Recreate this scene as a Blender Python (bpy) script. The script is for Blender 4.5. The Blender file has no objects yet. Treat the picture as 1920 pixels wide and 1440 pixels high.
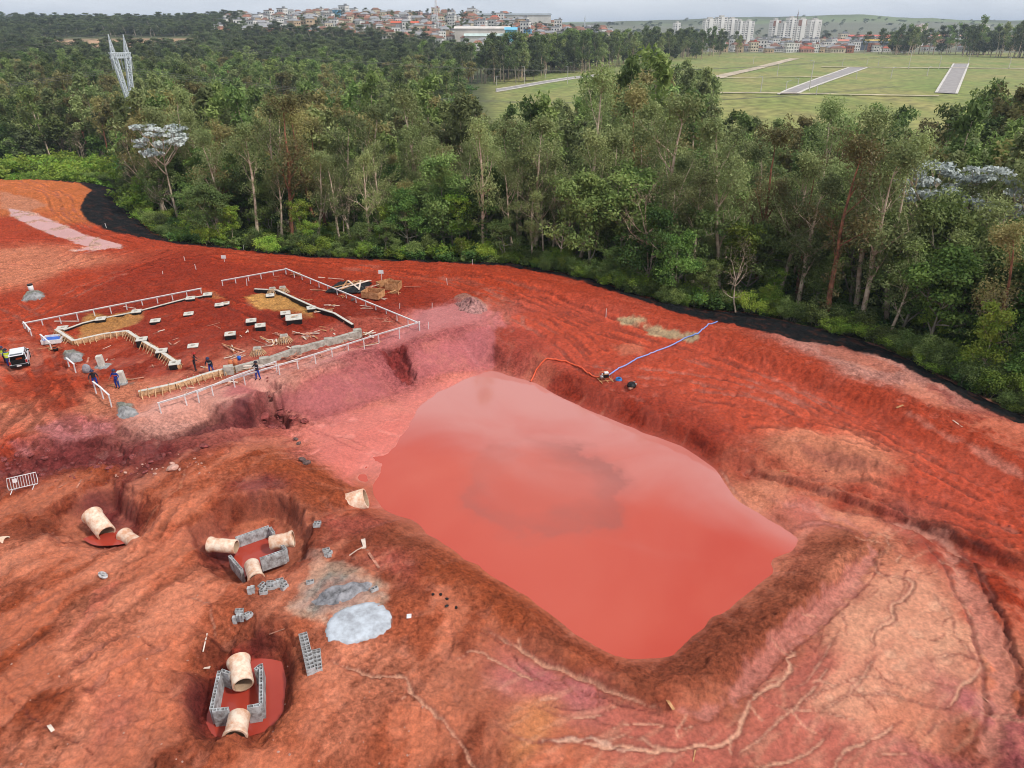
import bpy, bmesh, math, random, time
import numpy as np
from mathutils import Vector, Matrix, geometry
T0 = time.time()
scene = bpy.context.scene
R = math.radians
random.seed(7); rng = np.random.default_rng(7)

# ------------------------------------------------------------------ camera
CAM_Z = 28.0; PITCH = R(26.48); F = 1333.0          # F in pixels of a 1920 wide frame
cam_d = bpy.data.cameras.new('camera'); cam = bpy.data.objects.new('camera', cam_d)
scene.collection.objects.link(cam); scene.camera = cam
cam_d.sensor_fit = 'HORIZONTAL'; cam_d.sensor_width = 36.0; cam_d.lens = 36.0 * F / 1920.0
cam_d.clip_start = 0.5; cam_d.clip_end = 30000.0
cam.location = (0, 0, CAM_Z); cam.rotation_euler = (math.pi / 2 - PITCH, 0, 0)

# ------------------------------------------------------------------ world, sun, exposure
SUN_EL, SUN_AZ = 50.0, 118.0                        # azimuth clockwise from +Y (the view direction)
w = bpy.data.worlds.new('World'); scene.world = w; w.use_nodes = True
nt = w.node_tree; N = nt.nodes; L = nt.links; N.clear()
wo = N.new('ShaderNodeOutputWorld'); bg = N.new('ShaderNodeBackground')
sky = N.new('ShaderNodeTexSky'); sky.sky_type = 'NISHITA'; sky.sun_disc = False
sky.sun_elevation = R(SUN_EL); sky.sun_rotation = R(SUN_AZ); sky.altitude = 750; sky.dust_density = 2.0
tc = N.new('ShaderNodeTexCoord'); sx = N.new('ShaderNodeSeparateXYZ'); L.new(tc.outputs['Generated'], sx.inputs[0])
zm = N.new('ShaderNodeMath'); zm.operation = 'MAXIMUM'; zm.inputs[1].default_value = 0.0; L.new(sx.outputs[2], zm.inputs[0])
za = N.new('ShaderNodeMath'); za.operation = 'ADD'; za.inputs[1].default_value = 0.22; L.new(zm.outputs[0], za.inputs[0])
dx = N.new('ShaderNodeMath'); dx.operation = 'DIVIDE'; L.new(sx.outputs[0], dx.inputs[0]); L.new(za.outputs[0], dx.inputs[1])
dy = N.new('ShaderNodeMath'); dy.operation = 'DIVIDE'; L.new(sx.outputs[1], dy.inputs[0]); L.new(za.outputs[0], dy.inputs[1])
cx = N.new('ShaderNodeCombineXYZ'); L.new(dx.outputs[0], cx.inputs[0]); L.new(dy.outputs[0], cx.inputs[1])
n1 = N.new('ShaderNodeTexNoise'); n1.inputs['Scale'].default_value = 1.5; n1.inputs['Detail'].default_value = 8; n1.inputs['Roughness'].default_value = 0.55
n1.inputs['Distortion'].default_value = 0.5; L.new(cx.outputs[0], n1.inputs['Vector'])
cr = N.new('ShaderNodeValToRGB'); L.new(n1.outputs['Fac'], cr.inputs['Fac'])
cr.color_ramp.elements[0].position = 0.36; cr.color_ramp.elements[0].color = (3.8, 4.3, 5.0, 1)
cr.color_ramp.elements[1].position = 0.60; cr.color_ramp.elements[1].color = (11.0, 11.1, 11.3, 1)
n2 = N.new('ShaderNodeTexNoise'); n2.inputs['Scale'].default_value = 0.9; n2.inputs['Detail'].default_value = 5; L.new(cx.outputs[0], n2.inputs['Vector'])
cr2 = N.new('ShaderNodeValToRGB'); L.new(n2.outputs['Fac'], cr2.inputs['Fac'])
cr2.color_ramp.elements[0].position = 0.35; cr2.color_ramp.elements[0].color = (0.55,)*3 + (1,)
cr2.color_ramp.elements[1].position = 0.55; cr2.color_ramp.elements[1].color = (0.97,)*3 + (1,)
mx = N.new('ShaderNodeMix'); mx.data_type = 'RGBA'; L.new(cr2.outputs['Color'], mx.inputs['Factor'])
L.new(sky.outputs['Color'], mx.inputs[6]); L.new(cr.outputs['Color'], mx.inputs[7])
hz_ = N.new('ShaderNodeMapRange'); hz_.interpolation_type = 'SMOOTHSTEP'; hz_.inputs[1].default_value = .02; hz_.inputs[2].default_value = .22; hz_.inputs[3].default_value = .8; hz_.inputs[4].default_value = 0; L.new(zm.outputs[0], hz_.inputs[0])
mh = N.new('ShaderNodeMix'); mh.data_type = 'RGBA'; L.new(hz_.outputs[0], mh.inputs['Factor']); L.new(mx.outputs[2], mh.inputs[6]); mh.inputs[7].default_value = (7.4, 7.8, 8.3, 1)
L.new(mh.outputs[2], bg.inputs['Color']); bg.inputs['Strength'].default_value = 0.082
L.new(bg.outputs[0], wo.inputs['Surface'])
sd = bpy.data.lights.new('sun', 'SUN'); sd.energy = 2.2; sd.angle = R(5); sd.color = (1, 0.96, 0.9)
so = bpy.data.objects.new('sun', sd); scene.collection.objects.link(so)
_el, _az = R(SUN_EL), R(SUN_AZ)
_sv = Vector((math.sin(_az) * math.cos(_el), math.cos(_az) * math.cos(_el), math.sin(_el)))
so.rotation_euler = _sv.to_track_quat('Z', 'Y').to_euler(); so.location = (0, 0, 200)
scene.view_settings.view_transform = 'Standard'; scene.view_settings.look = 'None'
scene.view_settings.exposure = 0.42; scene.view_settings.gamma = 1.0
scene.render.engine = 'CYCLES'
cy = scene.cycles; cy.pixel_filter_type = 'BLACKMAN_HARRIS'; cy.filter_width = 1.05; cy.max_bounces = 5; cy.diffuse_bounces = 2; cy.glossy_bounces = 2; cy.transmission_bounces = 3
cy.transparent_max_bounces = 6; cy.volume_bounces = 0; cy.use_adaptive_sampling = True

# ------------------------------------------------------------------ maths helpers
cP, sP = math.cos(PITCH), math.sin(PITCH)
def ray(px, py):
    a = (px - 960) / F; b = (720 - py) / F
    return a, cP + b * sP, -sP + b * cP
def P(px, py, z=0.0):
    a, y, zz = ray(px, py); t = (z - CAM_Z) / zz
    return (a * t, y * t)
def PD(px, py, D):                                  # the point of that sight line at forward distance D
    a, y, zz = ray(px, py); t = D / y
    return (a * t, D, CAM_Z + zz * t)
def lin(c):
    out = []
    for v in c[:3]:
        v = v / 255.0
        out.append(v / 12.92 if v <= 0.04045 else ((v + 0.055) / 1.055) ** 2.4)
    return tuple(out)
_perm = rng.permutation(256).astype(np.int32); _perm = np.concatenate([_perm, _perm])
_ang = rng.uniform(0, 2 * np.pi, 256); _gx = np.cos(_ang).astype(np.float32); _gy = np.sin(_ang).astype(np.float32)
def perlin(x, y, seed=0):
    x = x.astype(np.float32) + np.float32(seed * 17.31); y = y.astype(np.float32) + np.float32(seed * 9.73)
    xi = np.floor(x); yi = np.floor(y); fx = x - xi; fy = y - yi
    xi = xi.astype(np.int32) & 255; yi = yi.astype(np.int32) & 255
    u = fx * fx * fx * (fx * (fx * 6 - 15) + 10); v = fy * fy * fy * (fy * (fy * 6 - 15) + 10)
    def g(ix, iy, dx, dy):
        h = _perm[_perm[ix & 255] + (iy & 255)]
        return _gx[h] * dx + _gy[h] * dy
    a = g(xi, yi, fx, fy); b = g(xi + 1, yi, fx - 1, fy); c = g(xi, yi + 1, fx, fy - 1); d = g(xi + 1, yi + 1, fx - 1, fy - 1)
    return ((a + (b - a) * u) * (1 - v) + (c + (d - c) * u) * v) * 1.5
def fbm(x, y, scale, octv=4, seed=0, gain=0.5):
    s = 0; amp = 1; f = 1.0 / scale; tot = 0
    for o in range(octv):
        s = s + amp * perlin(x * f, y * f, seed + o * 3 + 1); tot += amp; amp *= gain; f *= 2.03
    return s / tot
def ridge(x, y, scale, octv=3, seed=0):
    s = 0; amp = 1; f = 1.0 / scale; tot = 0
    for o in range(octv):
        s = s + amp * (1 - np.abs(perlin(x * f, y * f, seed + o * 5 + 2)) * 2); tot += amp; amp *= 0.5; f *= 2.1
    return s / tot
def sstep(a, b, x):
    t = np.clip((x - a) / (b - a), 0, 1); return t * t * (3 - 2 * t)
def bilin(A, fx, fy):
    h, w_ = A.shape[:2]
    fx = np.clip(fx, 0, w_ - 1.001); fy = np.clip(fy, 0, h - 1.001)
    ix = fx.astype(np.int32); iy = fy.astype(np.int32); tx = (fx - ix).astype(np.float32); ty = (fy - iy).astype(np.float32)
    if A.ndim == 3: tx = tx[..., None]; ty = ty[..., None]
    return (A[iy, ix] * (1 - tx) + A[iy, ix + 1] * tx) * (1 - ty) + (A[iy + 1, ix] * (1 - tx) + A[iy + 1, ix + 1] * tx) * ty
def blur(A, r):
    if r < 1: return A
    for ax in (0, 1):
        c = np.cumsum(np.concatenate([np.repeat(np.take(A, [0], ax), r + 1, ax), A, np.repeat(np.take(A, [-1], ax), r, ax)], ax), ax, dtype=np.float64)
        n = A.shape[ax]
        A = ((np.take(c, np.arange(2 * r + 1, 2 * r + 1 + n), ax) - np.take(c, np.arange(0, n), ax)) / (2 * r + 1)).astype(np.float32)
    return A

# ------------------------------------------------------------------ far terrain heights
FD = np.array([150, 200, 260, 350, 500, 700, 900, 1200, 1800, 3500, 7000.])
FU = (np.array([-600, 0, 300, 600, 900, 1100, 1300, 1600, 1920, 2600]) - 960) / 1490.0
FZ = np.array([
    [-4, -6, -6, -5, -1, 6, 20, 34, 40, 60, 60],
    [-4, -6, -6, -5, -1, 6, 21, 36, 40, 60, 60],
    [-4, -6, -7, -6, -1, 7, 22, 36, 40, 60, 60],
    [-5, -8, -9, -8, -3, 6, 22, 46, 42, 50, 60],
    [-5, -9, -10, -9, -5, 2, 16, 44, 38, 50, 60],
    [-5, -9, -9, -4, -1, 1, 8, 24, 25, 50, 60],
    [-5, -8, -3, 2, 3, 3, 3, 4, 8, 60, 60],
    [-5, -8, -3, 3, 3, 3, 3, 4, 8, 75, 60],
    [-5, -7, -2, 3, 3, 3, 3, 4, 8, 55, 60],
    [-5, -7, -2, 3, 3, 3, 3, 4, 8, 50, 60.]])
def zfar(X, Y):
    X = np.asarray(X, float); Y = np.asarray(Y, float)
    u = X / np.maximum(Y, 30); ld = np.log(np.clip(Y, 150, 6999)); LD = np.log(FD)
    iu = np.clip(np.searchsorted(FU, u) - 1, 0, len(FU) - 2); idd = np.clip(np.searchsorted(LD, ld) - 1, 0, len(LD) - 2)
    tu = np.clip((u - FU[iu]) / (FU[iu + 1] - FU[iu]), 0, 1); td = (ld - LD[idd]) / (LD[idd + 1] - LD[idd])
    td = td * td * (3 - 2 * td) * 0.5 + td * 0.5; tu = tu * tu * (3 - 2 * tu)
    return (FZ[iu, idd] * (1 - tu) + FZ[iu + 1, idd] * tu) * (1 - td) + (FZ[iu, idd + 1] * (1 - tu) + FZ[iu + 1, idd + 1] * tu) * td

# ------------------------------------------------------------------ site terrain: survey lines (pixel x, pixel y, height)
WATER = -2.7
EDGE = [(-60,330,0),(0,334,0),(90,338,0),(150,345,0),(172,356,0),(157,375,0),(150,395,0),(165,415,0),(200,432,0),(262,445,0),(330,457,0),(440,470,0),(560,482,0),(700,489,0),(860,495,0),
        (950,500,-.1),(1040,516,-.2),(1110,534,-.3),(1180,556,-.4),(1250,580,-.5),(1310,597,-.6),(1400,615,-.7),(1480,636,-.8),(1540,645,-.9),(1640,667,-1),(1700,692,-1.1),(1750,717,-1.2),(1810,747,-1.3),(1890,786,-1.4),(1960,812,-1.5)]
OUTER = [(-60,322,-1.5),(0,328,-1.6),(120,330,-2),(200,342,-2.4),(236,362,-2.6),(236,388,-2.4),(262,412,-2),(284,438,-1.4),(335,455,-.6),(440,468,-.6),(560,480,-.6),(700,487,-.6),(860,493,-.6),
        (955,497,-.6),(1045,511,-.8),(1115,529,-.9),(1185,550,-1.1),(1255,572,-1.4),(1320,582,-2.1),(1400,588,-2.6),(1480,604,-3),(1550,620,-3),(1650,650,-3),(1715,680,-3),(1765,706,-3),(1825,736,-3),(1905,776,-3),(1975,802,-3)]
LINES = [
  EDGE, OUTER,
  # scarp crest and foot beside the building pad
  [(150,790,-.3),(232,803,-.3),(300,814,-.3),(345,808,-.2),(395,780,-.1),(440,763,0),(472,757,0),(484,735,0),(505,732,0),(560,707,0),(640,678,0),(690,662,0),(712,652,0),(748,648,0),(765,652,0),(800,635,0),(850,615,0),(900,600,0),(935,592,0),(980,592,-.2)],
  [(150,812,-.8),(240,818,-1.0),(305,824,-1.0),(360,812,-1.2),(405,800,-1.4),(480,795,-1.9),(530,800,-2.3),(590,799,-2.4),(660,772,-2.4),(735,747,-2.4),(760,730,-2.4),(785,722,-2.45),(850,712,-2.5),(905,692,-2.6),(925,688,-2.65)],
  [(492,742,-.9),(510,770,-1.7)],[(560,785,-2.1),(540,760,-1.6)],[(722,665,-1.0),(738,690,-1.7),(752,718,-2.3)],
  # crest of the bank right of the pond, then the low cut running off to the right
  [(925,640,-.6),(950,655,-.9),(1000,668,-1.1),(1067,700,-1.2),(1147,742,-1.3),(1225,773,-1.3),(1285,799,-1.3),(1343,830,-1.35),(1400,855,-1.45),(1480,882,-1.6),(1560,908,-1.7),(1640,934,-1.75),(1700,955,-1.75),(1760,985,-1.75),(1830,1015,-1.75),(1960,1065,-1.75)],
  [(1350,862,-2.3),(1400,876,-2.4),(1480,897,-2.4),(1560,921,-2.45),(1640,948,-2.4),(1700,970,-2.35),(1760,1000,-2.3),(1830,1032,-2.3),(1960,1085,-2.3)],
  # shoreline
  [(925,692,WATER),(1000,714,WATER),(1100,763,WATER),(1200,803,WATER),(1290,833,WATER),(1340,868,WATER),(1360,900,WATER),(1385,940,WATER),(1440,972,WATER),(1503,1010,WATER),(1500,1030,WATER),(1450,1080,WATER),(1380,1140,WATER),(1300,1200,WATER),(1260,1232,WATER),(1210,1243,WATER),(1150,1233,WATER),(1080,1193,WATER),(1000,1138,WATER),(900,1070,WATER),(820,1017,WATER),(770,980,WATER),(715,958,WATER),(690,930,WATER),(650,895,WATER),(680,862,WATER),(735,840,WATER),(765,800,WATER),(785,765,WATER),(825,735,WATER),(870,708,WATER),(925,692,WATER)],
  [(950,760,-3.4),(1200,870,-3.4),(1350,1000,-3.5),(1230,1150,-3.6),(1000,1040,-3.4),(850,900,-3.2),(870,780,-3.1),(950,760,-3.4)],
  # dike round the near side of the pond: crest and outer channel
  [(1600,1005,-2.0),(1585,1040,-1.7),(1540,1090,-1.6),(1480,1145,-1.6),(1400,1205,-1.6),(1320,1262,-1.6),(1230,1285,-1.6),(1130,1262,-1.6),(1040,1210,-1.6),(950,1140,-1.6),(860,1075,-1.5),(790,1035,-1.4),(730,1010,-1.4),(700,985,-1.6)],
  [(1622,1000,-2.3),(1635,1040,-2.4),(1605,1080,-2.4),(1535,1150,-2.4),(1470,1205,-2.4),(1400,1275,-2.4),(1370,1312,-2.4),(1310,1338,-2.4),(1250,1335,-2.4),(1200,1315,-2.3),(1110,1283,-2.2),(1000,1225,-2.1),(920,1170,-1.9)],
  # haul track curling round the right foreground
  [(1730,985,-2.3),(1790,1050,-2.2),(1840,1130,-2.1),(1875,1220,-2.0),(1885,1310,-2.0),(1860,1390,-2.0),(1790,1480,-2.0)],
  [(1800,1030,-2.3),(1845,1075,-1.9),(1895,1160,-1.7),(1930,1260,-1.7),(1935,1350,-1.7)],
  # pits
  [(50,962,-.8),(100,945,-.7),(150,925,-.6),(205,905,-.5),(255,925,-.5),(305,955,-.6),(292,990,-.9),(245,1028,-1.2),(170,1035,-1.3),(110,1020,-1.1),(60,985,-.9),(50,962,-.8)],
  [(130,992,-2),(165,965,-2.1),(215,948,-2.1),(252,985,-2.2),(238,1012,-2.2),(170,1018,-2.1),(130,992,-2)],
  [(345,990,-.8),(395,945,-.6),(470,920,-.4),(555,935,-.6),(592,985,-1),(588,1045,-1.3),(530,1085,-1.3),(450,1102,-1.2),(385,1065,-1.1),(350,1020,-1),(345,990,-.8)],
  [(392,1025,-2.3),(440,990,-2.4),(515,970,-2.4),(562,1005,-2.5),(556,1048,-2.5),(490,1080,-2.5),(440,1085,-2.5),(392,1025,-2.3)],
  [(352,1350,-1.2),(365,1270,-1.1),(410,1200,-1.1),(480,1185,-1.1),(540,1195,-1.1),(555,1270,-1.2),(545,1350,-1.2),(510,1400,-1.2),(440,1412,-1.2),(380,1395,-1.2),(352,1350,-1.2)],
  [(372,1350,-2.5),(385,1275,-2.5),(425,1235,-2.6),(520,1230,-2.6),(538,1285,-2.7),(528,1350,-2.7),(490,1384,-2.6),(410,1385,-2.6),(372,1350,-2.5)],
  # trench at the far left foreground
  [(-60,880,-1.3),(60,880,-1.3),(150,868,-1.2),(230,850,-1.1)],[(-60,905,-.6),(60,905,-.6),(150,888,-.5),(235,868,-.5)],
  [(-60,815,-.3),(60,822,-.4),(140,828,-.6)],
  # spoil berm inside the black sheet
  [(420,478,.0),(700,500,.15),(860,506,.5),(1000,528,.6),(1100,556,.5),(1200,590,.3),(1300,620,.2),(1450,665,.1),(1600,715,0),(1750,790,-.3),(1930,870,-.6)],
  [(700,508,0),(860,520,0),(990,548,-.1),(1090,580,-.3),(1200,615,-.6),(1300,648,-.8),(1450,702,-1.1),(1600,765,-1.3),(1750,850,-1.5),(1930,950,-1.6)],
]
PTS = [(0,400,0),(60,440,0),(100,500,0),(20,560,0),(300,560,0),(500,560,0),(200,640,0),(400,640,0),(600,600,0),(700,560,0),(800,580,0),(850,560,0),(100,700,0),(30,720,0),(150,740,-.1),(350,740,0),(420,715,0),(600,660,0),
  (1050,630,-.8),(1150,680,-1.1),(1250,700,-1.1),(1400,760,-1.2),(1560,830,-1.2),(1620,860,-1.1),(1700,900,-1.5),(1850,980,-1.7),
  (420,830,-.9),(480,850,-.5),(520,870,-.5),(580,900,-1),(640,940,-1.7),(560,840,-2.2),(650,830,-2.4),(700,800,-2.42),(735,800,-2.5),(620,870,-1.9),(400,870,-.3),(350,880,-.2),(330,930,-.4),(200,885,-.5),(100,920,-.6),(20,940,-.7),
  (20,1060,-.8),(100,1090,-.8),(200,1060,-.9),(300,1060,-.8),(330,1150,-.9),(150,1170,-.8),(450,1130,-1.1),(560,1120,-1.1),(640,1080,-1.1),(660,1000,-1.3),(700,1150,-1.2),(620,1180,-1.1),(650,1280,-1.2),(750,1250,-1.4),(850,1200,-1.6),
  (30,1250,-.9),(150,1300,-.9),(280,1250,-.9),(250,1380,-1),(100,1420,-1),(600,1380,-1.2),(750,1380,-1.5),(900,1300,-1.8),(1000,1380,-2),(1150,1380,-2.2),(1300,1420,-2.3),(1480,1350,-2.2),(1550,1250,-2.1),(1650,1150,-2.1),(1700,1050,-2.0),
  (1720,1150,-2.1),(1780,1250,-2.1),(1700,1350,-2.1),(1600,1400,-2.1),(1890,1080,-1.8),(1400,925,-2.42),(1480,960,-2.35),(1560,975,-2.4),(1320,905,-3.0),(1345,950,-3.0),(1420,1005,-3.0),(300,1480,-1),(900,1480,-1.9),(-40,1440,-1),(-60,1100,-.8),(1500,1480,-2.2)]
RES = 0.1; X0, X1, Y0, Y1 = -118.0, 78.0, 12.0, 172.0
NX = int((X1 - X0) / RES); NY = int((Y1 - Y0) / RES)
xs = (X0 + (np.arange(NX) + .5) * RES).astype(np.float32); ys = (Y0 + (np.arange(NY) + .5) * RES).astype(np.float32)
GX, GY = np.meshgrid(xs, ys)
verts = []; zz = []; edges = []
def addv(x, y, z):
    verts.append(Vector((x, y))); zz.append(z); return len(verts) - 1
for ln in LINES:
    prev = None; first = None
    closed = ln[0] == ln[-1]
    for k, (a, b, z) in enumerate(ln):
        if closed and k == len(ln) - 1: edges.append((prev, first)); break
        i = addv(*P(a, b, z), z)
        if first is None: first = i
        if prev is not None: edges.append((prev, i))
        prev = i
for a, b, z in PTS: addv(*P(a, b, z), z)
EDGE_W = [P(*p) for p in EDGE]; OUT_W = [P(*p) for p in OUTER]
for i in range(0, len(OUTER)):                       # forest floor falling away behind the edge
    x, y = OUT_W[i]
    nx_, ny_ = (x * 0.25 if x > 0 else 0), y
    ln_ = math.hypot(nx_, ny_); 
    for dd, dz in ((12, -1.5), (28, -3.0)):
        X = x + (18 if x > 20 else 0) * dd / 28; Y = y + dd
        if Y < 166: addv(X, Y, OUTER[i][2] + dz * 0.8)
for X in np.linspace(X0 - 2, X1 + 2, 14):
    addv(X, Y1 + 3, float(zfar(X, Y1)))
for Y in np.linspace(60, 150, 5): addv(X1 + 2, Y, -6)
for X, Y, z in ((X0 - 2, 11, -1), (X1 + 2, 11, -2), (X0 - 2, 60, -.5), (X1 + 2, 40, -3), (X0 - 2, 100, 0), (X0 - 2, 140, 0), (-60, 30, -.8), (-60, 50, -.5), (50, 20, -2), (60, 40, -3)): addv(X, Y, z)
res = geometry.delaunay_2d_cdt(verts, edges, [], 0, 1e-4)
V2, E2, F2, OV = res[0], res[1], res[2], res[3]
Z2 = [None] * len(V2)
for i, o in enumerate(OV):
    if o: Z2[i] = sum(zz[j] for j in o) / len(o)
for i in range(len(V2)):
    if Z2[i] is None:
        nb = [(j if k == i else k) for j, k in E2 if i in (j, k)]
        vals = [Z2[j] for j in nb if Z2[j] is not None]
        Z2[i] = sum(vals) / max(1, len(vals))
C = 2                                                # coarse raster 0.2 m
cRES = RES * C; cNX = NX // C; cNY = NY // C
HC = np.full((cNY, cNX), np.nan, np.float32)
for f in F2:
    if len(f) != 3: continue
    (ax, ay), (bx, by), (gx_, gy_) = [tuple(V2[i]) for i in f]; za_, zb_, zc_ = [Z2[i] for i in f]
    i0 = max(0, int((min(ax, bx, gx_) - X0) / cRES) - 1); i1 = min(cNX, int((max(ax, bx, gx_) - X0) / cRES) + 2)
    j0 = max(0, int((min(ay, by, gy_) - Y0) / cRES) - 1); j1 = min(cNY, int((max(ay, by, gy_) - Y0) / cRES) + 2)
    if i1 <= i0 or j1 <= j0: continue
    x = X0 + (np.arange(i0, i1) + .5) * cRES; y = (Y0 + (np.arange(j0, j1) + .5) * cRES)[:, None]
    det = (by - gy_) * (ax - gx_) + (gx_ - bx) * (ay - gy_)
    if abs(det) < 1e-9: continue
    l1 = ((by - gy_) * (x - gx_) + (gx_ - bx) * (y - gy_)) / det; l2 = ((gy_ - ay) * (x - gx_) + (ax - gx_) * (y - gy_)) / det; l3 = 1 - l1 - l2
    m = (l1 >= -1e-4) & (l2 >= -1e-4) & (l3 >= -1e-4)
    sub = HC[j0:j1, i0:i1]; sub[m] = (l1 * za_ + l2 * zb_ + l3 * zc_)[m]
HC = np.where(np.isnan(HC), -2.0, HC); HC = blur(HC, 1)
def gidx(X, Y, r=RES): return (X - X0) / r - .5, (Y - Y0) / r - .5
# warp the survey so that no edge is ruled, then add relief
WX = fbm(GX, GY, 5.0, 4, 11) * 0.9; WY = fbm(GX, GY, 5.0, 4, 23) * 0.9
fx, fy = gidx(GX + WX * .3, GY + WY * .3, cRES)
H = bilin(HC, fx, fy).astype(np.float32)
print('tin', time.time() - T0)

# ------------------------------------------------------------------ raster painting helpers
def W(pts, z=-1.0): return [P(p[0], p[1], p[2] if len(p) > 2 else z) for p in pts]
def zguess(pts):                                     # pixel points -> ground points on the surveyed surface
    out = []
    for p in pts:
        z = -1.0
        for k in range(7):
            x, y = P(p[0], p[1], z); i, j = gidx(x, y, cRES)
            i = int(min(max(i, 0), cNX - 1)); j = int(min(max(j, 0), cNY - 1)); z = 0.5 * z + 0.5 * float(HC[j, i]) if k < 3 else float(HC[j, i])
        out.append(P(p[0], p[1], z))
    return out
def segdist(pts, pad, closed=False):
    a = np.array(pts); i0 = max(0, int((a[:, 0].min() - pad - X0) / RES)); i1 = min(NX, int((a[:, 0].max() + pad - X0) / RES) + 1)
    j0 = max(0, int((a[:, 1].min() - pad - Y0) / RES)); j1 = min(NY, int((a[:, 1].max() + pad - Y0) / RES) + 1)
    if i1 <= i0 or j1 <= j0: return None
    sl = (slice(j0, j1), slice(i0, i1)); D = np.full((j1 - j0, i1 - i0), 1e3, np.float32)
    n = len(pts); 
    for k in range(n if closed else n - 1):
        p, q = pts[k], pts[(k + 1) % n]
        a0 = max(i0, int((min(p[0], q[0]) - pad - X0) / RES)); a1 = min(i1, int((max(p[0], q[0]) + pad - X0) / RES) + 1)
        b0 = max(j0, int((min(p[1], q[1]) - pad - Y0) / RES)); b1 = min(j1, int((max(p[1], q[1]) + pad - Y0) / RES) + 1)
        if a1 <= a0 or b1 <= b0: continue
        x = GX[b0:b1, a0:a1]; y = GY[b0:b1, a0:a1]; ex, ey = q[0] - p[0], q[1] - p[1]; l2 = ex * ex + ey * ey + 1e-9
        t = np.clip(((x - p[0]) * ex + (y - p[1]) * ey) / l2, 0, 1)
        d = np.hypot(x - p[0] - t * ex, y - p[1] - t * ey)
        s = D[b0 - j0:b1 - j0, a0 - i0:a1 - i0]; np.minimum(s, d, out=s)
    return sl, D
def inside(pts, sl):
    x = GX[sl] + WX[sl] * .0; y = GY[sl]; c = np.zeros(x.shape, bool); n = len(pts)
    for k in range(n):
        (ax, ay), (bx, by) = pts[k], pts[(k + 1) % n]
        if ay == by: continue
        m = (y > min(ay, by)) & (y <= max(ay, by)) & (x < (bx - ax) * (y - ay) / (by - ay) + ax)
        c ^= m
    return c
def area(pxpts, soft=0.5, rough=0.6):                # soft, ragged mask of a ground polygon
    pts = zguess(pxpts); r = segdist(pts, soft + rough + .5, True)
    sl, D = r; ins = inside(pts, sl); S = np.where(ins, D, -D) + (WX[sl] + NF[sl]) * rough
    return sl, sstep(-soft, soft, S)
def smooth_line(pts, n=6):
    out = []
    for i in range(len(pts) - 1):
        p0 = pts[max(0, i - 1)]; p1 = pts[i]; p2 = pts[i + 1]; p3 = pts[min(len(pts) - 1, i + 2)]
        for k in range(n):
            t = k / n
            out.append(tuple(0.5 * ((2 * p1[c]) + (-p0[c] + p2[c]) * t + (2 * p0[c] - 5 * p1[c] + 4 * p2[c] - p3[c]) * t * t + (-p0[c] + 3 * p1[c] - 3 * p2[c] + p3[c]) * t ** 3) for c in (0, 1)))
    out.append(tuple(pts[-1][:2])); return out
def jitter(pts, amp, seed):
    r = random.Random(seed); return [(p[0] + r.uniform(-amp, amp), p[1] + r.uniform(-amp, amp)) for p in pts]
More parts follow.
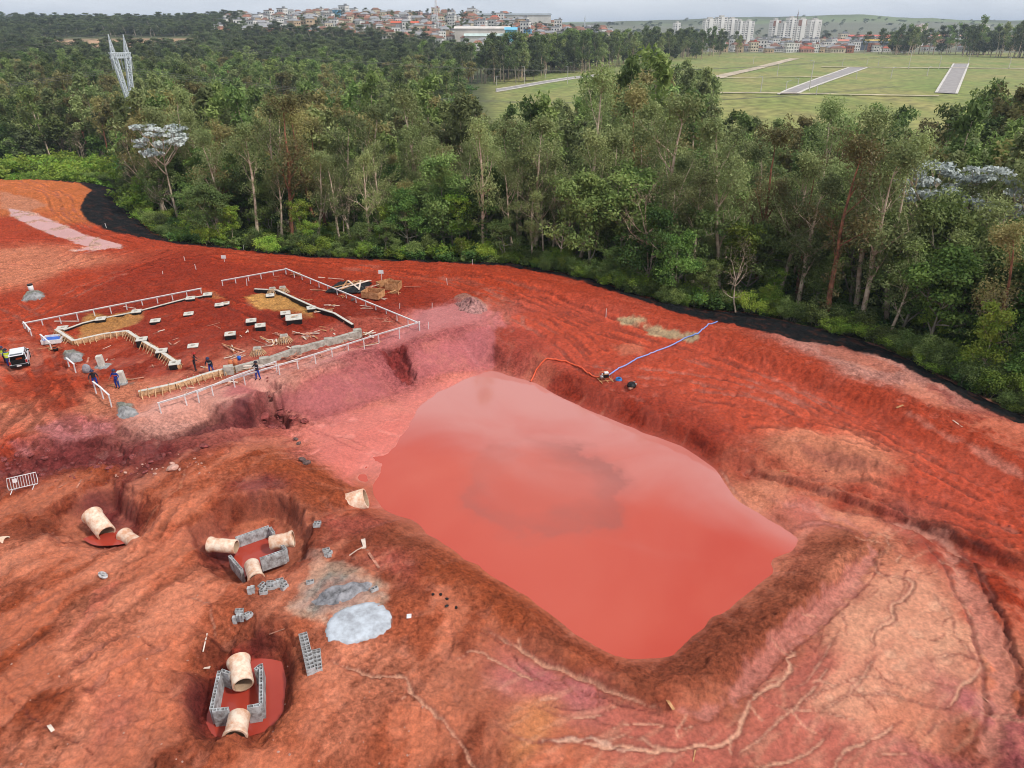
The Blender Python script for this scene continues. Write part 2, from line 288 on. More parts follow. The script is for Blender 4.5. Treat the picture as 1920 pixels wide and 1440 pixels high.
# ------------------------------------------------------------------ soil colours of the ground, sampled by place
CLS = {'A': (214,112,66), 'R': (190,68,42), 'D': (166,54,34), 'O': (206,104,74), 'S': (224,130,104), 'P': (192,98,104), 'L': (218,146,138), 'M': (134,54,56),
       'T': (210,122,78), 'K': (166,82,60), 'B': (178,82,52), 'Q': (224,118,110), 'E': (232,152,128), 'G': (58,66,34), 'N': (196,96,84)}
SMP = '''20 350 A,60 362 A,120 372 A,130 352 A,165 405 A,40 390 A,0 420 R,60 440 R,20 480 S,120 440 R,250 455 R,30 520 S,150 520 R,100 500 S,250 520 D,330 500 D,400 500 D,450 482 R,20 560 R,100 580 R,20 620 R,60 640 R,
150 580 D,300 570 D,250 620 D,300 650 D,400 600 D,450 620 D,380 640 D,450 540 D,520 520 D,600 540 D,600 600 D,560 615 D,640 590 D,700 560 D,760 550 D,790 570 D,200 650 R,150 700 R,200 690 D,280 700 D,330 690 D,240 740 S,100 700 R,50 740 R,20 700 R,20 760 S,120 760 R,60 800 S,
180 760 S,130 810 P,70 800 N,20 830 R,20 870 M,100 860 M,180 850 M,240 850 M,300 850 M,300 790 L,380 750 L,440 740 P,520 715 L,600 675 L,650 665 P,620 740 P,700 700 P,800 660 P,880 640 P,850 605 P,900 600 P,780 625 P,700 648 P,330 760 L,400 705 S,550 680 N,620 655 N,700 615 R,820 590 P,
700 500 R,850 520 R,560 490 R,950 520 R,1000 550 R,900 560 R,930 590 N,1000 600 R,1050 620 R,1150 650 R,1250 680 R,1350 720 R,1400 680 R,1500 700 R,1500 800 R,1400 790 R,1600 760 R,1700 800 R,1600 850 S,1500 830 S,1750 900 R,1850 950 R,1900 850 R,1900 1000 R,1600 668 L,1650 690 L,1300 620 R,
950 665 D,1100 745 D,1200 785 D,1330 845 D,1400 865 D,1480 890 D,1600 935 D,750 850 Q,650 850 Q,620 810 Q,800 760 Q,700 780 Q,560 820 Q,500 815 N,870 715 Q,1400 920 S,1500 960 N,1600 980 S,1450 900 S,1700 985 N,
1600 1020 K,1500 1120 K,1400 1200 K,1300 1270 K,1200 1290 K,1050 1210 K,950 1130 B,850 1060 B,760 1010 K,1100 1240 B,1350 1250 K,1440 1170 K,1700 1100 E,1650 1060 S,1780 1030 D,1730 1005 D,1780 1200 E,1650 1200 E,1600 1300 E,1500 1250 N,1450 1350 N,1700 1350 S,1800 1370 K,1840 1330 P,1850 1150 R,
1900 1100 R,1910 1300 O,1880 1400 P,1750 1420 P,1560 1420 N,1300 1400 N,1100 1300 P,1000 1280 P,1200 1370 N,1050 1400 O,1000 1350 T,900 1350 K,850 1250 K,800 1200 O,750 1150 O,700 1250 S,650 1350 S,750 1400 O,850 1420 K,600 1300 O,700 1090 K,720 1050 N,640 980 N,600 960 K,680 1020 K,640 1240 S,
500 850 B,560 880 B,620 920 B,450 870 O,400 900 O,300 920 O,150 900 B,60 950 B,260 950 M,100 980 K,350 960 O,450 935 B,20 1050 S,100 1060 O,200 1050 S,300 1050 O,350 1100 S,100 1120 B,200 1130 S,300 1150 S,400 1130 O,500 1140 S,400 1200 K,330 1220 O,450 1190 K,520 1200 K,50 1200 B,150 1250 S,250 1270 O,
300 1330 O,200 1350 N,100 1400 S,50 1300 B,300 1400 K,450 1420 O,560 1180 O,600 1170 S,420 1020 M,480 950 M,560 1020 K,200 970 M,380 1300 M,460 1210 M,540 1300 K,540 1420 O'''
sm = [s.split() for s in SMP.replace('\n', '').split(',')]
spx = zguess([(float(s[0]), float(s[1])) for s in sm]); scol = np.array([lin(CLS[s[2]]) for s in sm], np.float32)
q = 5; cx_ = X0 + (np.arange(NX // q + 1)) * RES * q; cy_ = Y0 + (np.arange(NY // q + 1)) * RES * q
CX, CY = np.meshgrid(cx_, cy_); num = np.zeros(CX.shape + (3,), np.float32); den = np.zeros(CX.shape, np.float32)
for (x, y), c in zip(spx, scol):
    s2 = (0.028 * y) ** 2 * 1.2 + .15
    ww = 1.0 / (((CX - x) ** 2 + (CY - y) ** 2) / s2 + 0.7) ** 2.2
    num += ww[..., None] * c; den += ww
CC = num / den[..., None]
NF = fbm(GX, GY, 0.9, 3, 40)                         # fine noise, reused everywhere
NM = fbm(GX, GY, 3.2, 4, 50); NB = fbm(GX, GY, 12, 3, 60)
COL = bilin(CC, (GX + WX * 2.2 - X0) / (RES * q), (GY + WY * 2.2 - Y0) / (RES * q)).astype(np.float32)
print('colour base', time.time() - T0)

def mixc(sl, m, rgb, k=1.0):
    c = np.array(lin(rgb) if max(rgb) > 1.5 else rgb, np.float32); m = (m * k)[..., None]; COL[sl] = COL[sl] * (1 - m) + c * m
# relief: broad lumps, small clods; smoother on silt
FINE = NF * 0.05 + NM * 0.10 + NB * 0.12
SILT = np.zeros_like(H); CLOD = np.full_like(H, 0.5)
for pl, v in (([(560,800),(700,760),(900,690),(1290,835),(1360,900),(1503,1010),(1210,1243),(820,1017),(700,960),(600,860)], 1),
              ([(900,1170),(1250,1340),(1370,1320),(1620,1060),(1720,1030),(1830,1150),(1860,1300),(1800,1400),(1650,1460),(1000,1460),(900,1300)], .75),
              ([(1380,900),(1620,955),(1740,1000),(1860,1180),(1880,1380),(1820,1380),(1780,1150),(1700,1010),(1500,1010)], .9),
              ([(240,790),(460,755),(500,730),(700,660),(930,600),(940,560),(780,580),(700,650),(430,720),(300,740)], .8),
              ([(590,790),(735,745),(690,670),(510,735)], .8),([(785,715),(925,690),(930,600),(770,655)], .8)):
    sl, m = area(pl, 1.2, .8); SILT[sl] = np.maximum(SILT[sl], m * v)
for pl, v in (([(0,840),(150,820),(300,830),(380,850),(240,900),(0,915)], 1),([(700,990),(860,1040),(1080,1200),(1230,1250),(1400,1150),(1560,1030),(1640,1020),(1540,1150),(1400,1280),(1250,1320),(1000,1210),(820,1090)], .8),
              ([(340,1350),(360,1230),(300,1180),(540,1180),(560,1400),(350,1420)], 1),([(600,500),(860,498),(1300,605),(1920,815),(1920,880),(1300,650),(860,525)], .8),
              ([(330,990),(470,910),(600,960),(600,1060),(420,1110)], .9),([(40,960),(200,895),(310,960),(250,1040)], .9),([(470,735),(500,800),(600,800),(510,735)], 1),([(690,655),(770,650),(790,722),(740,735)], 1),
              ([(1720,1380),(1850,1200),(1870,1300),(1820,1440),(1700,1440)], .8),([(100,1180),(350,1180),(350,1420),(100,1420)], .7)):
    sl, m = area(pl, 1.5, 1.0); CLOD[sl] = np.maximum(CLOD[sl], m * v)
sl, m = area([(0,590),(130,640),(240,700),(200,790),(0,830)], 1.5, 1); CLOD[sl] *= 1 - .7 * m
sl, m = area([(60,600),(400,540),(540,505),(780,605),(300,740),(200,740)], 1.0, .6); CLOD[sl] *= 1 - .6 * m
CLOD *= (1 - .8 * SILT)
H += FINE * (1 - .75 * SILT)
cl = np.abs(fbm(GX, GY, 0.8, 3, 77, .65)); H += CLOD * (cl * .48 - .08); H += CLOD * np.maximum(ridge(GX, GY, 2.2, 3, 90) - .55, 0) * .5
lump = sstep(.22, .34, fbm(GX, GY, .55, 2, 95) + .35 * NM); H += CLOD * lump * .09
terr = ridge(GX + WX * 2, GY + WY * 2, 7.0, 3, 99); H += (1 - SILT) * sstep(.62, .80, terr) * .16
print('relief', time.time() - T0)
for bx, by, bh, br_ in ((484,1092,.55,.55),(447,1236,.75,.6),(438,1392,.85,.75),(556,1006,.7,.6),(386,1018,.3,.5),(166,958,.5,.7),(262,1024,.6,.6),(636,936,.75,.7),(-30,1022,.4,.8)):
    x, y = zguess([(bx, by)])[0]; i0, j0 = [int(v) for v in gidx(x, y)]; sl = (slice(max(0, j0 - 25), j0 + 25), slice(max(0, i0 - 25), i0 + 25))
    dd_ = np.hypot(GX[sl] - x, GY[sl] - y) * (1 + .5 * NF[sl]); H[sl] += bh * np.exp(-(dd_ / br_) ** 2)
# sharper cracks on the clay benches
cr_ = np.maximum(ridge(GX + WX, GY + WY, 4.0, 2, 5) - .93, 0) * 12
H -= np.clip(cr_, 0, 1) * .12 * (1 - SILT) * sstep(0, .4, NM + .2)
COL *= (1 - .28 * np.clip(cr_, 0, 1) * (1 - SILT) * sstep(0, .4, NM + .2))[..., None]

for pl, dr, so, ro in (([(240,820),(305,826),(360,815),(405,803),(480,798),(480,764),(440,768),(395,785),(345,812),(300,818)], .55, .1, .25),
      ([(484,742),(508,740),(535,760),(588,796),(540,800),(490,797)], .7, .1, .7), ([(715,656),(748,650),(764,656),(780,716),(752,722),(736,690)], .7, .1, .7), ([(500,748),(520,752),(545,790),(500,792)], .4, .1, .6),
      ([(60,965),(120,942),(205,908),(255,930),(300,957),(286,988),(240,1022),(170,1028),(110,1012)], .3, .12, .8), ([(355,990),(405,950),(470,928),(550,940),(585,988),(580,1040),(525,1078),(450,1092),(392,1058)], .3, .12, .8),
      ([(362,1350),(378,1270),(420,1212),(480,1198),(535,1208),(546,1270),(536,1345),(500,1388),(440,1400),(385,1385)], .2, .12, .7), ([(400,1180),(440,1150),(545,1170),(555,1215),(470,1210)], .3, .12, .8),
      ([(1380,876),(1480,898),(1560,922),(1640,949),(1700,970),(1760,1000),(1960,1085),(1960,1120),(1700,990),(1560,950),(1400,895)], .5, .07, .35),
      ([(0,842),(120,828),(230,835),(240,868),(100,885),(0,900)], .35, .12, 1.0)):
    sl, m = area(pl, so, ro); H[sl] -= m * dr * (1 + .5 * NF[sl])
# ---- areas of a colour of their own
def patch(pl, rgb, soft=.5, rough=.6, k=1.0, dh=0.0):
    sl, m = area(pl, soft, rough); mixc(sl, m, rgb, k)
    if dh: H[sl] += m * dh
    return sl, m
patch([(700,950),(655,900),(690,862),(745,838),(770,800),(800,770),(700,800),(620,830),(590,850),(640,900)], (226,112,104), .8, 1.0, .7)
patch([(590,790),(735,745),(690,672),(512,737)], (176,84,92), .25, .25, .85)
patch([(785,715),(925,690),(930,604),(770,655)], (188,92,102), .25, .3, .85)
patch([(262,805),(330,812),(395,776),(472,755),(460,740),(300,760),(240,785)], (222,150,142), .3, .4, .9)
patch([(500,728),(690,658),(640,655),(500,700),(470,722)], (214,138,132), .4, .4, .7)
patch([(560,700),(700,650),(640,668)], (210,130,140), .4, .4, .5)
patch([(760,600),(850,575),(935,585),(945,612),(850,612),(770,640),(700,650)], (204,112,118), .5, .6, .8)
patch([(700,640),(790,585),(870,562),(920,572),(880,600),(790,620)], (204,118,124), .8, .9, .8)
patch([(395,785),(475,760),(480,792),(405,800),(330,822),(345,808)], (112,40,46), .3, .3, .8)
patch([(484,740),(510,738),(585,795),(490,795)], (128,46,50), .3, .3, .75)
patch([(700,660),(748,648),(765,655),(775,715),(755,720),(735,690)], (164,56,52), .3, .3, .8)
patch([(325,822),(420,800),(470,815),(500,830),(420,835),(330,850)], (172,84,78), .5, .5, .6)
patch([(160,585),(205,590),(262,580),(262,600),(240,612),(175,632),(145,638),(150,612)], (206,140,84), .35, .5, .9)
patch([(460,557),(505,549),(540,556),(585,580),(590,595),(572,602),(525,583),(475,577)], (216,150,90), .35, .5, .95)
patch([(378,545),(400,548),(440,572),(430,565),(395,560)], (198,120,74), .3, .3, .6)
patch([(545,580),(480,590),(520,615),(600,620),(640,615)], (150,46,30), .8, .8, .8)
patch([(585,580),(640,560),(760,600),(700,625),(660,610)], (140,44,30), .7, .7, .7)
patch([(640,600),(760,592),(780,606),(700,640),(440,705),(300,745),(262,750),(262,735)], (196,92,80), .5, .6, .75)
# black ground sheet at the forest edge
BLK = EDGE[3:] ; 
sheet = [(p[0], p[1] + 1) for p in EDGE] + [(p[0], p[1] - 2) for p in OUTER[::-1]]
slS, mS = area([p for p in EDGE] + OUTER[::-1], .12, .15); SHEET = np.zeros_like(H); SHEET[slS] = mS
# ground beyond the sheet: forest floor
forest = [(p[0], p[1]) for p in OUTER]
def beyond():
    ow = np.array(OUT_W); M = np.zeros(H.shape, bool)
    poly = [tuple(p) for p in OUT_W] + [(200, OUT_W[-1][1]), (200, 400), (-300, 400), (-300, OUT_W[0][1])]
    return inside(poly, (slice(0, NY), slice(0, NX)))
FOR = blur(beyond().astype(np.float32), 3)
COL = COL * (1 - FOR[..., None]) + np.array(lin((64, 66, 36)), np.float32) * FOR[..., None]
gf = area([(-60,322),(120,326),(200,338),(232,352),(236,330),(225,280),(100,262),(-60,262)], 3, 2); mixc(gf[0], gf[1] * FOR[gf[0]], (96,128,44))
COL = COL * (1 - SHEET[..., None]) + np.array((.011, .011, .014), np.float32) * SHEET[..., None]
# pale puddle of the upper left, silt puddles
PUD = []
PUD.append(patch([(15,390),(60,398),(110,418),(160,440),(225,458),(228,466),(190,468),(130,472),(165,462),(120,448),(60,425),(20,405)], (222,168,160), .25, .25, .95, -.12))
patch([(0,360),(60,372),(90,385),(60,398),(0,392)], (216,140,118), .6, .6, .7)
patch([(400,600),(430,575),(500,590)], (150,46,32), .6, .6, .5)
for pl in ([(60,800),(110,790),(150,825),(120,830)], [(130,800),(210,790),(215,815),(160,820)], [(20,830),(60,835),(50,850)]): patch(pl, (206,120,124), .4, .5, .8)
for pl in ([(1800,820),(1860,845),(1920,885),(1920,900),(1850,870)], [(1700,775),(1800,830),(1790,835),(1700,785)]): patch(pl, (214,122,108), .3, .3, .8, -.06)
patch([(1535,650),(1580,650),(1640,672),(1700,700),(1660,700),(1600,680),(1540,665)], (190,104,92), .3, .4, .8)
patch([(1740,715),(1790,745),(1780,755),(1735,735)], (186,96,88), .3, .3, .8)
patch([(1430,825),(1530,812),(1640,850),(1690,880),(1640,888),(1520,870),(1440,850)], (206,116,90), .8, .8, .8, .15)
patch([(1480,830),(1560,850),(1660,880),(1610,885),(1510,860)], (150,72,62), .5, .5, .6)
patch([(1160,600),(1200,598),(1210,612),(1165,612)], (190,160,130), .2, .5, .9); patch([(1210,615),(1240,612),(1310,630),(1305,640),(1215,628)], (192,160,130), .2, .6, .9)
patch([(1290,618),(1345,612),(1350,600),(1300,610)], (178,74,50), .3, .3, .3)
patch([(1150,650),(1200,645),(1215,665),(1165,668)], (206,120,96), .5, .6, .5)
# slurry spills
patch([(548,1140),(560,1100),(600,1060),(660,1070),(708,1095),(700,1130),(640,1140),(590,1148)], (186,164,156), .35, .7, .9)
patch([(540,1150),(575,1110),(590,1040),(640,1045),(720,1085),(725,1140),(640,1150),(600,1160)], (206,176,162), .5, 1.0, .7)
patch([(560,1140),(585,1095),(620,1075),(690,1090),(712,1110),(690,1138),(620,1150)], (176,172,174), .3, .7, .75)
patch([(580,1130),(610,1100),(680,1090),(700,1110),(660,1135),(620,1145)], (128,126,130), .3, .6, .8)
patch([(600,1060),(560,1050),(580,1030),(610,1040)], (214,160,150), .4, .6, .7)
g1 = patch([(612,1180),(625,1155),(655,1140),(700,1134),(732,1150),(733,1170),(700,1195),(650,1207),(618,1203)], (190,196,204), .08, .22, 1.0, .05)
for pl in ([(42,562),(52,550),(70,545),(86,552),(80,562),(50,568)], [(120,672),(122,660),(140,658),(155,668),(140,676)], [(217,770),(222,758),(245,758),(258,772),(240,780),(225,778)]):
    patch(pl, (156,152,150), .15, .3, .95, .22)
patch([(850,560),(870,553),(900,565),(915,578),(895,585),(875,575)], (172,120,112), .2, .4, .8, .4)
patch([(165,705),(190,705),(188,688),(182,690)], (168,110,96), .3, .3, .4)
for x, y in ((192,684),(235,722)): patch([(x-8,y+2),(x+14,y+2),(x+18,y-3),(x-4,y-5)], (140,110,104), .2, .3, .9)
# small pools with standing water
pat = [([(165,1010),(185,1004),(235,998),(240,1008),(225,1018),(185,1020)], -2.15), ([(430,1025),(500,985),(545,1010),(530,1040),(470,1070)], -2.3), ([(378,1350),(390,1270),(440,1225),(535,1225),(540,1290),(528,1345),(480,1380),(395,1375)], -2.4)]
for pl, z in pat: patch(pl, (176,62,50), .5, .2, .8)
patch([(1790,1012),(1830,1020),(1920,1052),(1920,1062),(1840,1035)], (222,96,66), .15, .2, .9, -.15)
patch([(180,1105),(230,1085),(235,1092),(180,1150),(140,1195),(130,1195),(160,1160)], (224,116,100), .15, .4, .6)

# ---- rills: (points, width, colour, mix, depth, dark edge)
SILTC = (236,164,142); SILTP = (206,120,112)
RILL = [
 ([(1780,1060),(1740,1075),(1700,1070),(1680,1090)], .07, (136,58,50), .9, .08),([(1500,1175),(1505,1200),(1530,1225),(1528,1260)], .06, (136,58,50), .9, .08),([(1690,1185),(1740,1200),(1790,1196)], .06, (140,62,52), .9, .08),
 ([(1590,1090),(1640,1100),(1655,1130)], .06, (136,58,50), .9, .08),([(1810,1340),(1770,1350),(1730,1380),(1700,1390)], .08, (130,56,54), .9, .08),([(1420,1300),(1470,1330),(1540,1335),(1600,1350)], .08, SILTC, .8, .05),
 ([(1700,1290),(1640,1270),(1580,1280),(1500,1320)], .07, SILTC, .8, .05),([(1330,1350),(1280,1365),(1200,1355),(1150,1365)], .06, SILTC, .8, .05),([(1150,1290),(1100,1305),(1060,1300)], .05, (130,56,54), .9, .06),([(1750,1115),(1780,1150),(1790,1190)], .1, SILTC, .8, .05),
 ([(1640,1230),(1600,1290),(1545,1330)], .14, SILTC, .6, .04),([(1560,1240),(1520,1300),(1440,1370),(1380,1420)], .12, SILTC, .6, .04),([(980,1290),(1040,1325),(1100,1330),(1140,1312)], .06, (130,56,54), .8, .06),
 ([(1622,1000),(1632,1040),(1600,1085),(1530,1155),(1465,1205),(1400,1275),(1370,1312),(1300,1338),(1240,1332)], 1.05, SILTP, .8, .22),
 ([(1240,1332),(1160,1302),(1060,1260),(980,1222),(915,1180)], .2, SILTC, .6, .16),
 ([(1622,1000),(1570,975),(1500,950),(1430,935)], .9, SILTP, .5, .1),
 ([(1690,975),(1750,1010),(1790,1060),(1830,1130),(1862,1210),(1880,1300),(1870,1370),(1820,1440)], 1.5, (216,130,116), .85, .16),
 ([(1715,1000),(1762,1050),(1800,1125),(1830,1200),(1850,1290),(1845,1360),(1800,1420)], .26, (132,58,48), .8, .14),
 ([(1800,1020),(1845,1085),(1880,1160),(1905,1240),(1915,1300),(1905,1380)], .3, (126,54,44), .8, .2),
 ([(1606,1010),(1612,1040),(1580,1080),(1510,1145),(1445,1195),(1385,1258),(1345,1300)], .1, (140,62,58), .6, .1),
 ([(1645,1005),(1655,1045),(1625,1095),(1555,1165),(1490,1215),(1425,1285),(1390,1325)], .1, (140,62,58), .6, .12),
 ([(1600,960),(1660,970),(1720,985),(1790,1020),(1830,1080)], .5, (220,140,124), .5, .05),
 ([(1628,1000),(1660,1000),(1665,1020),(1690,1040),(1705,1045)], .12, SILTC, .7, .1),
 ([(1640,1050),(1648,1075),(1700,1085),(1712,1100),(1690,1125),(1672,1135),(1672,1165),(1640,1185),(1635,1215)], .16, SILTC, .95, .16),
 ([(1470,1205),(1490,1225),(1478,1235),(1480,1260),(1455,1285),(1410,1310),(1385,1370),(1350,1395),(1300,1402),(1240,1408),(1150,1400),(1060,1388),(1010,1392)], .17, SILTC, .95, .1),
 ([(1450,1215),(1480,1240)], .15, SILTC, .8, .1),
 ([(1520,1165),(1540,1180),(1530,1215),(1525,1230)], .08, (150,66,58), .6, .1),([(1545,1130),(1580,1155),(1585,1190)], .07, SILTC, .7, .1),
 ([(1575,1180),(1520,1270),(1475,1300)], .1, SILTC, .4, .05),
 ([(1790,1195),(1830,1235),(1835,1260),(1800,1290),(1780,1335)], .16, SILTC, .9, .12),([(1745,1240),(1775,1228),(1825,1235)], .12, SILTC, .8, .06),([(1735,1275),(1790,1290)], .09, SILTC, .8, .05),
 ([(1800,1195),(1830,1192),(1865,1205)], .08, (150,66,58), .6, .14),([(1600,1305),(1660,1300),(1710,1315),(1740,1325),(1785,1330)], .12, SILTC, .7, .05),
 ([(1560,1365),(1530,1400),(1500,1420),(1440,1435),(1370,1445)], .12, SILTC, .85, .08),([(1690,1355),(1640,1385),(1590,1405),(1560,1440)], .12, SILTC, .8, .06),([(1640,1420),(1700,1415),(1750,1440)], .1, SILTC, .7, .06),
 ([(1300,1402),(1240,1402),(1180,1380),(1130,1392)], .16, SILTC, .5, .04),
 ([(640,1235),(620,1240),(660,1255),(700,1268),(760,1270),(768,1300),(790,1320),(820,1345),(860,1390),(895,1440)], .16, SILTC, .9, .18),
 ([(770,1305),(745,1322),(730,1322)], .1, SILTC, .8, .06),([(880,1225),(860,1240),(835,1230)], .1, SILTC, .8, .06),([(880,1225),(905,1225),(940,1245),(985,1270),(1010,1275)], .13, SILTC, .8, .12),
 ([(880,1175),(905,1185),(950,1215),(990,1260),(1040,1288),(1060,1298)], .09, (120,44,42), .7, .14),([(1060,1285),(1130,1310),(1210,1332),(1250,1340)], .12, (120,44,42), .7, .2),
 ([(1010,1325),(1070,1345),(1120,1340),(1155,1325)], .08, SILTC, .7, .08),([(930,1355),(950,1375),(1010,1395)],.1,SILTC,.6,.05),
 ([(1010,1392),(1110,1385),(1160,1405),(1210,1402)], .18, (232,172,156), .8, .06),
 ([(0,1290),(40,1330),(60,1350),(100,1375),(150,1400),(200,1430)], .09, (110,42,34), .9, .12),
 ([(180,1290),(205,1280),(235,1258),(260,1262)], .06, (150,60,44), .7, .12),
 ([(490,890),(500,910),(550,960),(570,1000)], .09, (110,42,30), .9, .14),([(460,870),(475,895),(520,900)], .06, (128,50,36), .8, .14),
 ([(640,990),(655,1000),(700,985),(760,975)], .1, (100,34,36), .9, .14),([(640,985),(600,960)], .05, (120,40,44), .6, .1),
 ([(30,945),(60,970),(110,985)], .08, (110,40,34), .5, .12),([(210,905),(225,925),(260,950)], .1, (100,40,34), .7, .25),
 ([(80,1000),(95,990),(110,1015)], .08, SILTC, .4, .06),
 ([(195,1010),(250,1000),(330,920),(350,880)], .12, (214,126,96), .7, .1),
 ([(540,790),(600,810),(640,830),(700,855)], .1, (150,60,56), .6, .1),([(640,770),(700,790),(740,785),(770,770)], .1, (180,80,76), .5, .05),
 ([(510,765),(560,800),(600,815),(650,822),(700,845),(730,850)], .08, (150,60,56), .7, .1),
 ([(700,800),(740,800),(760,785)], .12, (190,86,84), .5, .05),
 ([(300,1100),(340,1090),(420,1110),(440,1115)], .08, (140,56,44), .7, .14),([(240,1145),(290,1120),(340,1095)], .06, (150,60,46), .6, .1),
 ([(255,1190),(290,1215),(320,1225)], .1, (104,40,32), .9, .14),([(340,1120),(390,1130),(400,1160),(400,1200)], .06, SILTC, .5, .06),
 ([(505,735),(580,715),(620,690),(690,665)], .07, (126,50,56), .8, .2),([(760,655),(800,640),(850,620),(900,610)], .06, (126,50,56), .7, .18),
 ([(395,782),(470,758),(482,740),(476,727)], .1, (90,30,34), .7, .3),
 ([(240,800),(300,818),(335,812),(400,782),(470,765)], .12, (96,34,36), .8, .3),
 ([(1500,895),(1600,925),(1700,962),(1800,1008),(1920,1055)], .2, (112,44,34), .7, .25),([(1810,1030),(1840,1090),(1880,1160),(1910,1230),(1925,1290)], .14, (120,50,44), .7, .3),
 ([(1350,880),(1380,925),(1400,945)], .1, SILTC, .4, .0),([(1430,960),(1380,940),(1400,920)], .05, (150,84,74), .7, .02),([(1460,915),(1450,930),(1490,960),(1540,965)], .04, (140,80,72), .7, .02),
 ([(1480,1000),(1520,980),(1560,985),(1600,1000)], .3, (206,116,106), .6, .05),
]
RLATE = []
for k, (pl, wd, rgb, mk, dep) in enumerate(RILL):
    pts = smooth_line(zguess(pl), 5); pts = jitter(pts, min(.16, wd * .3 + .04), k)
    r = segdist(pts, wd * 1.8 + .6)
    if r is None: continue
    wd = wd * (.75 if wd < .5 else .95); sl, D = r; de_ = np.minimum(np.hypot(GX[sl] - pts[-1][0], GY[sl] - pts[-1][1]), np.hypot(GX[sl] - pts[0][0], GY[sl] - pts[0][1])); D = D + NF[sl] * (wd * .5 + .03) + NM[sl] * wd * .4 + wd * .8 * np.exp(-de_ / (1.2 + 4 * wd))
    if wd < .5 and rgb[0] > 190: mixc(sl, sstep(wd * 1.7 + .05, wd * 1.2, D), (150, 70, 60), .5)  # dark outline painted beside pale rills as the shadow of their banks
    m = sstep(wd * .9, wd * .55, D); mixc(sl, m, rgb, mk * .88); H[sl] -= m * dep * .6; RLATE.append((sl, m * mk * (.9 if rgb[0] > 190 and wd < .5 else .55), rgb)); 
    if wd < .5 and rgb[0] > 190: RLATE.insert(0, (sl, sstep(wd * 1.7 + .04, wd * 1.15, D) * .34, (136, 60, 50)))  # the painted bank shadow again, laid over the mottling
    e = sstep(wd * .9, wd * 1.1, D) * sstep(wd * 1.9 + .12, wd * 1.2, D); H[sl] += e * dep * .06; SILT[sl] = np.maximum(SILT[sl], m * .5)
# forks off the rills
rr = random.Random(5)
for k, (pl, wd, rgb, mk, dep) in enumerate(RILL[:26]):
    pts = smooth_line(zguess(pl), 5)
    for t in range(max(1, int(len(pts) / 7))):
        i = rr.randrange(1, len(pts) - 1); x, y = pts[i]; tx, ty = pts[i+1][0]-pts[i-1][0], pts[i+1][1]-pts[i-1][1]; a = math.atan2(ty, tx) + rr.choice((-1, 1)) * rr.uniform(.5, 1.2)
        b = [(x, y)]; 
        for s in range(rr.randint(3, 7)): a += rr.uniform(-.5, .5); b.append((b[-1][0] + math.cos(a) * .22, b[-1][1] + math.sin(a) * .22))
        r = segdist(b, .3); 
        if r is None: continue
        sl, D = r; m = sstep(.07, .03, D); cc_ = rr.choice(((150,70,58), SILTC, (154,76,62))); mixc(sl, m, cc_, .55); H[sl] -= m * .04; RLATE.append((sl, m * .45, cc_))
# ---- wheel ruts: pairs of tracks
TR = [[(0,660),(60,700),(110,740),(170,790)],[(0,700),(50,730),(90,770),(120,820)],[(20,820),(60,770),(110,720),(120,690)],[(0,760),(60,740),(100,700),(85,640),(60,600),(20,575)],[(40,830),(90,790),(105,750),(70,700),(0,640)],
      [(0,800),(40,760),(60,720),(40,690)],[(150,800),(120,750),(90,700),(75,650)],[(0,600),(60,590),(120,560),(250,500),(330,470)],[(0,540),(80,520),(180,490),(260,470),(340,465)],[(0,500),(80,500),(160,470),(240,460)],
      [(200,520),(330,490),(460,490),(600,497),(760,510),(900,530)],[(250,500),(400,480),(560,492),(760,516),(860,535),(950,570),(965,610)],[(820,515),(900,545),(940,580),(935,600),(945,622)],[(700,505),(860,520),(1000,552),(1100,590),(1250,640)],
      [(860,535),(960,560),(1060,610),(1120,660)],[(920,560),(1000,575),(1100,610),(1200,640)],[(960,590),(1050,640),(1100,690),(1140,700)],[(1000,560),(1150,620),(1300,670),(1450,720),(1600,790),(1750,870)],[(1200,700),(1350,720),(1480,760),(1500,790),(1400,790)],
      [(1250,650),(1400,700),(1560,780),(1700,850),(1850,930)],[(1300,740),(1420,760),(1520,800),(1640,830)],[(1500,900),(1620,920),(1750,960),(1900,1010)],[(0,330),(60,345),(120,370),(130,400),(180,430),(260,452)],[(10,345),(90,360),(110,395),(160,430)],
      [(0,450),(100,455),(200,470)],[(370,550),(460,580),(560,620)],[(300,600),(420,570),(480,560)],[(60,1230),(160,1160),(300,1080),(380,1040)],[(30,1180),(150,1110),(280,1050),(350,960)],[(300,1190),(200,1230),(140,1290)]]
RUT = np.zeros_like(H); RED = np.zeros_like(H)
for k, pl in enumerate(TR):
    base = smooth_line(zguess(pl), 7)
    for off in (-.9, .9):
        pts = []
        for i, p in enumerate(base):
            a = base[max(0, i - 1)]; b = base[min(len(base) - 1, i + 1)]; l = math.hypot(b[0] - a[0], b[1] - a[1]) + 1e-6
            pts.append((p[0] - (b[1] - a[1]) / l * off, p[1] + (b[0] - a[0]) / l * off))
        r = segdist(pts, 1.1)
        if r is None: continue
        sl, D = r; D = D + NF[sl] * .12; m = sstep(.26, .18, D); e = sstep(.26, .34, D) * sstep(.85, .5, D)
        RUT[sl] = np.maximum(RUT[sl], m); RED[sl] = np.maximum(RED[sl], e)
RED *= 1 - RUT; br = sstep(-.35, .1, NM) * (1 - .6 * SILT) * (1 - SHEET); H += (RED * .05 - RUT * .08) * br
COL *= (1 + (-.34 * RUT + .26 * RED) * br)[..., None]; mixc((slice(None), slice(None)), RUT * br * sstep(-.1, .25, NB), (214, 118, 104), .5)
print('strokes', time.time() - T0)
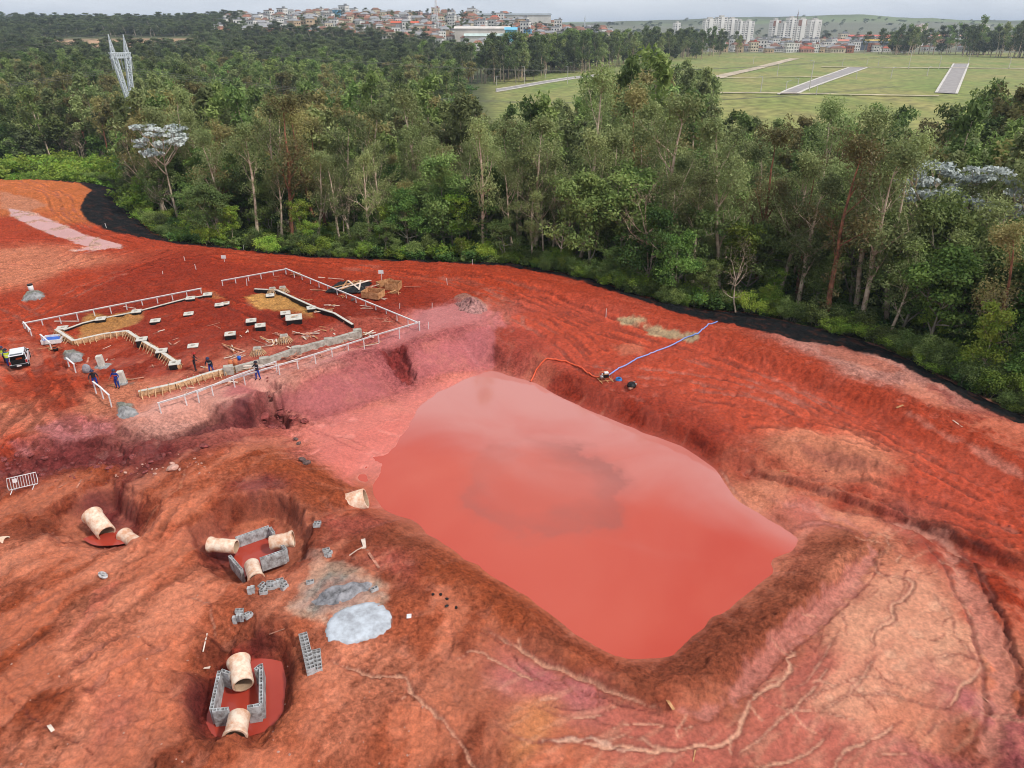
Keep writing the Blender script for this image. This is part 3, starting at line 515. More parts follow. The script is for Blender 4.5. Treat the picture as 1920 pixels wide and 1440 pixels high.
# ---- rain wash: particles running down the slope leave paler threads and tiny channels
c3 = 2; Hs = blur(H, 1)[::c3, ::c3] + 0.05 * fbm(GX[::c3, ::c3], GY[::c3, ::c3], 1.6, 3, 130)
gy_, gx_ = np.gradient(Hs, RES * c3); A = np.zeros(Hs.shape, np.float32); npn = 160000
yy = Y0 + (rng.random(npn) ** 1.6) * (115 - Y0); xx = rng.uniform(-1, 1, npn) * (yy * .85 + 10)
pxx = (xx - X0) / (RES * c3); pyy = (yy - Y0) / (RES * c3); vx = np.zeros(npn); vy = np.zeros(npn)
for s in range(150):
    ix = np.clip(pxx.astype(np.int32), 1, Hs.shape[1] - 2); iy = np.clip(pyy.astype(np.int32), 1, Hs.shape[0] - 2)
    gx1 = -gx_[iy, ix]; gy1 = -gy_[iy, ix]; vx = vx * .72 + gx1; vy = vy * .72 + gy1; sp = np.hypot(vx, vy) + 1e-5
    np.add.at(A, (iy, ix), 1.0)
    pxx = pxx + vx / sp * .8; pyy = pyy + vy / sp * .8
A = A / (blur(A, 9) + 1.5)
fA = bilin(A, np.clip(gidx(GX, GY, RES * c3)[0], 0, None), np.clip(gidx(GX, GY, RES * c3)[1], 0, None)); fA = sstep(1.1, 2.6, fA) * (1 - SHEET) * (1 - FOR) * (H > WATER - .1)
near = sstep(100, 45, GY)
H -= fA * .05 * near
pale = np.clip(COL * 1.12 + .045, 0, .85); kk = (fA * .9 * near * (.35 + .65 * sstep(-.2, .3, NB + NM * .5)))[..., None]; COL = COL * (1 - kk) + pale * kk
# mottling: clods, damp streaks, silt films
st = fbm(GX * .35 + GY * .2, GY * 1.0 - GX * .5, 1.6, 4, 150)
al_, ac_ = GX * .43 + GY * .90, GX * .90 - GY * .43; lf_ = sstep(3, -3, GX)
NG = fbm(GX, GY, .33, 2, 210); NOW = np.zeros_like(H)
for pl in ([(700,975),(860,1035),(1080,1195),(1230,1250),(1400,1150),(1510,1020),(1640,1000),(1630,1060),(1530,1150),(1400,1280),(1250,1320),(1000,1215),(820,1090)], [(500,850),(600,850),(680,940),(600,960),(480,900)], [(150,800),(260,800),(400,760),(450,700),(700,560),(1000,520),(1400,600),(1960,880),(1960,1070),(1700,950),(1400,850),(1060,695),(940,610),(950,700),(740,760),(590,810),(300,835),(150,835)], [(0,700),(250,700),(260,880),(0,910)], [(340,1350),(355,1260),(400,1175),(560,1165),(565,1390),(440,1425),(350,1400)]):
    sl, m = area(pl, .8, .8); NOW[sl] = np.maximum(NOW[sl], m)
wn_ = lf_ * fbm(al_ * .38, ac_, 3.2, 6, 160, .6) + (1 - lf_) * fbm(GX, GY, 5.0, 6, 160, .62) + .08 * st; WASH = np.maximum(sstep(-.14, .10, wn_) * sstep(75, 55, GY) * (1 - NOW), SILT)
PLAT = area([(900,620),(1000,540),(1300,610),(1930,880),(1930,1050),(1700,955),(1400,850),(1060,695)], 3, 2); PM = np.zeros_like(H); PM[PLAT[0]] = PLAT[1]
st2 = fbm((GX * .62 + GY * .78) * .22, (GX * .78 - GY * .62) * 1.6, 1.3, 5, 155, .6)
mot = 1 + (.20 * NF + .20 * NM + .05 * NB) * (1 - .65 * WASH) * (1 - .6 * PM) + .10 * st + .24 * st2 * np.maximum(PM, .3)
wm_ = (WASH * (1 - SILT) * .45 * (1 - SHEET) * (1 - FOR) * sstep(.03, .07, COL[..., 1]))[..., None]; COL = COL * (1 - wm_) + np.array(lin((218, 122, 94)), np.float32) * wm_
rk_ = ((1 - WASH) * (1 - SILT) * (1 - SHEET) * (1 - FOR) * sstep(75, 55, GY) * (1 - PM))[..., None]; COL = COL * (1 - rk_ * np.array((.10, .16, .16), np.float32) * (1 - NOW[..., None]))
dots = sstep(.30, .42, NG + .25 * NM) * (1 - .85 * np.maximum(WASH, PM * .7)) * (1 - FOR) * (1 - SHEET); COL = COL * (1 - .30 * dots[..., None]); H -= dots * .035
COL *= (1 + .22 * NG * (1 - .7 * WASH) * (1 - SHEET))[..., None]; H += .03 * NG * (1 - .8 * WASH)
COL *= np.where(SHEET > .5, 1, mot)[..., None]
fm = sstep(.16, .34, fbm(GX, GY, 6.5, 6, 160, .62) + .25 * NF) * (1 - SHEET) * (1 - FOR) * .16 * sstep(.03, .09, COL[..., 1]) * (1 - PM)
ft = np.array(lin((222, 132, 108)), np.float32); COL = COL * (1 - fm[..., None]) + ft * fm[..., None]
dk = sstep(.2, .36, fbm(GX, GY, 1.1, 5, 170, .65) + .3 * NB) * (1 - SHEET) * (1 - FOR) * (1 - .7 * SILT) * .5 * (1 - PM) * (1 - .8 * WASH)
COL = COL * (1 - dk[..., None] * np.array((.5, .56, .58), np.float32))
sa_, sb_ = (GX * .8 + GY * .6), (GX * .6 - GY * .8)
fan = np.zeros_like(H); sl, m = area([(1400,900),(1600,960),(1720,1000),(1850,1150),(1880,1440),(1000,1460),(880,1250),(1000,1250),(1250,1345),(1380,1320),(1630,1060),(1600,990)], 1.0, .6); fan[sl] = m
sk = ridge(sa_ * .22 + WX * .5, sb_ + WY * .5, 1.5, 4, 222); up_ = sstep(.62, .82, sk) * fan; COL = COL * (1 - .26 * up_[..., None]) + np.array(lin((236, 166, 140)), np.float32) * .26 * up_[..., None]
dn_ = sstep(.25, .08, sk) * fan * (1 - up_); COL *= (1 - dn_[..., None] * np.array((.10, .17, .16), np.float32)); H -= .01 * dn_
sk2 = ridge(al_ * .25 + WX * .4, ac_ + WY * .4, 1.2, 4, 224); lfm = WASH * (1 - SILT) * lf_; COL *= (1 + (.11 * sstep(.6, .85, sk2) - .14 * sstep(.3, .1, sk2)) * lfm)[..., None]
for sl, m, rgb in RLATE: mixc(sl, m, rgb)
ck_ = sstep(.955, .985, ridge(GX + WX * .6 + NF * .12, GY + WY * .6, 2.3, 1, 215)) * sstep(-.1, .2, NB + NM * .6) * (1 - .75 * np.maximum(WASH, PM)) * (1 - FOR) * (1 - SHEET) * sstep(90, 65, GY)
COL *= (1 - .42 * ck_)[..., None]; H -= .06 * ck_
_nr = sstep(.4, .12, np.abs(H - WATER)) * .85; H = H * (1 - _nr) + blur(H, 6) * _nr
g1m = np.zeros_like(H); g1m[g1[0]] = g1[1]; Hb_ = blur(H[g1[0]], 14); H[g1[0]] = H[g1[0]] * (1 - g1[1]) + (Hb_ - .03) * g1[1]
# fresh cut clay, with shade painted into its colour wherever a wall is steep
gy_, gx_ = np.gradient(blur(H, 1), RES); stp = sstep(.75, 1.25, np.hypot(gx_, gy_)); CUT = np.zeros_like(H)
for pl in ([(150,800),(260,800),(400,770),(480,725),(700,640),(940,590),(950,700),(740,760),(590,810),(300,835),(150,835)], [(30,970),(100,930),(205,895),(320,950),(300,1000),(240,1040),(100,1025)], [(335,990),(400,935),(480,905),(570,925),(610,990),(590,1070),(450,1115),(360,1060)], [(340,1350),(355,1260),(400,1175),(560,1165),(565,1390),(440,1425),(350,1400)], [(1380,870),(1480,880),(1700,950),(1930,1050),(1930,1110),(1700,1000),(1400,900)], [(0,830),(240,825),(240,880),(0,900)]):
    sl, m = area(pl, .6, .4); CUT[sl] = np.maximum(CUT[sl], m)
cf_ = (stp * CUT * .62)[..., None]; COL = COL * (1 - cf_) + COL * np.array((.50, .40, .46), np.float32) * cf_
fold = ridge(GX * .5 + GY * .3, GY, 1.6, 3, 180); H += SHEET * fold * .16
mud = sstep(.05, .35, fbm(GX, GY, 1.4, 4, 182)) * SHEET * .5; COL = COL * (1 - mud[..., None]) + np.array(lin((96, 52, 42)), np.float32) * mud[..., None]
COL *= np.array((1.0, 1.13, 1.0), np.float32)
KALB = 0.80
COL = np.clip(COL * KALB, .004, .85).astype(np.float32)
def hz(x, y):
    fx, fy = gidx(np.array([x]), np.array([y])); 
    return float(bilin(H, fx, fy)[0]) if (X0 < x < X1 and Y0 < y < Y1) else float(zfar(x, y))
def at(px, py, dz=0.0):
    z = -1.0
    for k in range(9):
        x, y = P(px, py, z); z = .5 * z + .5 * (hz(x, y)) if k < 5 else hz(x, y)
    return Vector((x, y, z + dz))
print('ground arrays', time.time() - T0)
# ------------------------------------------------------------------ object helpers
SC = scene.collection
def tag(o, label=None, cat=None, group=None, kind=None):
    if label: o['label'] = label
    if cat: o['category'] = cat
    if group: o['group'] = group
    if kind: o['kind'] = kind
    return o
def empty(name, loc, rz=0, label=None, cat=None, group=None):
    o = bpy.data.objects.new(name, None); SC.objects.link(o); o.location = loc; o.rotation_euler = (0, 0, rz); o.empty_display_size = .3
    return tag(o, label, cat, group)
def link(name, me, parent=None):
    o = bpy.data.objects.new(name, me); SC.objects.link(o)
    if parent: o.parent = parent
    return o
def npmesh(name, V, quads, mats=(), smooth=False, midx=None, tris=None):
    me = bpy.data.meshes.new(name); V = np.asarray(V, np.float32); nq = 0 if quads is None else len(quads); nt_ = 0 if tris is None else len(tris)
    me.vertices.add(len(V)); me.vertices.foreach_set('co', V.ravel())
    loops = np.concatenate(([np.asarray(quads, np.int32).ravel()] if nq else []) + ([np.asarray(tris, np.int32).ravel()] if nt_ else []))
    me.loops.add(len(loops)); me.loops.foreach_set('vertex_index', loops); me.polygons.add(nq + nt_)
    st_ = np.concatenate([np.arange(nq, dtype=np.int32) * 4, nq * 4 + np.arange(nt_, dtype=np.int32) * 3])
    me.polygons.foreach_set('loop_start', st_)
    for m in mats: me.materials.append(m)
    if midx is not None: me.polygons.foreach_set('material_index', np.asarray(midx, np.int32))
    if smooth: me.polygons.foreach_set('use_smooth', np.ones(nq + nt_, bool))
    me.update(calc_edges=True); me.validate(); return me
def colattr(me, name, C3):
    at_ = me.attributes.new(name, 'FLOAT_COLOR', 'POINT'); C4 = np.ones((len(C3), 4), np.float32); C4[:, :3] = C3; at_.data.foreach_set('color', C4.ravel())
class MB:
    def __init__(s): s.v = []; s.f = []; s.m = []
    def add(s, vs, fs, m=0):
        b = len(s.v); s.v += [tuple(v) for v in vs]; s.f += [tuple(b + i for i in f) for f in fs]; s.m += [m] * len(fs); return s
    def box(s, c, d, rz=0, m=0, tilt=None, top=1.0):
        hx, hy, hz_ = d[0] / 2, d[1] / 2, d[2] / 2
        vs = [Vector((x * (top if z > 0 else 1), y * (top if z > 0 else 1), z)) for z in (-hz_, hz_) for x, y in ((-hx, -hy), (hx, -hy), (hx, hy), (-hx, hy))]
        Mx = Matrix.Rotation(rz, 3, 'Z')
        if tilt: Mx = Mx @ Matrix.Rotation(tilt[0], 3, 'X') @ Matrix.Rotation(tilt[1], 3, 'Y')
        c = Vector(c); return s.add([Mx @ v + c for v in vs], [(3, 2, 1, 0), (4, 5, 6, 7), (0, 1, 5, 4), (1, 2, 6, 5), (2, 3, 7, 6), (3, 0, 4, 7)], m)
    def beam(s, p, q, w_, h, m=0, up=(0, 0, 1)):
        p, q = Vector(p), Vector(q); d = (q - p); 
        if d.length < 1e-5: return s
        d.normalize(); up = Vector(up); 
        if abs(d.dot(up)) > .98: up = Vector((1, 0, 0))
        x = d.cross(up).normalized(); y = x.cross(d).normalized()
        vs = [b + x * sx_ * w_ / 2 + y * sy_ * h / 2 for b in (p, q) for sx_, sy_ in ((-1, -1), (1, -1), (1, 1), (-1, 1))]
        return s.add(vs, [(3, 2, 1, 0), (4, 5, 6, 7), (0, 1, 5, 4), (1, 2, 6, 5), (2, 3, 7, 6), (3, 0, 4, 7)], m)
    def tube(s, pts, rad, n=8, m=0, cap=True):
        pts = [Vector(p) for p in pts]; rad = rad if isinstance(rad, (list, tuple)) else [rad] * len(pts); rings = []
        X = None
        for i, p in enumerate(pts):
            d = (pts[min(i + 1, len(pts) - 1)] - pts[max(i - 1, 0)]).normalized()
            if X is None: X = d.cross(Vector((0, 0, 1)) if abs(d.z) < .9 else Vector((1, 0, 0))).normalized()
            X = (X - d * X.dot(d)).normalized(); Y = d.cross(X)
            rings.append([p + (X * math.cos(2 * math.pi * k / n) + Y * math.sin(2 * math.pi * k / n)) * rad[i] for k in range(n)])
        vs = [v for r_ in rings for v in r_]; fs = [(i * n + k, i * n + (k + 1) % n, (i + 1) * n + (k + 1) % n, (i + 1) * n + k) for i in range(len(pts) - 1) for k in range(n)]
        if cap: fs += [tuple(range(n))[::-1], tuple((len(pts) - 1) * n + k for k in range(n))]
        return s.add(vs, fs, m)
    def lathe(s, prof, n=24, m=0, M=None, a0=0, a1=2 * math.pi):   # profile of (radius, height), round local Z
        full = abs(a1 - a0 - 2 * math.pi) < 1e-6; k = n if full else n + 1
        vs = []
        for r_, z in prof:
            for i in range(k):
                a = a0 + (a1 - a0) * i / n; v = Vector((r_ * math.cos(a), r_ * math.sin(a), z)); vs.append(M @ v if M else v)
        fs = [(j * k + i, j * k + (i + 1) % k, (j + 1) * k + (i + 1) % k, (j + 1) * k + i) for j in range(len(prof) - 1) for i in range(n)]
        return s.add(vs, fs, m)
    def build(s, name, mats, parent=None, smooth=False, bevel=0, world=False):
        me = bpy.data.meshes.new(name); off = parent.matrix_basis.translation if (parent is not None and world) else Vector((0, 0, 0))
        me.from_pydata([Vector(v) - off for v in s.v], [], s.f)
        for m in (mats if isinstance(mats, (list, tuple)) else [mats]): me.materials.append(m)
        me.polygons.foreach_set('material_index', s.m)
        if smooth: me.polygons.foreach_set('use_smooth', [True] * len(s.f))
        me.update(); o = link(name, me, parent)
        if bevel:
            b = o.modifiers.new('bevel', 'BEVEL'); b.width = bevel; b.segments = 2; b.limit_method = 'ANGLE'
        return o
_M = {}
def mat(name, rgb, rough=.7, var=.12, scale=3.0, bump=.0, metal=0.0, rgb2=None, s2=None, spec=.3, objrand=0.0):
    if name in _M: return _M[name]
    m = bpy.data.materials.new(name); m.use_nodes = True; n = m.node_tree.nodes; l = m.node_tree.links; b = n['Principled BSDF']
    b.inputs['Roughness'].default_value = rough; b.inputs['Metallic'].default_value = metal; b.inputs['Specular IOR Level'].default_value = spec
    c = lin(rgb) if max(rgb) > 1.5 else rgb; c2 = (lin(rgb2) if max(rgb2) > 1.5 else rgb2) if rgb2 else tuple(max(0, v * (1 - 2.2 * var)) for v in c)
    t = n.new('ShaderNodeTexCoord'); nz = n.new('ShaderNodeTexNoise'); nz.inputs['Scale'].default_value = scale; nz.inputs['Detail'].default_value = 5; nz.inputs['Roughness'].default_value = .65
    l.new(t.outputs['Object'], nz.inputs['Vector']); r = n.new('ShaderNodeValToRGB'); l.new(nz.outputs['Fac'], r.inputs[0])
    r.color_ramp.elements[0].position = .35; r.color_ramp.elements[1].position = .62; r.color_ramp.elements[0].color = c2 + (1,); r.color_ramp.elements[1].color = tuple(min(1, v * (1 + var * .6)) for v in c) + (1,)
    out = r.outputs[0]
    if objrand:
        oi = n.new('ShaderNodeObjectInfo'); h = n.new('ShaderNodeHueSaturation'); mr = n.new('ShaderNodeMapRange'); l.new(oi.outputs['Random'], mr.inputs[0]); mr.inputs[3].default_value = 1 - objrand; mr.inputs[4].default_value = 1 + objrand
        l.new(mr.outputs[0], h.inputs['Value']); l.new(out, h.inputs['Color']); out = h.outputs[0]
    l.new(out, b.inputs['Base Color'])
    if bump:
        bn = n.new('ShaderNodeTexNoise'); bn.inputs['Scale'].default_value = s2 or scale * 4; bn.inputs['Detail'].default_value = 4; l.new(t.outputs['Object'], bn.inputs['Vector'])
        bp = n.new('ShaderNodeBump'); bp.inputs['Strength'].default_value = bump; bp.inputs['Distance'].default_value = .05; l.new(bn.outputs['Fac'], bp.inputs['Height']); l.new(bp.outputs[0], b.inputs['Normal'])
    _M[name] = m; return m

# ------------------------------------------------------------------ soil material and the ground sheet
def soil_material():
    m = bpy.data.materials.new('red soil'); m.use_nodes = True; n = m.node_tree.nodes; l = m.node_tree.links; b = n['Principled BSDF']
    a = n.new('ShaderNodeAttribute'); a.attribute_name = 'Col'; a2 = n.new('ShaderNodeAttribute'); a2.attribute_name = 'Wet'
    t = n.new('ShaderNodeTexCoord')
    def noise(s, d, ro=.6):
        q_ = n.new('ShaderNodeTexNoise'); q_.inputs['Scale'].default_value = s; q_.inputs['Detail'].default_value = d; q_.inputs['Roughness'].default_value = ro; l.new(t.outputs['Object'], q_.inputs['Vector']); return q_
    n_a = noise(4.0, 9, .78); n_b = noise(1.3, 6, .7); n_c = noise(14, 4, .7)
    mr = n.new('ShaderNodeMapRange'); mr.inputs[1].default_value = .38; mr.inputs[2].default_value = .62; mr.inputs[3].default_value = .55; mr.inputs[4].default_value = 1.4; l.new(n_a.outputs[0], mr.inputs[0])
    mr2 = n.new('ShaderNodeMapRange'); mr2.inputs[1].default_value = .3; mr2.inputs[2].default_value = .7; mr2.inputs[3].default_value = .86; mr2.inputs[4].default_value = 1.12; l.new(n_b.outputs[0], mr2.inputs[0])
    mm = n.new('ShaderNodeMath'); mm.operation = 'MULTIPLY'; l.new(mr.outputs[0], mm.inputs[0]); l.new(mr2.outputs[0], mm.inputs[1])
    # damp areas are smoother in colour
    wm = n.new('ShaderNodeMix'); wm.data_type = 'FLOAT'; l.new(a2.outputs['Fac'], wm.inputs[0]); l.new(mm.outputs[0], wm.inputs[2]); 
    sm_ = n.new('ShaderNodeMath'); sm_.operation = 'MULTIPLY_ADD'; sm_.inputs[1].default_value = .45; sm_.inputs[2].default_value = .55; l.new(mm.outputs[0], sm_.inputs[0]); l.new(sm_.outputs[0], wm.inputs[3])
    mc = n.new('ShaderNodeVectorMath'); mc.operation = 'SCALE'; l.new(a.outputs['Color'], mc.inputs[0]); l.new(wm.outputs[0], mc.inputs['Scale'])
    # specks of pale grit
    sp = n.new('ShaderNodeMapRange'); sp.inputs[1].default_value = .74; sp.inputs[2].default_value = .8; l.new(n_c.outputs[0], sp.inputs[0])
    sp2 = n.new('ShaderNodeMath'); sp2.operation = 'MULTIPLY'; sp2.inputs[1].default_value = .5; l.new(sp.outputs[0], sp2.inputs[0])
    mx_ = n.new('ShaderNodeMix'); mx_.data_type = 'RGBA'; l.new(sp2.outputs[0], mx_.inputs[0]); l.new(mc.outputs[0], mx_.inputs[6]); mx_.inputs[7].default_value = lin((226, 170, 146)) + (1,)
    l.new(mx_.outputs[2], b.inputs['Base Color'])
    rr_ = n.new('ShaderNodeMapRange'); rr_.inputs[3].default_value = .8; rr_.inputs[4].default_value = .36; l.new(a2.outputs['Fac'], rr_.inputs[0]); l.new(rr_.outputs[0], b.inputs['Roughness']); sv = n.new('ShaderNodeMapRange'); sv.inputs[3].default_value = .1; sv.inputs[4].default_value = .45; l.new(a2.outputs['Fac'], sv.inputs[0]); l.new(sv.outputs[0], b.inputs['Specular IOR Level'])
    bp = n.new('ShaderNodeBump'); bs = n.new('ShaderNodeMapRange'); bs.inputs[3].default_value = 1.0; bs.inputs[4].default_value = .3; l.new(a2.outputs['Fac'], bs.inputs[0]); l.new(bs.outputs[0], bp.inputs['Strength'])
    bp.inputs['Distance'].default_value = .22; ad = n.new('ShaderNodeMath'); ad.operation = 'MULTIPLY_ADD'; ad.inputs[1].default_value = .35; l.new(n_c.outputs[0], ad.inputs[0]); l.new(n_a.outputs[0], ad.inputs[2]); l.new(ad.outputs[0], bp.inputs['Height']); l.new(bp.outputs[0], b.inputs['Normal'])
    return m
MSOIL = soil_material()
yr = [13.0]
while yr[-1] < 170: yr.append(yr[-1] * 1.0031)
yr = np.array(yr, np.float32); ur = np.concatenate([np.linspace(-1.9, -.85, 45), np.linspace(-.84, .84, 1250), np.linspace(.85, 1.9, 45)]).astype(np.float32)
YY = np.repeat(yr[:, None], len(ur), 1); XX = ur[None, :] * (YY + 14)
fx, fy = gidx(XX, YY); inb = (XX > X0 + .3) & (XX < X1 - .3)
ZZ = np.where(inb, bilin(H, fx, fy), zfar(XX, YY)); ed = sstep(X1 - 8, X1 - .5, XX) + sstep(X0 + 8, X0 + .5, XX) + sstep(150, 168, YY); ed = np.clip(ed, 0, 1)
ZZ = ZZ * (1 - ed) + zfar(XX, YY) * ed
CV = bilin(COL, fx, fy); WV = bilin(np.maximum(SILT * .9, np.maximum(WASH * .55, PM * .5)) * (1 - SHEET) + (H < WATER + .12) * .4, fx, fy)
FV = bilin(FOR, fx, fy)
nr, ncol = YY.shape; idx = np.arange(nr * ncol, dtype=np.int32).reshape(nr, ncol)
quads = np.stack([idx[:-1, :-1], idx[:-1, 1:], idx[1:, 1:], idx[1:, :-1]], -1).reshape(-1, 4)
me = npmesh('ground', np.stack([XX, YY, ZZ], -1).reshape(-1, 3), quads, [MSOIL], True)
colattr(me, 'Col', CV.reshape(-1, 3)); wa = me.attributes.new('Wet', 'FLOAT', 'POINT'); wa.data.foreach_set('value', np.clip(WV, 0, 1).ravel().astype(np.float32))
g = link('ground', me); tag(g, kind='structure')
# far land
def ringmesh():
    ys_ = [166.0]
    while ys_[-1] < 12000: ys_.append(ys_[-1] * 1.022)
    ys_ = np.array(ys_); us_ = np.linspace(-1.3, 1.3, 330); Yf = np.repeat(ys_[:, None], len(us_), 1); Xf = us_[None, :] * Yf
    Zf = zfar(Xf, Yf) + fbm(Xf, Yf, 90, 3, 300) * 2.0 * sstep(600, 1200, Yf) + (fbm(Xf, Yf, 1400, 4, 310) * 26 + np.abs(fbm(Xf, Yf, 700, 3, 320)) * 30) * sstep(1500, 3600, Yf)
    Zf[0] -= .6
    return Xf, Yf, Zf
Xf, Yf, Zf = ringmesh()
EXT = 50
cf = np.zeros(Xf.shape + (3,), np.float32); cf[:] = lin((74, 80, 44))
uf = Xf / Yf
field = sstep(-.01, .03, uf - (-.04 + .0)) * sstep(205, 235, Yf) * sstep(1000, 930, Yf)
gm = np.clip(fbm(Xf, Yf * .5, 34, 5, 330, .65) * 1.5, -.6, .6)
gc = np.array(lin((106, 126, 54)), np.float32) * (.5 - gm[..., None] * .7) * 1.0 + np.array(lin((146, 136, 82)), np.float32) * (.5 + gm[..., None] * .7)
cf = cf * (1 - field[..., None]) + gc * field[..., None]
br = sstep(-.60, -.57, uf) * sstep(-.37, -.42, uf) * sstep(700, 715, Yf) * sstep(860, 840, Yf)
cf = cf * (1 - br[..., None]) + np.array(lin((176, 140, 108)), np.float32) * br[..., None]
town = sstep(900, 1000, Yf) * sstep(3000, 2600, Yf) * sstep(-.02, .02, uf); cf = cf * (1 - .6 * town[..., None]) + np.array(lin((120, 118, 100)), np.float32) * .6 * town[..., None]
hl = sstep(2200, 3000, Yf) * sstep(-.05, .35, fbm(Xf, Yf, 500, 3, 340)); cf = cf * (1 - .6 * hl[..., None]) + np.array(lin((120, 138, 78)), np.float32) * .6 * hl[..., None]
gl = sstep(-.66, -.55, -np.abs(uf + .62) * .9 - .55) * 0
gf2 = sstep(-.50, -.53, uf) * sstep(212, 195, Yf); cf = cf * (1 - gf2[..., None]) + np.array(lin((96, 128, 44)), np.float32) * gf2[..., None]
mland = bpy.data.materials.new('land'); mland.use_nodes = True; b_ = mland.node_tree.nodes['Principled BSDF']; a_ = mland.node_tree.nodes.new('ShaderNodeAttribute'); a_.attribute_name = 'Col'
nzl = mland.node_tree.nodes.new('ShaderNodeTexNoise'); nzl.inputs['Scale'].default_value = .25; nzl.inputs['Detail'].default_value = 6; tcl = mland.node_tree.nodes.new('ShaderNodeTexCoord'); mland.node_tree.links.new(tcl.outputs['Object'], nzl.inputs['Vector'])
mrl = mland.node_tree.nodes.new('ShaderNodeMapRange'); mrl.inputs[1].default_value = .3; mrl.inputs[2].default_value = .7; mrl.inputs[3].default_value = .6; mrl.inputs[4].default_value = 1.35; mland.node_tree.links.new(nzl.outputs[0], mrl.inputs[0])
vml = mland.node_tree.nodes.new('ShaderNodeVectorMath'); vml.operation = 'SCALE'; mland.node_tree.links.new(a_.outputs['Color'], vml.inputs[0]); mland.node_tree.links.new(mrl.outputs[0], vml.inputs['Scale']); mland.node_tree.links.new(vml.outputs[0], b_.inputs['Base Color']); b_.inputs['Roughness'].default_value = .95
nr, ncol = Xf.shape; idx = np.arange(nr * ncol, dtype=np.int32).reshape(nr, ncol); quads = np.stack([idx[:-1, :-1], idx[:-1, 1:], idx[1:, 1:], idx[1:, :-1]], -1).reshape(-1, 4)
me = npmesh('terrain', np.stack([Xf, Yf, Zf], -1).reshape(-1, 3), quads, [mland], True); colattr(me, 'Col', cf.reshape(-1, 3)); tag(link('terrain', me), kind='structure')
# ground behind and beside the camera, below everything seen
b = MB(); bm_ = np.array([(-300, -200), (300, -200), (300, 190), (-300, 190)])
b.add([(x, y, -9) for x, y in bm_], [(0, 1, 2, 3)]); tag(b.build('outer_ground', mat('outer ground', (120, 66, 46), .9)), kind='structure')

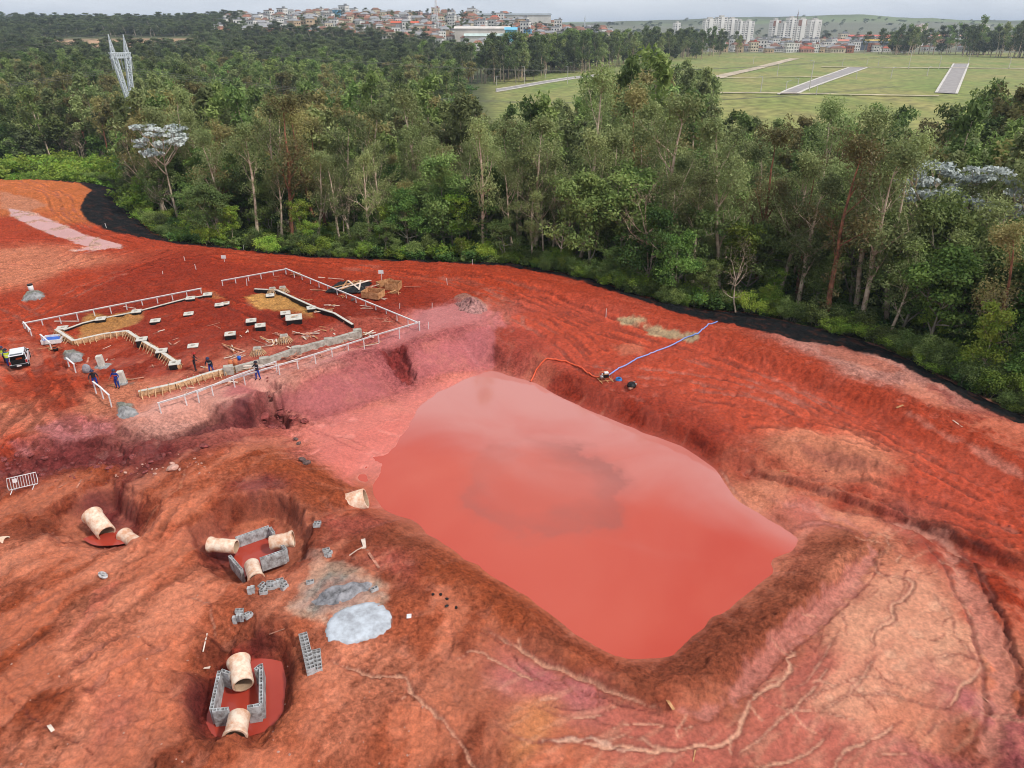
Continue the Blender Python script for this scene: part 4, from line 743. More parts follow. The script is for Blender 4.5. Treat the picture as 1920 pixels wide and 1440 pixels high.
# ------------------------------------------------------------------ water
def water_mat(name, c1, c2, c3, rough=.06, sc=.05):
    m = bpy.data.materials.new(name); m.use_nodes = True; n = m.node_tree.nodes; l = m.node_tree.links; b = n['Principled BSDF']; t = n.new('ShaderNodeTexCoord')
    nz = n.new('ShaderNodeTexNoise'); nz.inputs['Scale'].default_value = sc; nz.inputs['Detail'].default_value = 5; nz.inputs['Distortion'].default_value = 1.2; l.new(t.outputs['Object'], nz.inputs['Vector'])
    r = n.new('ShaderNodeValToRGB'); l.new(nz.outputs[0], r.inputs[0]); e = r.color_ramp.elements; e[0].position = .3; e[0].color = lin(c1) + (1,); e[1].position = .7; e[1].color = lin(c2) + (1,)
    # cloud reflection painted into the colour: paler patches towards the far bank
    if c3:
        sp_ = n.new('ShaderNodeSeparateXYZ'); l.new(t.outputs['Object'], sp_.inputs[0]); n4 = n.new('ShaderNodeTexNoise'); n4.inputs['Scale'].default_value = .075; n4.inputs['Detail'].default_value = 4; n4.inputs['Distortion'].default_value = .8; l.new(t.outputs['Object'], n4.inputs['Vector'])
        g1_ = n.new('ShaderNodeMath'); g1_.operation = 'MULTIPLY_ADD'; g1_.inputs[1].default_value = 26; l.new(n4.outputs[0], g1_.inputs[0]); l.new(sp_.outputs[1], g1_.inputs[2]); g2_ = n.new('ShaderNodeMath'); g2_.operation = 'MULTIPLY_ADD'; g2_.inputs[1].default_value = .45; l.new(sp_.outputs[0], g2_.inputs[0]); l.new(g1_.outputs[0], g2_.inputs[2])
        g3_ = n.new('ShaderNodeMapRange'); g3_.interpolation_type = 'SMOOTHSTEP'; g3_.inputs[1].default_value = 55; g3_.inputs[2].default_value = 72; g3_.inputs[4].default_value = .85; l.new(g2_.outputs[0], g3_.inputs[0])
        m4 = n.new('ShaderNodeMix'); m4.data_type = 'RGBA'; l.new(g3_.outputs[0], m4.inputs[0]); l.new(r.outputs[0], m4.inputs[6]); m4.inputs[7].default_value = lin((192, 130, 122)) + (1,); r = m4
    # swirl of greyer sediment: warped ring around a point of the pond
    col = r.outputs[2] if c3 else r.outputs[0]
    if c3:
        sep = n.new('ShaderNodeSeparateXYZ'); l.new(t.outputs['Object'], sep.inputs[0]); ctr = P(1015, 905, WATER)
        n2_ = n.new('ShaderNodeTexNoise'); n2_.inputs['Scale'].default_value = .16; n2_.inputs['Detail'].default_value = 6; n2_.inputs['Roughness'].default_value = .6; l.new(t.outputs['Object'], n2_.inputs['Vector'])
        ws = n.new('ShaderNodeVectorMath'); ws.operation = 'MULTIPLY_ADD'; ws.inputs[1].default_value = (9, 9, 0); l.new(n2_.outputs['Color'], ws.inputs[0]); l.new(t.outputs['Object'], ws.inputs[2])
        dist = n.new('ShaderNodeVectorMath'); dist.operation = 'MULTIPLY_ADD'; dist.inputs[1].default_value = (1 / 7.2, 1 / 7.6, 0); dist.inputs[2].default_value = (-(ctr[0] + 4.5) / 7.2, -(ctr[1] + 4.5) / 7.6, 0); l.new(ws.outputs[0], dist.inputs[0])
        ln_ = n.new('ShaderNodeVectorMath'); ln_.operation = 'LENGTH'; l.new(dist.outputs[0], ln_.inputs[0])
        rp = n.new('ShaderNodeValToRGB'); l.new(ln_.outputs['Value'], rp.inputs[0]); ee = rp.color_ramp.elements
        ee[0].position = 0; ee[0].color = (.25,) * 3 + (1,); ee[1].position = 1.0; ee[1].color = (0, 0, 0, 1)
        for p_, v_ in ((.45, .3), (.7, .95), (.78, 1.0), (.86, .3)): x_ = ee.new(p_); x_.color = (v_,) * 3 + (1,)
        n3_ = n.new('ShaderNodeTexNoise'); n3_.inputs['Scale'].default_value = .11; n3_.inputs['Detail'].default_value = 5; l.new(t.outputs['Object'], n3_.inputs['Vector'])
        mr_ = n.new('ShaderNodeMapRange'); mr_.inputs[1].default_value = .2; mr_.inputs[2].default_value = .6; mr_.inputs[4].default_value = .6; l.new(n3_.outputs[0], mr_.inputs[0])
        ml = n.new('ShaderNodeMath'); ml.operation = 'MULTIPLY'; l.new(rp.outputs[0], ml.inputs[0]); l.new(mr_.outputs[0], ml.inputs[1])
        mx_ = n.new('ShaderNodeMix'); mx_.data_type = 'RGBA'; l.new(ml.outputs[0], mx_.inputs[0]); l.new(col, mx_.inputs[6]); mx_.inputs[7].default_value = lin(c3) + (1,); col = mx_.outputs[2]
    l.new(col, b.inputs['Base Color']); b.inputs['Roughness'].default_value = rough; b.inputs['IOR'].default_value = 1.45; b.inputs['Specular IOR Level'].default_value = .5
    nb_ = n.new('ShaderNodeTexNoise'); nb_.inputs['Scale'].default_value = 2.2; nb_.inputs['Detail'].default_value = 3; l.new(t.outputs['Object'], nb_.inputs['Vector']); bp = n.new('ShaderNodeBump'); bp.inputs['Strength'].default_value = .02; bp.inputs['Distance'].default_value = .02
    l.new(nb_.outputs[0], bp.inputs['Height']); l.new(bp.outputs[0], b.inputs['Normal']); return m
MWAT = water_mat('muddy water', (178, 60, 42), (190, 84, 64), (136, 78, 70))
MPIT = water_mat('pit water', (160, 56, 42), (172, 68, 52), None, .08, .3)
MPALE = water_mat('silty puddle water', (186, 118, 104), (198, 130, 118), None, .12, .3)
def pool(name, poly, z, m, label, grow=0):
    pts = [P(p[0], p[1], z) for p in poly]; b = MB(); c = (sum(p[0] for p in pts) / len(pts), sum(p[1] for p in pts) / len(pts))
    pts = [(c[0] + (p[0] - c[0]) * (1 + grow), c[1] + (p[1] - c[1]) * (1 + grow)) for p in pts]
    pts = smooth_line(pts + [pts[0]], 5)[:-1]; b.add([(x, y, z) for x, y in pts], [tuple(range(len(pts)))]); o = b.build(name, m)
    return tag(o, label, kind='structure')
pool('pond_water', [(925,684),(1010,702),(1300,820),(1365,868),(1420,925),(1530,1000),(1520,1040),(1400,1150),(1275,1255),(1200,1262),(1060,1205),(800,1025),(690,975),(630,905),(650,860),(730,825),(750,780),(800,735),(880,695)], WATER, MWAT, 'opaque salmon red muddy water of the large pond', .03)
pool('puddle_water', pat[0][0], -1.98, MPIT, 'small orange red puddle under the leaning pipe', .25)
_q = [P(a_, b2_, -1.45) for a_, b2_ in ((441,1012),(503,990),(511,1000),(533,1032),(486,1046),(455,1066),(431,1041))]
b = MB(); b.add([(x, y, -2.15) for x, y in _q], [tuple(range(len(_q)))]); tag(b.build('puddle_water', MPIT), 'red water standing inside the middle block chamber', kind='structure')
if 0: pool('puddle_water', pat[1][0], -2.22, MPIT, 'red water standing inside the middle block chamber', .2)
pool('puddle_water', [(376,1350),(386,1285),(410,1255),(440,1240),(500,1235),(540,1250),(541,1300),(530,1352),(495,1372),(440,1385),(390,1380)], -2.38, MPIT, 'brown red water flooding the nearest pit')
if 0: pool('puddle_water', [(1793,1010),(1830,1020),(1920,1050),(1970,1066),(1970,1084),(1920,1064),(1840,1034)], -2.12, MWAT, 'orange strip of water beside the haul track')
pp = [at(*p) for p in [(15,390),(60,398),(110,418),(160,440),(228,458),(228,466),(190,470),(150,474),(120,448),(60,425),(20,405)]]
b = MB(); b.add([(p.x, p.y, min(q_.z for q_ in pp) + .02) for p in pp], [tuple(range(len(pp)))]); tag(b.build('puddle_water', MPALE), 'long pale pink puddle on the haul road at the upper left', kind='structure')
print('ground built', time.time() - T0)
# ------------------------------------------------------------------ materials of the site
MWHITE = mat('white painted timber', (226, 222, 222), .6, .1, 2.5, .1)
MTIMB = mat('formwork timber', (190, 142, 100), .8, .25, 3, .3, rgb2=(150, 100, 62))
MSTAKE = mat('pale stakes', (208, 168, 128), .8, .25, 3, .2)
MPLY = mat('pale plywood', (224, 202, 186), .75, .15, 2, .1)
MOLD = mat('muddy timber', (190, 130, 108), .85, .3, 2, .3)
MCONC = mat('concrete', (176, 170, 160), .85, .14, 2.2, .3, rgb2=(134, 126, 116))
MCONL = mat('pale concrete', (206, 200, 190), .8, .12, 3, .2)
MBLACK = mat('bitumen coating', (26, 25, 27), .55, .1)
MBLOCK = mat('hollow block concrete', (182, 184, 186), .9, .16, 2.6, .4, rgb2=(124, 116, 114), s2=20)
MPIPE = mat('pipe concrete', (226, 206, 186), .8, .08, 1.9, .3, rgb2=(200, 142, 108), s2=9)
MPIPEIN = mat('pipe inside', (190, 160, 132), .85, .15, 1.2, .2)
MSTEEL = mat('galvanised steel', (186, 190, 194), .4, .1, 4, 0, .6)
MGREYS = mat('grey sand', (150, 148, 148), .95, .22, 2, .8, s2=12)
MBLUE = mat('blue plastic', (30, 92, 190), .35, .1, 3)
MSKIN = mat('skin', (140, 92, 70), .6, .1); MNAVY = mat('navy workwear', (34, 62, 150), .85, .2, 6, .2); MDARKW = mat('dark workwear', (44, 42, 52), .85, .2, 6, .2)
MBOOT = mat('boots', (30, 24, 22), .6); MHIV = mat('hi vis yellow', (204, 226, 70), .7, .1); MREFL = mat('reflective tape', (220, 220, 222), .4); MORAN = mat('orange trim', (226, 92, 40), .6)
MRED = mat('red helmet', (176, 40, 30), .35); MHNAV = mat('dark helmet', (40, 50, 86), .35)
MROCK = mat('pale rock', (206, 160, 144), .9, .2, 2, .6); MCLODM = mat('maroon rock', (150, 76, 72), .9, .3, 2, .8)
MDARK = mat('black plastic', (22, 22, 24), .5); MCARW = mat('white car paint', (222, 224, 228), .3, .03); MGLASS = mat('car glass', (24, 30, 36), .08, .05, spec=.6)

# ------------------------------------------------------------------ profile boards (white timber rails on posts)
def board(feet, h, label, brace=(), post=1.7, m=MWHITE, side=1, w_=.13, groupname='white profile boards round the foundation', bracem=MOLD, fixed=False):
    pts = [at(*p) for p in feet]; c = pts[0].copy(); r = empty('profile_board', c, 0, label, 'profile board', groupname)
    for k in range(len(pts) - 1):
        p, q = pts[k], pts[k + 1]; L_ = (q - p).length; n = 1 if fixed else max(1, round(L_ / post)); d = (q - p).normalized(); nrm = Vector((-d.y, d.x, 0)) * side
        zt = [p.z + h, q.z + h]
        b = MB(); b.beam(Vector((p.x, p.y, zt[0])) - d * .1, Vector((q.x, q.y, zt[1])) + d * .1, w_, .045); b.beam(Vector((p.x, p.y, zt[0] - .085)) + nrm * .05, Vector((q.x, q.y, zt[1] - .085)) + nrm * .05, .03, .12)
        b.build('rail', m, r, world=True)
        for i in range(0 if k == 0 else 1, n + 1):
            t = i / n; x = p.x + (q.x - p.x) * t; y = p.y + (q.y - p.y) * t; z = hz(x, y); zr = zt[0] + (zt[1] - zt[0]) * t - .03
            j = random.uniform(-.04, .04); b = MB(); b.beam((x + j, y, z - .25), (x, y, zr), .075, .075); b.build('post', m, r, world=True)
            if (i % 2 == 0 if brace == 'all' else i in brace):
                bx, by = x + nrm.x * .75, y + nrm.y * .75; b = MB(); b.beam((bx, by, hz(bx, by) - .05), (x + nrm.x * .04, y + nrm.y * .04, zr - .1), .06, .03); b.build('brace', bracem, r, world=True)
    return r
board([(47,617),(378,550)], .66, 'long white profile board along the rear left side of the foundation')
board([(48,616),(60,630)], .7, 'short white end board with brace at the left corner of the foundation', (1,), 1.2)
board([(418,536),(536,514)], .7, 'white profile board along the back of the foundation, left of its top corner', (7,))
board([(537,514),(787,618)], .75, 'long white profile board running down the right side from the top corner', (2, 6, 9, 14), 1.9)
board([(787,620),(711,643),(592,682),(525,703),(460,722),(400,742),(350,760),(302,775)], 1.0, 'thin white profile board on braced legs along the edge above the pink bank', 'all', 2.3, w_=.07, bracem=MWHITE, side=-1)
board([(374,755),(440,726),(520,697)], 1.05, 'doubled white board lying along the braced front rail', (), 3.0, w_=.06)
board([(181,738),(194,748),(210,763)], 1.15, 'small white gate-like board with three posts beside a worker', (1, 2), 3, fixed=True)
board([(130,688),(143,699)], .9, 'small white board by the grey sand heap left of the columns', (0,), 3, fixed=True)
board([(80,641),(97,656)], .8, 'short white board next to the blue mortar tub', (0, 1), 3, fixed=True)

# ------------------------------------------------------------------ foundations
def strip(px, w_, h, top, side, name, label, cat, lift=.02, stakes=False, group=None):
    pts = [at(*p) for p in px]; r = empty(name, pts[0], 0, label, cat, group); b = MB(); b2 = MB(); 
    for k in range(len(pts) - 1):
        p, q = pts[k].copy(), pts[k + 1].copy(); d = (q - p).normalized() * w_ * .5 * (1 if 0 < k else 0)
        b.beam(p - d * .0 + Vector((0, 0, h - .03)), q + Vector((0, 0, h - .03 - .003 * (k % 2))), w_ + .02, .06); b2.beam(p + Vector((0, 0, h / 2 - .15)), q + Vector((0, 0, h / 2 - .15 - .003 * (k % 2))), w_, h + .18)
    b.build('top_face', top, r, world=True); b2.build('beam_body', side, r, world=True)
    if stakes:
        for k in range(len(pts) - 1):
            p, q = pts[k], pts[k + 1]; L_ = (q - p).length; d = (q - p).normalized(); nr_ = Vector((-d.y, d.x, 0)); b = MB()
            for sgn in (1, -1):
                for i in range(int(L_ / .55)):
                    s = p + d * (.2 + i * .55) + nr_ * sgn * (w_ / 2 + .04); e = s + nr_ * sgn * random.uniform(.3, .55) + d * random.uniform(-.06, .06)
                    b.beam((s.x, s.y, s.z + h * random.uniform(.85, 1.25)), (e.x, e.y, hz(e.x, e.y) - .05), .07, .04)
                b.beam(p + nr_ * sgn * (w_ / 2 + .02) + Vector((0, 0, h * .6)), q + nr_ * sgn * (w_ / 2 + .02) + Vector((0, 0, h * .6)), .03, h * .7)
            b.build('formwork', MSTAKE, r, world=True)
    return r
strip([(107,625),(140,647),(195,634),(240,628),(265,645),(305,668),(338,692)], .30, .5, MCONL, MTIMB, 'foundation_beam', 'zigzag pale concrete foundation beam propped by rows of timber stakes', 'foundation', stakes=True)
strip([(262,744),(330,729),(395,708),(440,697)], .30, .55, MCONL, MTIMB, 'foundation_beam', 'low foundation beam boxed in raw timber beside the two standing workers', 'foundation', stakes=True)
strip([(120,622),(155,609),(190,601),(257,587),(345,564),(395,555)], .18, .22, MCONL, MBLACK, 'foundation_strip', 'thin white strip footing with a dark side along the yellow sand', 'foundation')
strip([(478,548),(520,549),(595,584),(628,594),(662,615)], .24, .45, MCONL, MBLACK, 'foundation_strip', 'black coated strip footing along the right of the yellow sand', 'foundation')
r = strip([(676,630),(620,646),(560,662),(500,683),(442,699)], .40, .62, MCONC, MCONC, 'foundation_beam', 'grey bare concrete foundation beam with pilasters in front of the timber heaps', 'foundation')
for p in ((671,630),(617,647),(557,663),(497,684),(430,700)):
    c = at(*p); b = MB(); b.box((c.x, c.y, c.z + .28), (.85, .6, .95), R(18)); b.build('pilaster', MCONC, r, bevel=.02, world=True)
def cap(px, py, s, label, h=.38, rz=.3, dirty=False):
    c = at(px, py); r = empty('footing_block', c, rz, label, 'footing', 'square footing blocks with white tops')
    b = MB(); b.box((0, 0, h / 2 - .25), (s, s, h + .44)); b.build('coated_side', MBLACK, r)
    b = MB(); b.box((0, 0, h + .0), (s * 1.06, s * 1.06, .07)); b.build('white_top', MCONL, r, bevel=.01)
    b = MB(); b.box((random.uniform(-.1, .1), 0, h + .055), (s * .35, s * .3, .04)); b.build('column_stub', MCONC, r)
    if dirty: b = MB(); b.box((.05, .05, h + .06), (s * .5, .1, .05), .6); b.build('wood_scrap', MTIMB, r)
cap(412,576,.9,'white topped footing block, left one of the far pair',.12); cap(423,570,.8,'dirty white topped footing block, right one of the far pair',.1,dirty=True)
cap(354,590,.95,'white topped footing block between the yellow sand and the far pair',.2); cap(292,604,.95,'white topped footing block just right of the left yellow sand',.2)
cap(472,608,1.0,'black sided footing block, upper of the middle pair',.45); cap(489,617,1.0,'black sided footing block, lower of the middle pair',.45); cap(433,634,1.0,'black sided footing block with wood scraps left of the middle pair',.5,dirty=True)
cap(536,592,1.0,'black sided footing block touching the corner of the yellow sand',.35); cap(552,603,1.6,'largest black sided footing block beside the yellow sand',.5,dirty=True); cap(362,649,.95,'flat white footing cap alone in the dark soil',.06)
cap(584,582,.9,'footing block at the bend of the black coated strip',.4); cap(507,557,.9,'white footing cap at the rear end of the yellow sand',.25)
for x, y, n in ((118,620,'at the left corner of the zigzag beam'),(190,602,'on the thin strip at the left yellow sand'),(257,588,'on the thin strip at the sand corner'),(358,563,'on the thin strip near its far end'),(390,556,'at the far end of the thin strip'),(268,645,'on the bend of the zigzag beam'),(305,667,'on the middle of the zigzag beam'),(330,690,'at the near end of the zigzag beam')):
    cap(x, y, .95, 'pale footing cap ' + n, .3 if y < 640 else .55)
def formcone(px, py, s, label):
    c = at(px, py); r = empty('column_formwork', c, .3, label, 'formwork', 'timber propped column moulds')
    b = MB(); b.box((0, 0, .35), (s * .55, s * .45, .75)); b.build('concrete_core', MCONC, r)
    b = MB()
    for k in range(22):
        a = k / 22 * 2 * math.pi; b.beam((math.cos(a) * s * .32, math.sin(a) * s * .28, .62), (math.cos(a) * s * .72, math.sin(a) * s * .62, -.05), .07, .03)
    b.build('props', MSTAKE, r); b = MB()
    for z_ in (.35, .6): 
        for sx_, sy_, lx, ly in ((.3, 0, .04, .6), (-.3, 0, .04, .6), (0, .26, .62, .04), (0, -.26, .62, .04)): b.box((sx_ * s, sy_ * s, z_), (lx * s, ly * s, .12))
    b.build('collar', MPLY, r)
formcone(534,641,1.15,'timber propped column mould, right one beside the grey beam'); formcone(484,664,1.15,'timber propped column mould, left one beside the grey beam')
formcone(512,550,1.1,'timber propped column mould at the far end of the yellow sand'); formcone(531,548,1.1,'timber propped column mould at the far right end of the sand')
def heap(px, py, n, L_, label, name='plank_heap', m=MPLY, spread=.7, ang=None, cat='planks', lay=.035):
    c = at(px, py); r = empty(name, c, 0, label, cat)
    rr_ = random.Random(px * 7 + py)
    for k in range(n):
        a = (ang if ang is not None else rr_.uniform(0, 3.1)) + rr_.gauss(0, .25 if ang is not None else .8); l_ = L_ * rr_.uniform(.55, 1.0); x, y = rr_.gauss(0, spread * .5), rr_.gauss(0, spread * .35); z = hz(c.x + x, c.y + y) - c.z + .03 + k * lay
        b = MB(); d = Vector((math.cos(a), math.sin(a), rr_.gauss(0, .05))) * l_ / 2; b.beam(Vector((x, y, z)) - d, Vector((x, y, z)) + d, rr_.choice((.06, .09, .16)), .025); b.build('plank', [m, MTIMB, MOLD, MPLY][rr_.randrange(4)] if m is MPLY else m, r)
heap(437,654,7,3.0,'heap of long boards and a plywood sheet beside the grey beam',ang=-.75); heap(446,670,10,1.6,'crossed short boards by the orange drum on the grey beam')
heap(495,640,4,3.6,'long pale boards lying beside the middle of the foundation',ang=-.6); heap(512,647,9,1.3,'pile of short timber scraps next to the column mould')
heap(568,625,4,3.4,'long boards lying across the dark soil near the right footing',ang=-.4); heap(578,635,9,1.4,'jumble of timber offcuts behind the grey beam')
heap(607,618,3,1.0,'small pale boards scattered left of the beam end'); heap(622,619,4,1.0,'little heap of scraps right behind the beam end')
heap(548,672,9,1.8,'scattered red stained boards in front of the grey beam',m=MOLD); heap(645,640,8,1.5,'pale offcuts under the front rail near its right end'); heap(690,628,6,1.6,'stack of short boards near the right end of the front rail')
heap(615,655,3,4.2,'long board stack lying between beam and front rail',ang=.38,spread=.3); heap(680,650,2,4.4,'long pale plank on the pink edge beneath the front rail',ang=.36,spread=.1)
heap(485,690,3,8.0,'long doubled planks lying in front of the grey beam beside a worker',ang=.38,spread=.2); heap(575,563,2,3.2,'plank lying by the right side board',ang=-.1,spread=.2)
heap(600,545,3,2.6,'short plank bundle inside the right side board',ang=-.3,spread=.2); heap(605,585,7,2.2,'boards laid across the black strip footing',ang=.2); heap(693,578,3,1.8,'small boards beside the posts of the right side board',ang=-.3)
heap(620,522,2,4.0,'thin pale pole lying behind the right side board',ang=-.15,spread=.1); heap(778,540,1,2.8,'single board lying in the red soil right of the crates',ang=-.15,spread=.1)
heap(555,517,4,2.0,'long open timber box near the top corner of the board',m=MTIMB,ang=-.25,spread=.15,lay=.16)
heap(643,556,5,1.1,'small brown timber scraps under the right side board',m=MTIMB); heap(125,603,1,3.2,'pale plank lying behind the thin strip footing',ang=.1,spread=.1); heap(242,577,1,2.6,'weathered plank lying behind the thin strip',ang=.35,spread=.1)
heap(200,652,1,2.0,'pale plank lying in the dark soil inside the zigzag beam',ang=1.0,spread=.1); heap(212,675,2,.6,'pale scrap of board near the standing columns'); heap(165,676,1,1.6,'thin pale lath right of the grey sand heap',ang=-.7,spread=.1)
heap(246,712,2,2.6,'thin timber board propped beside the right column',ang=.3,spread=.1); heap(213,722,3,.8,'small orange board at the feet of the blue worker',m=MTIMB); heap(380,690,2,1.4,'pink board near the two workers at the timber beam',ang=-.4)
heap(155,693,2,.8,'small scraps beside the grey sack'); heap(1790,792,1,2.2,'short pale board on the slope below the black sheet at the right',ang=-.9,spread=.05)
heap(1686,765,1,1.4,'small pale board on the red plateau at the right',ang=.5,spread=.05); heap(1478,886,2,.9,'small pale stick on the lip of the dark cut')
heap(1847,1312,1,1.4,'thin pale stick in the pink silt at the right edge',ang=-1.0,spread=.05); heap(1255,1317,1,1.2,'thin pale stick beside the outer foot of the dike',ang=-.9,spread=.05); heap(1302,1420,1,1.1,'short white lath at the bottom edge of the photo',ang=1.1,spread=.05)
heap(700,1048,1,2.2,'brown pole lying on the dike beside the broken board',ang=-.75,spread=.05,m=MOLD); heap(118,910,1,1.0,'short pink lath near the steel barrier',ang=.5,spread=.05,m=MOLD)
heap(386,1205,1,1.2,'white lath on the rim of the nearest pit',ang=-1.3,spread=.05); heap(520,1185,1,1.1,'thin pale lath in the crack above the nearest pit',ang=.9,spread=.05); heap(385,1252,1,.5,'tiny white lath on the slope of the nearest pit',ang=.5,spread=.02)
heap(93,1363,1,.8,'pale lath lying in the dark crack at the lower left',ang=-.6,spread=.02); heap(503,1108,1,.7,'short timber lath beside the loose hollow blocks',ang=1.2,spread=.02,m=MTIMB); heap(150,906,1,1.6,'thin crooked stick on the rim of the left pit',ang=-1.2,spread=.02,m=MOLD)
for px_, py_, n_, L_, lb in ((330,642,3,1.0,'scraps lying alone right of the flat white cap'),(460,625,3,.9,'offcuts just left of the middle pair of footings'),(520,628,4,1.1,'offcuts between the middle pair and the grey beam'),(545,655,5,1.2,'boards dropped behind the second pilaster of the grey beam'),
        (405,612,2,1.4,'two laths lying in the middle of the dark pad'),(300,625,2,1.0,'laths beside the zigzag beam bend'),(470,700,6,1.6,'red stained offcuts in front of the beam by the walking person'),(600,668,4,1.4,'offcuts under the braced rail near its middle'),(430,715,5,1.4,'offcuts under the doubled rail'),(350,735,4,1.1,'scraps before the timber boxed beam'),
        (655,600,6,1.0,'dusty scraps by the right footing strip'),(625,575,4,1.2,'boards near the bend of the black strip'),(720,600,4,1.2,'scraps on the mauve ground inside the right corner'),(280,690,3,.8,'small scraps left of the zigzag beam end'),(520,520,3,1.0,'laths near the top corner of the boards')):
    heap(px_, py_, n_, L_, lb, m=MPLY if py_ % 2 else MOLD)
# heap with black tarp and open crates
c = at(655,540); r = empty('tarp_heap', c, 0, 'low stack of boards under a crumpled black tarpaulin', 'tarp')
b = MB(); n = 14; vs = []; 
for j in range(n):
    for i in range(n):
        x = (i / (n - 1) - .5) * 4.2; y = (j / (n - 1) - .5) * 3.6; e = min(i, j, n - 1 - i, n - 1 - j); vs.append((x + y * .25 + random.gauss(0, .06), y + random.gauss(0, .06), (.05 if e == 0 else .34 + random.gauss(0, .07))))
b.add(vs, [(j * n + i, j * n + i + 1, (j + 1) * n + i + 1, (j + 1) * n + i) for j in range(n - 1) for i in range(n - 1)]); b.build('tarpaulin', MDARK, r)
for k in range(9): b = MB(); b.beam((random.uniform(-2, 1.9), -1.9 + random.random(), .42), (random.uniform(-1, 2.4), 1.6, .45), .2, .03); b.build('plank', [MPLY, MTIMB][k % 2], r)
def crate(px, py, sx_, sy_, h, rz, label):
    c = at(px, py); r = empty('timber_crate', c, rz, label, 'crate', 'raw timber boxes by the tarpaulin'); t = .05
    for nm, cc, dd in (('side_panel', (0, -sy_/2, h/2), (sx_, t, h)), ('side_panel', (0, sy_/2, h/2), (sx_, t, h)), ('end_panel', (-sx_/2, 0, h/2), (t, sy_ - .06, h)), ('end_panel', (sx_/2, 0, h/2), (t, sy_ - .06, h)), ('base', (0, 0, .04), (sx_ - .08, sy_ - .08, .04))):
        b = MB(); b.box(cc, dd); b.build(nm, MTIMB if nm != 'base' else MOLD, r)
crate(700,556,2.2,1.6,.75,-.35,'raw timber box nearest the right side board'); crate(738,541,1.7,1.3,.85,-.2,'raw timber box at the right end of the heap'); crate(722,535,2.0,.8,.6,.7,'raw timber box leaning at the back of the heap')
heap(700,548,10,2.2,'loose sheets and boards thrown on top of the timber boxes',m=MPLY,lay=.08); heap(740,550,8,1.6,'splintered boards right of the timber boxes',m=MTIMB)
heap(712,560,6,1.0,'pale rubble of scraps in front of the timber boxes')

# columns, tub, bag, drums
def column(px, py, h, label, tilt):
    c = at(px, py); r = empty('concrete_column', c, .2, label, 'column', 'two upright concrete column stubs'); b = MB(); b.beam((0, 0, -.3), (tilt, 0, h), .5, .5); b.build('shaft', MCONL, r, bevel=.02)
    b = MB(); b.lathe([(.0, .06), (.45, .05), (.8, -.04)], 14); b.build('mortar_spill', MGREYS, r)
column(192,686,1.05,'upright pale concrete column stub beside the zigzag beam',-.1); column(232,717,1.1,'upright pale concrete column stub next to the blue worker',-.12)
c = at(101,641); r = empty('mortar_tub', c, .25, 'blue mortar tub in a white frame beside the short board', 'tub')
b = MB(); 
for cc, dd in (((0,-.75,.3),(1.7,.06,.4)),((0,.75,.3),(1.7,.06,.4)),((-.85,0,.3),(.06,1.44,.4)),((.85,0,.3),(.06,1.44,.4))): b.box(cc, dd)
b.build('rim', MWHITE, r); b = MB(); b.box((0, 0, .2), (1.62, 1.42, .2)); b.build('basin', MBLUE, r)
heap(93,655,6,1.5,'timber scraps and trestle legs in front of the blue tub',m=MTIMB)
c = at(105,658); r = empty('bucket', c, 0, 'dark bucket on the ground before the blue tub', 'bucket'); b = MB(); b.lathe([(0, 0), (.2, 0), (.25, .38), (.23, .38), (.18, .05), (0, .05)], 14); b.build('shell', MDARK, r, True); b = MB(); b.lathe([(.26, .36), (.27, .38), (.26, .4), (.24, .38), (.26, .36)], 14); b.build('rim', MORAN, r, True)
c = at(164,698); o = MB(); o.lathe([(0, 0), (.38, .02), (.42, .3), (.33, .62), (.15, .8), (0, .8)], 10); o = o.build('cement_sack', mat('grey sack', (150,146,152), .8, .2, 4, .4), None, True); o.location = c; o.scale = (1, .7, 1); tag(o, 'grey cement sack standing alone in the red soil near the columns', 'sack')
c = at(60,547); r = empty('marker_drum', c, 0, 'white drum with a dark top beside the far grey sand heap', 'drum'); b = MB(); b.lathe([(0, 0), (.28, 0), (.28, .8), (0, .8)], 14); b.build('drum_body', MWHITE, r, True); b = MB(); b.lathe([(0, .8), (.29, .8), (.29, .95), (0, .95)], 14); b.build('lid', MDARK, r)
for k, (x, y) in enumerate(((434,692),(443,690))): 
    c = at(x, y); b = MB(); b.lathe([(0, 0), (.2, 0), (.2, .8), (0, .82)], 12); o = b.build('clay_cylinder', mat('orange clay', (196, 112, 74), .7), None, True); o.location = c + Vector((0, 0, .1)); tag(o, ('left' if k == 0 else 'right') + ' orange cylinder standing against the end of the grey beam', 'cylinder', 'orange cylinders by the grey beam')
c = at(446,684); b = MB(); b.lathe([(0, 0), (.15, 0), (.17, .38), (0, .4)], 12); o = b.build('bucket', MBLUE, None, True); o.location = c + Vector((.1, .3, .35)); tag(o, 'small bright blue bucket on top of the grey beam end', 'bucket')
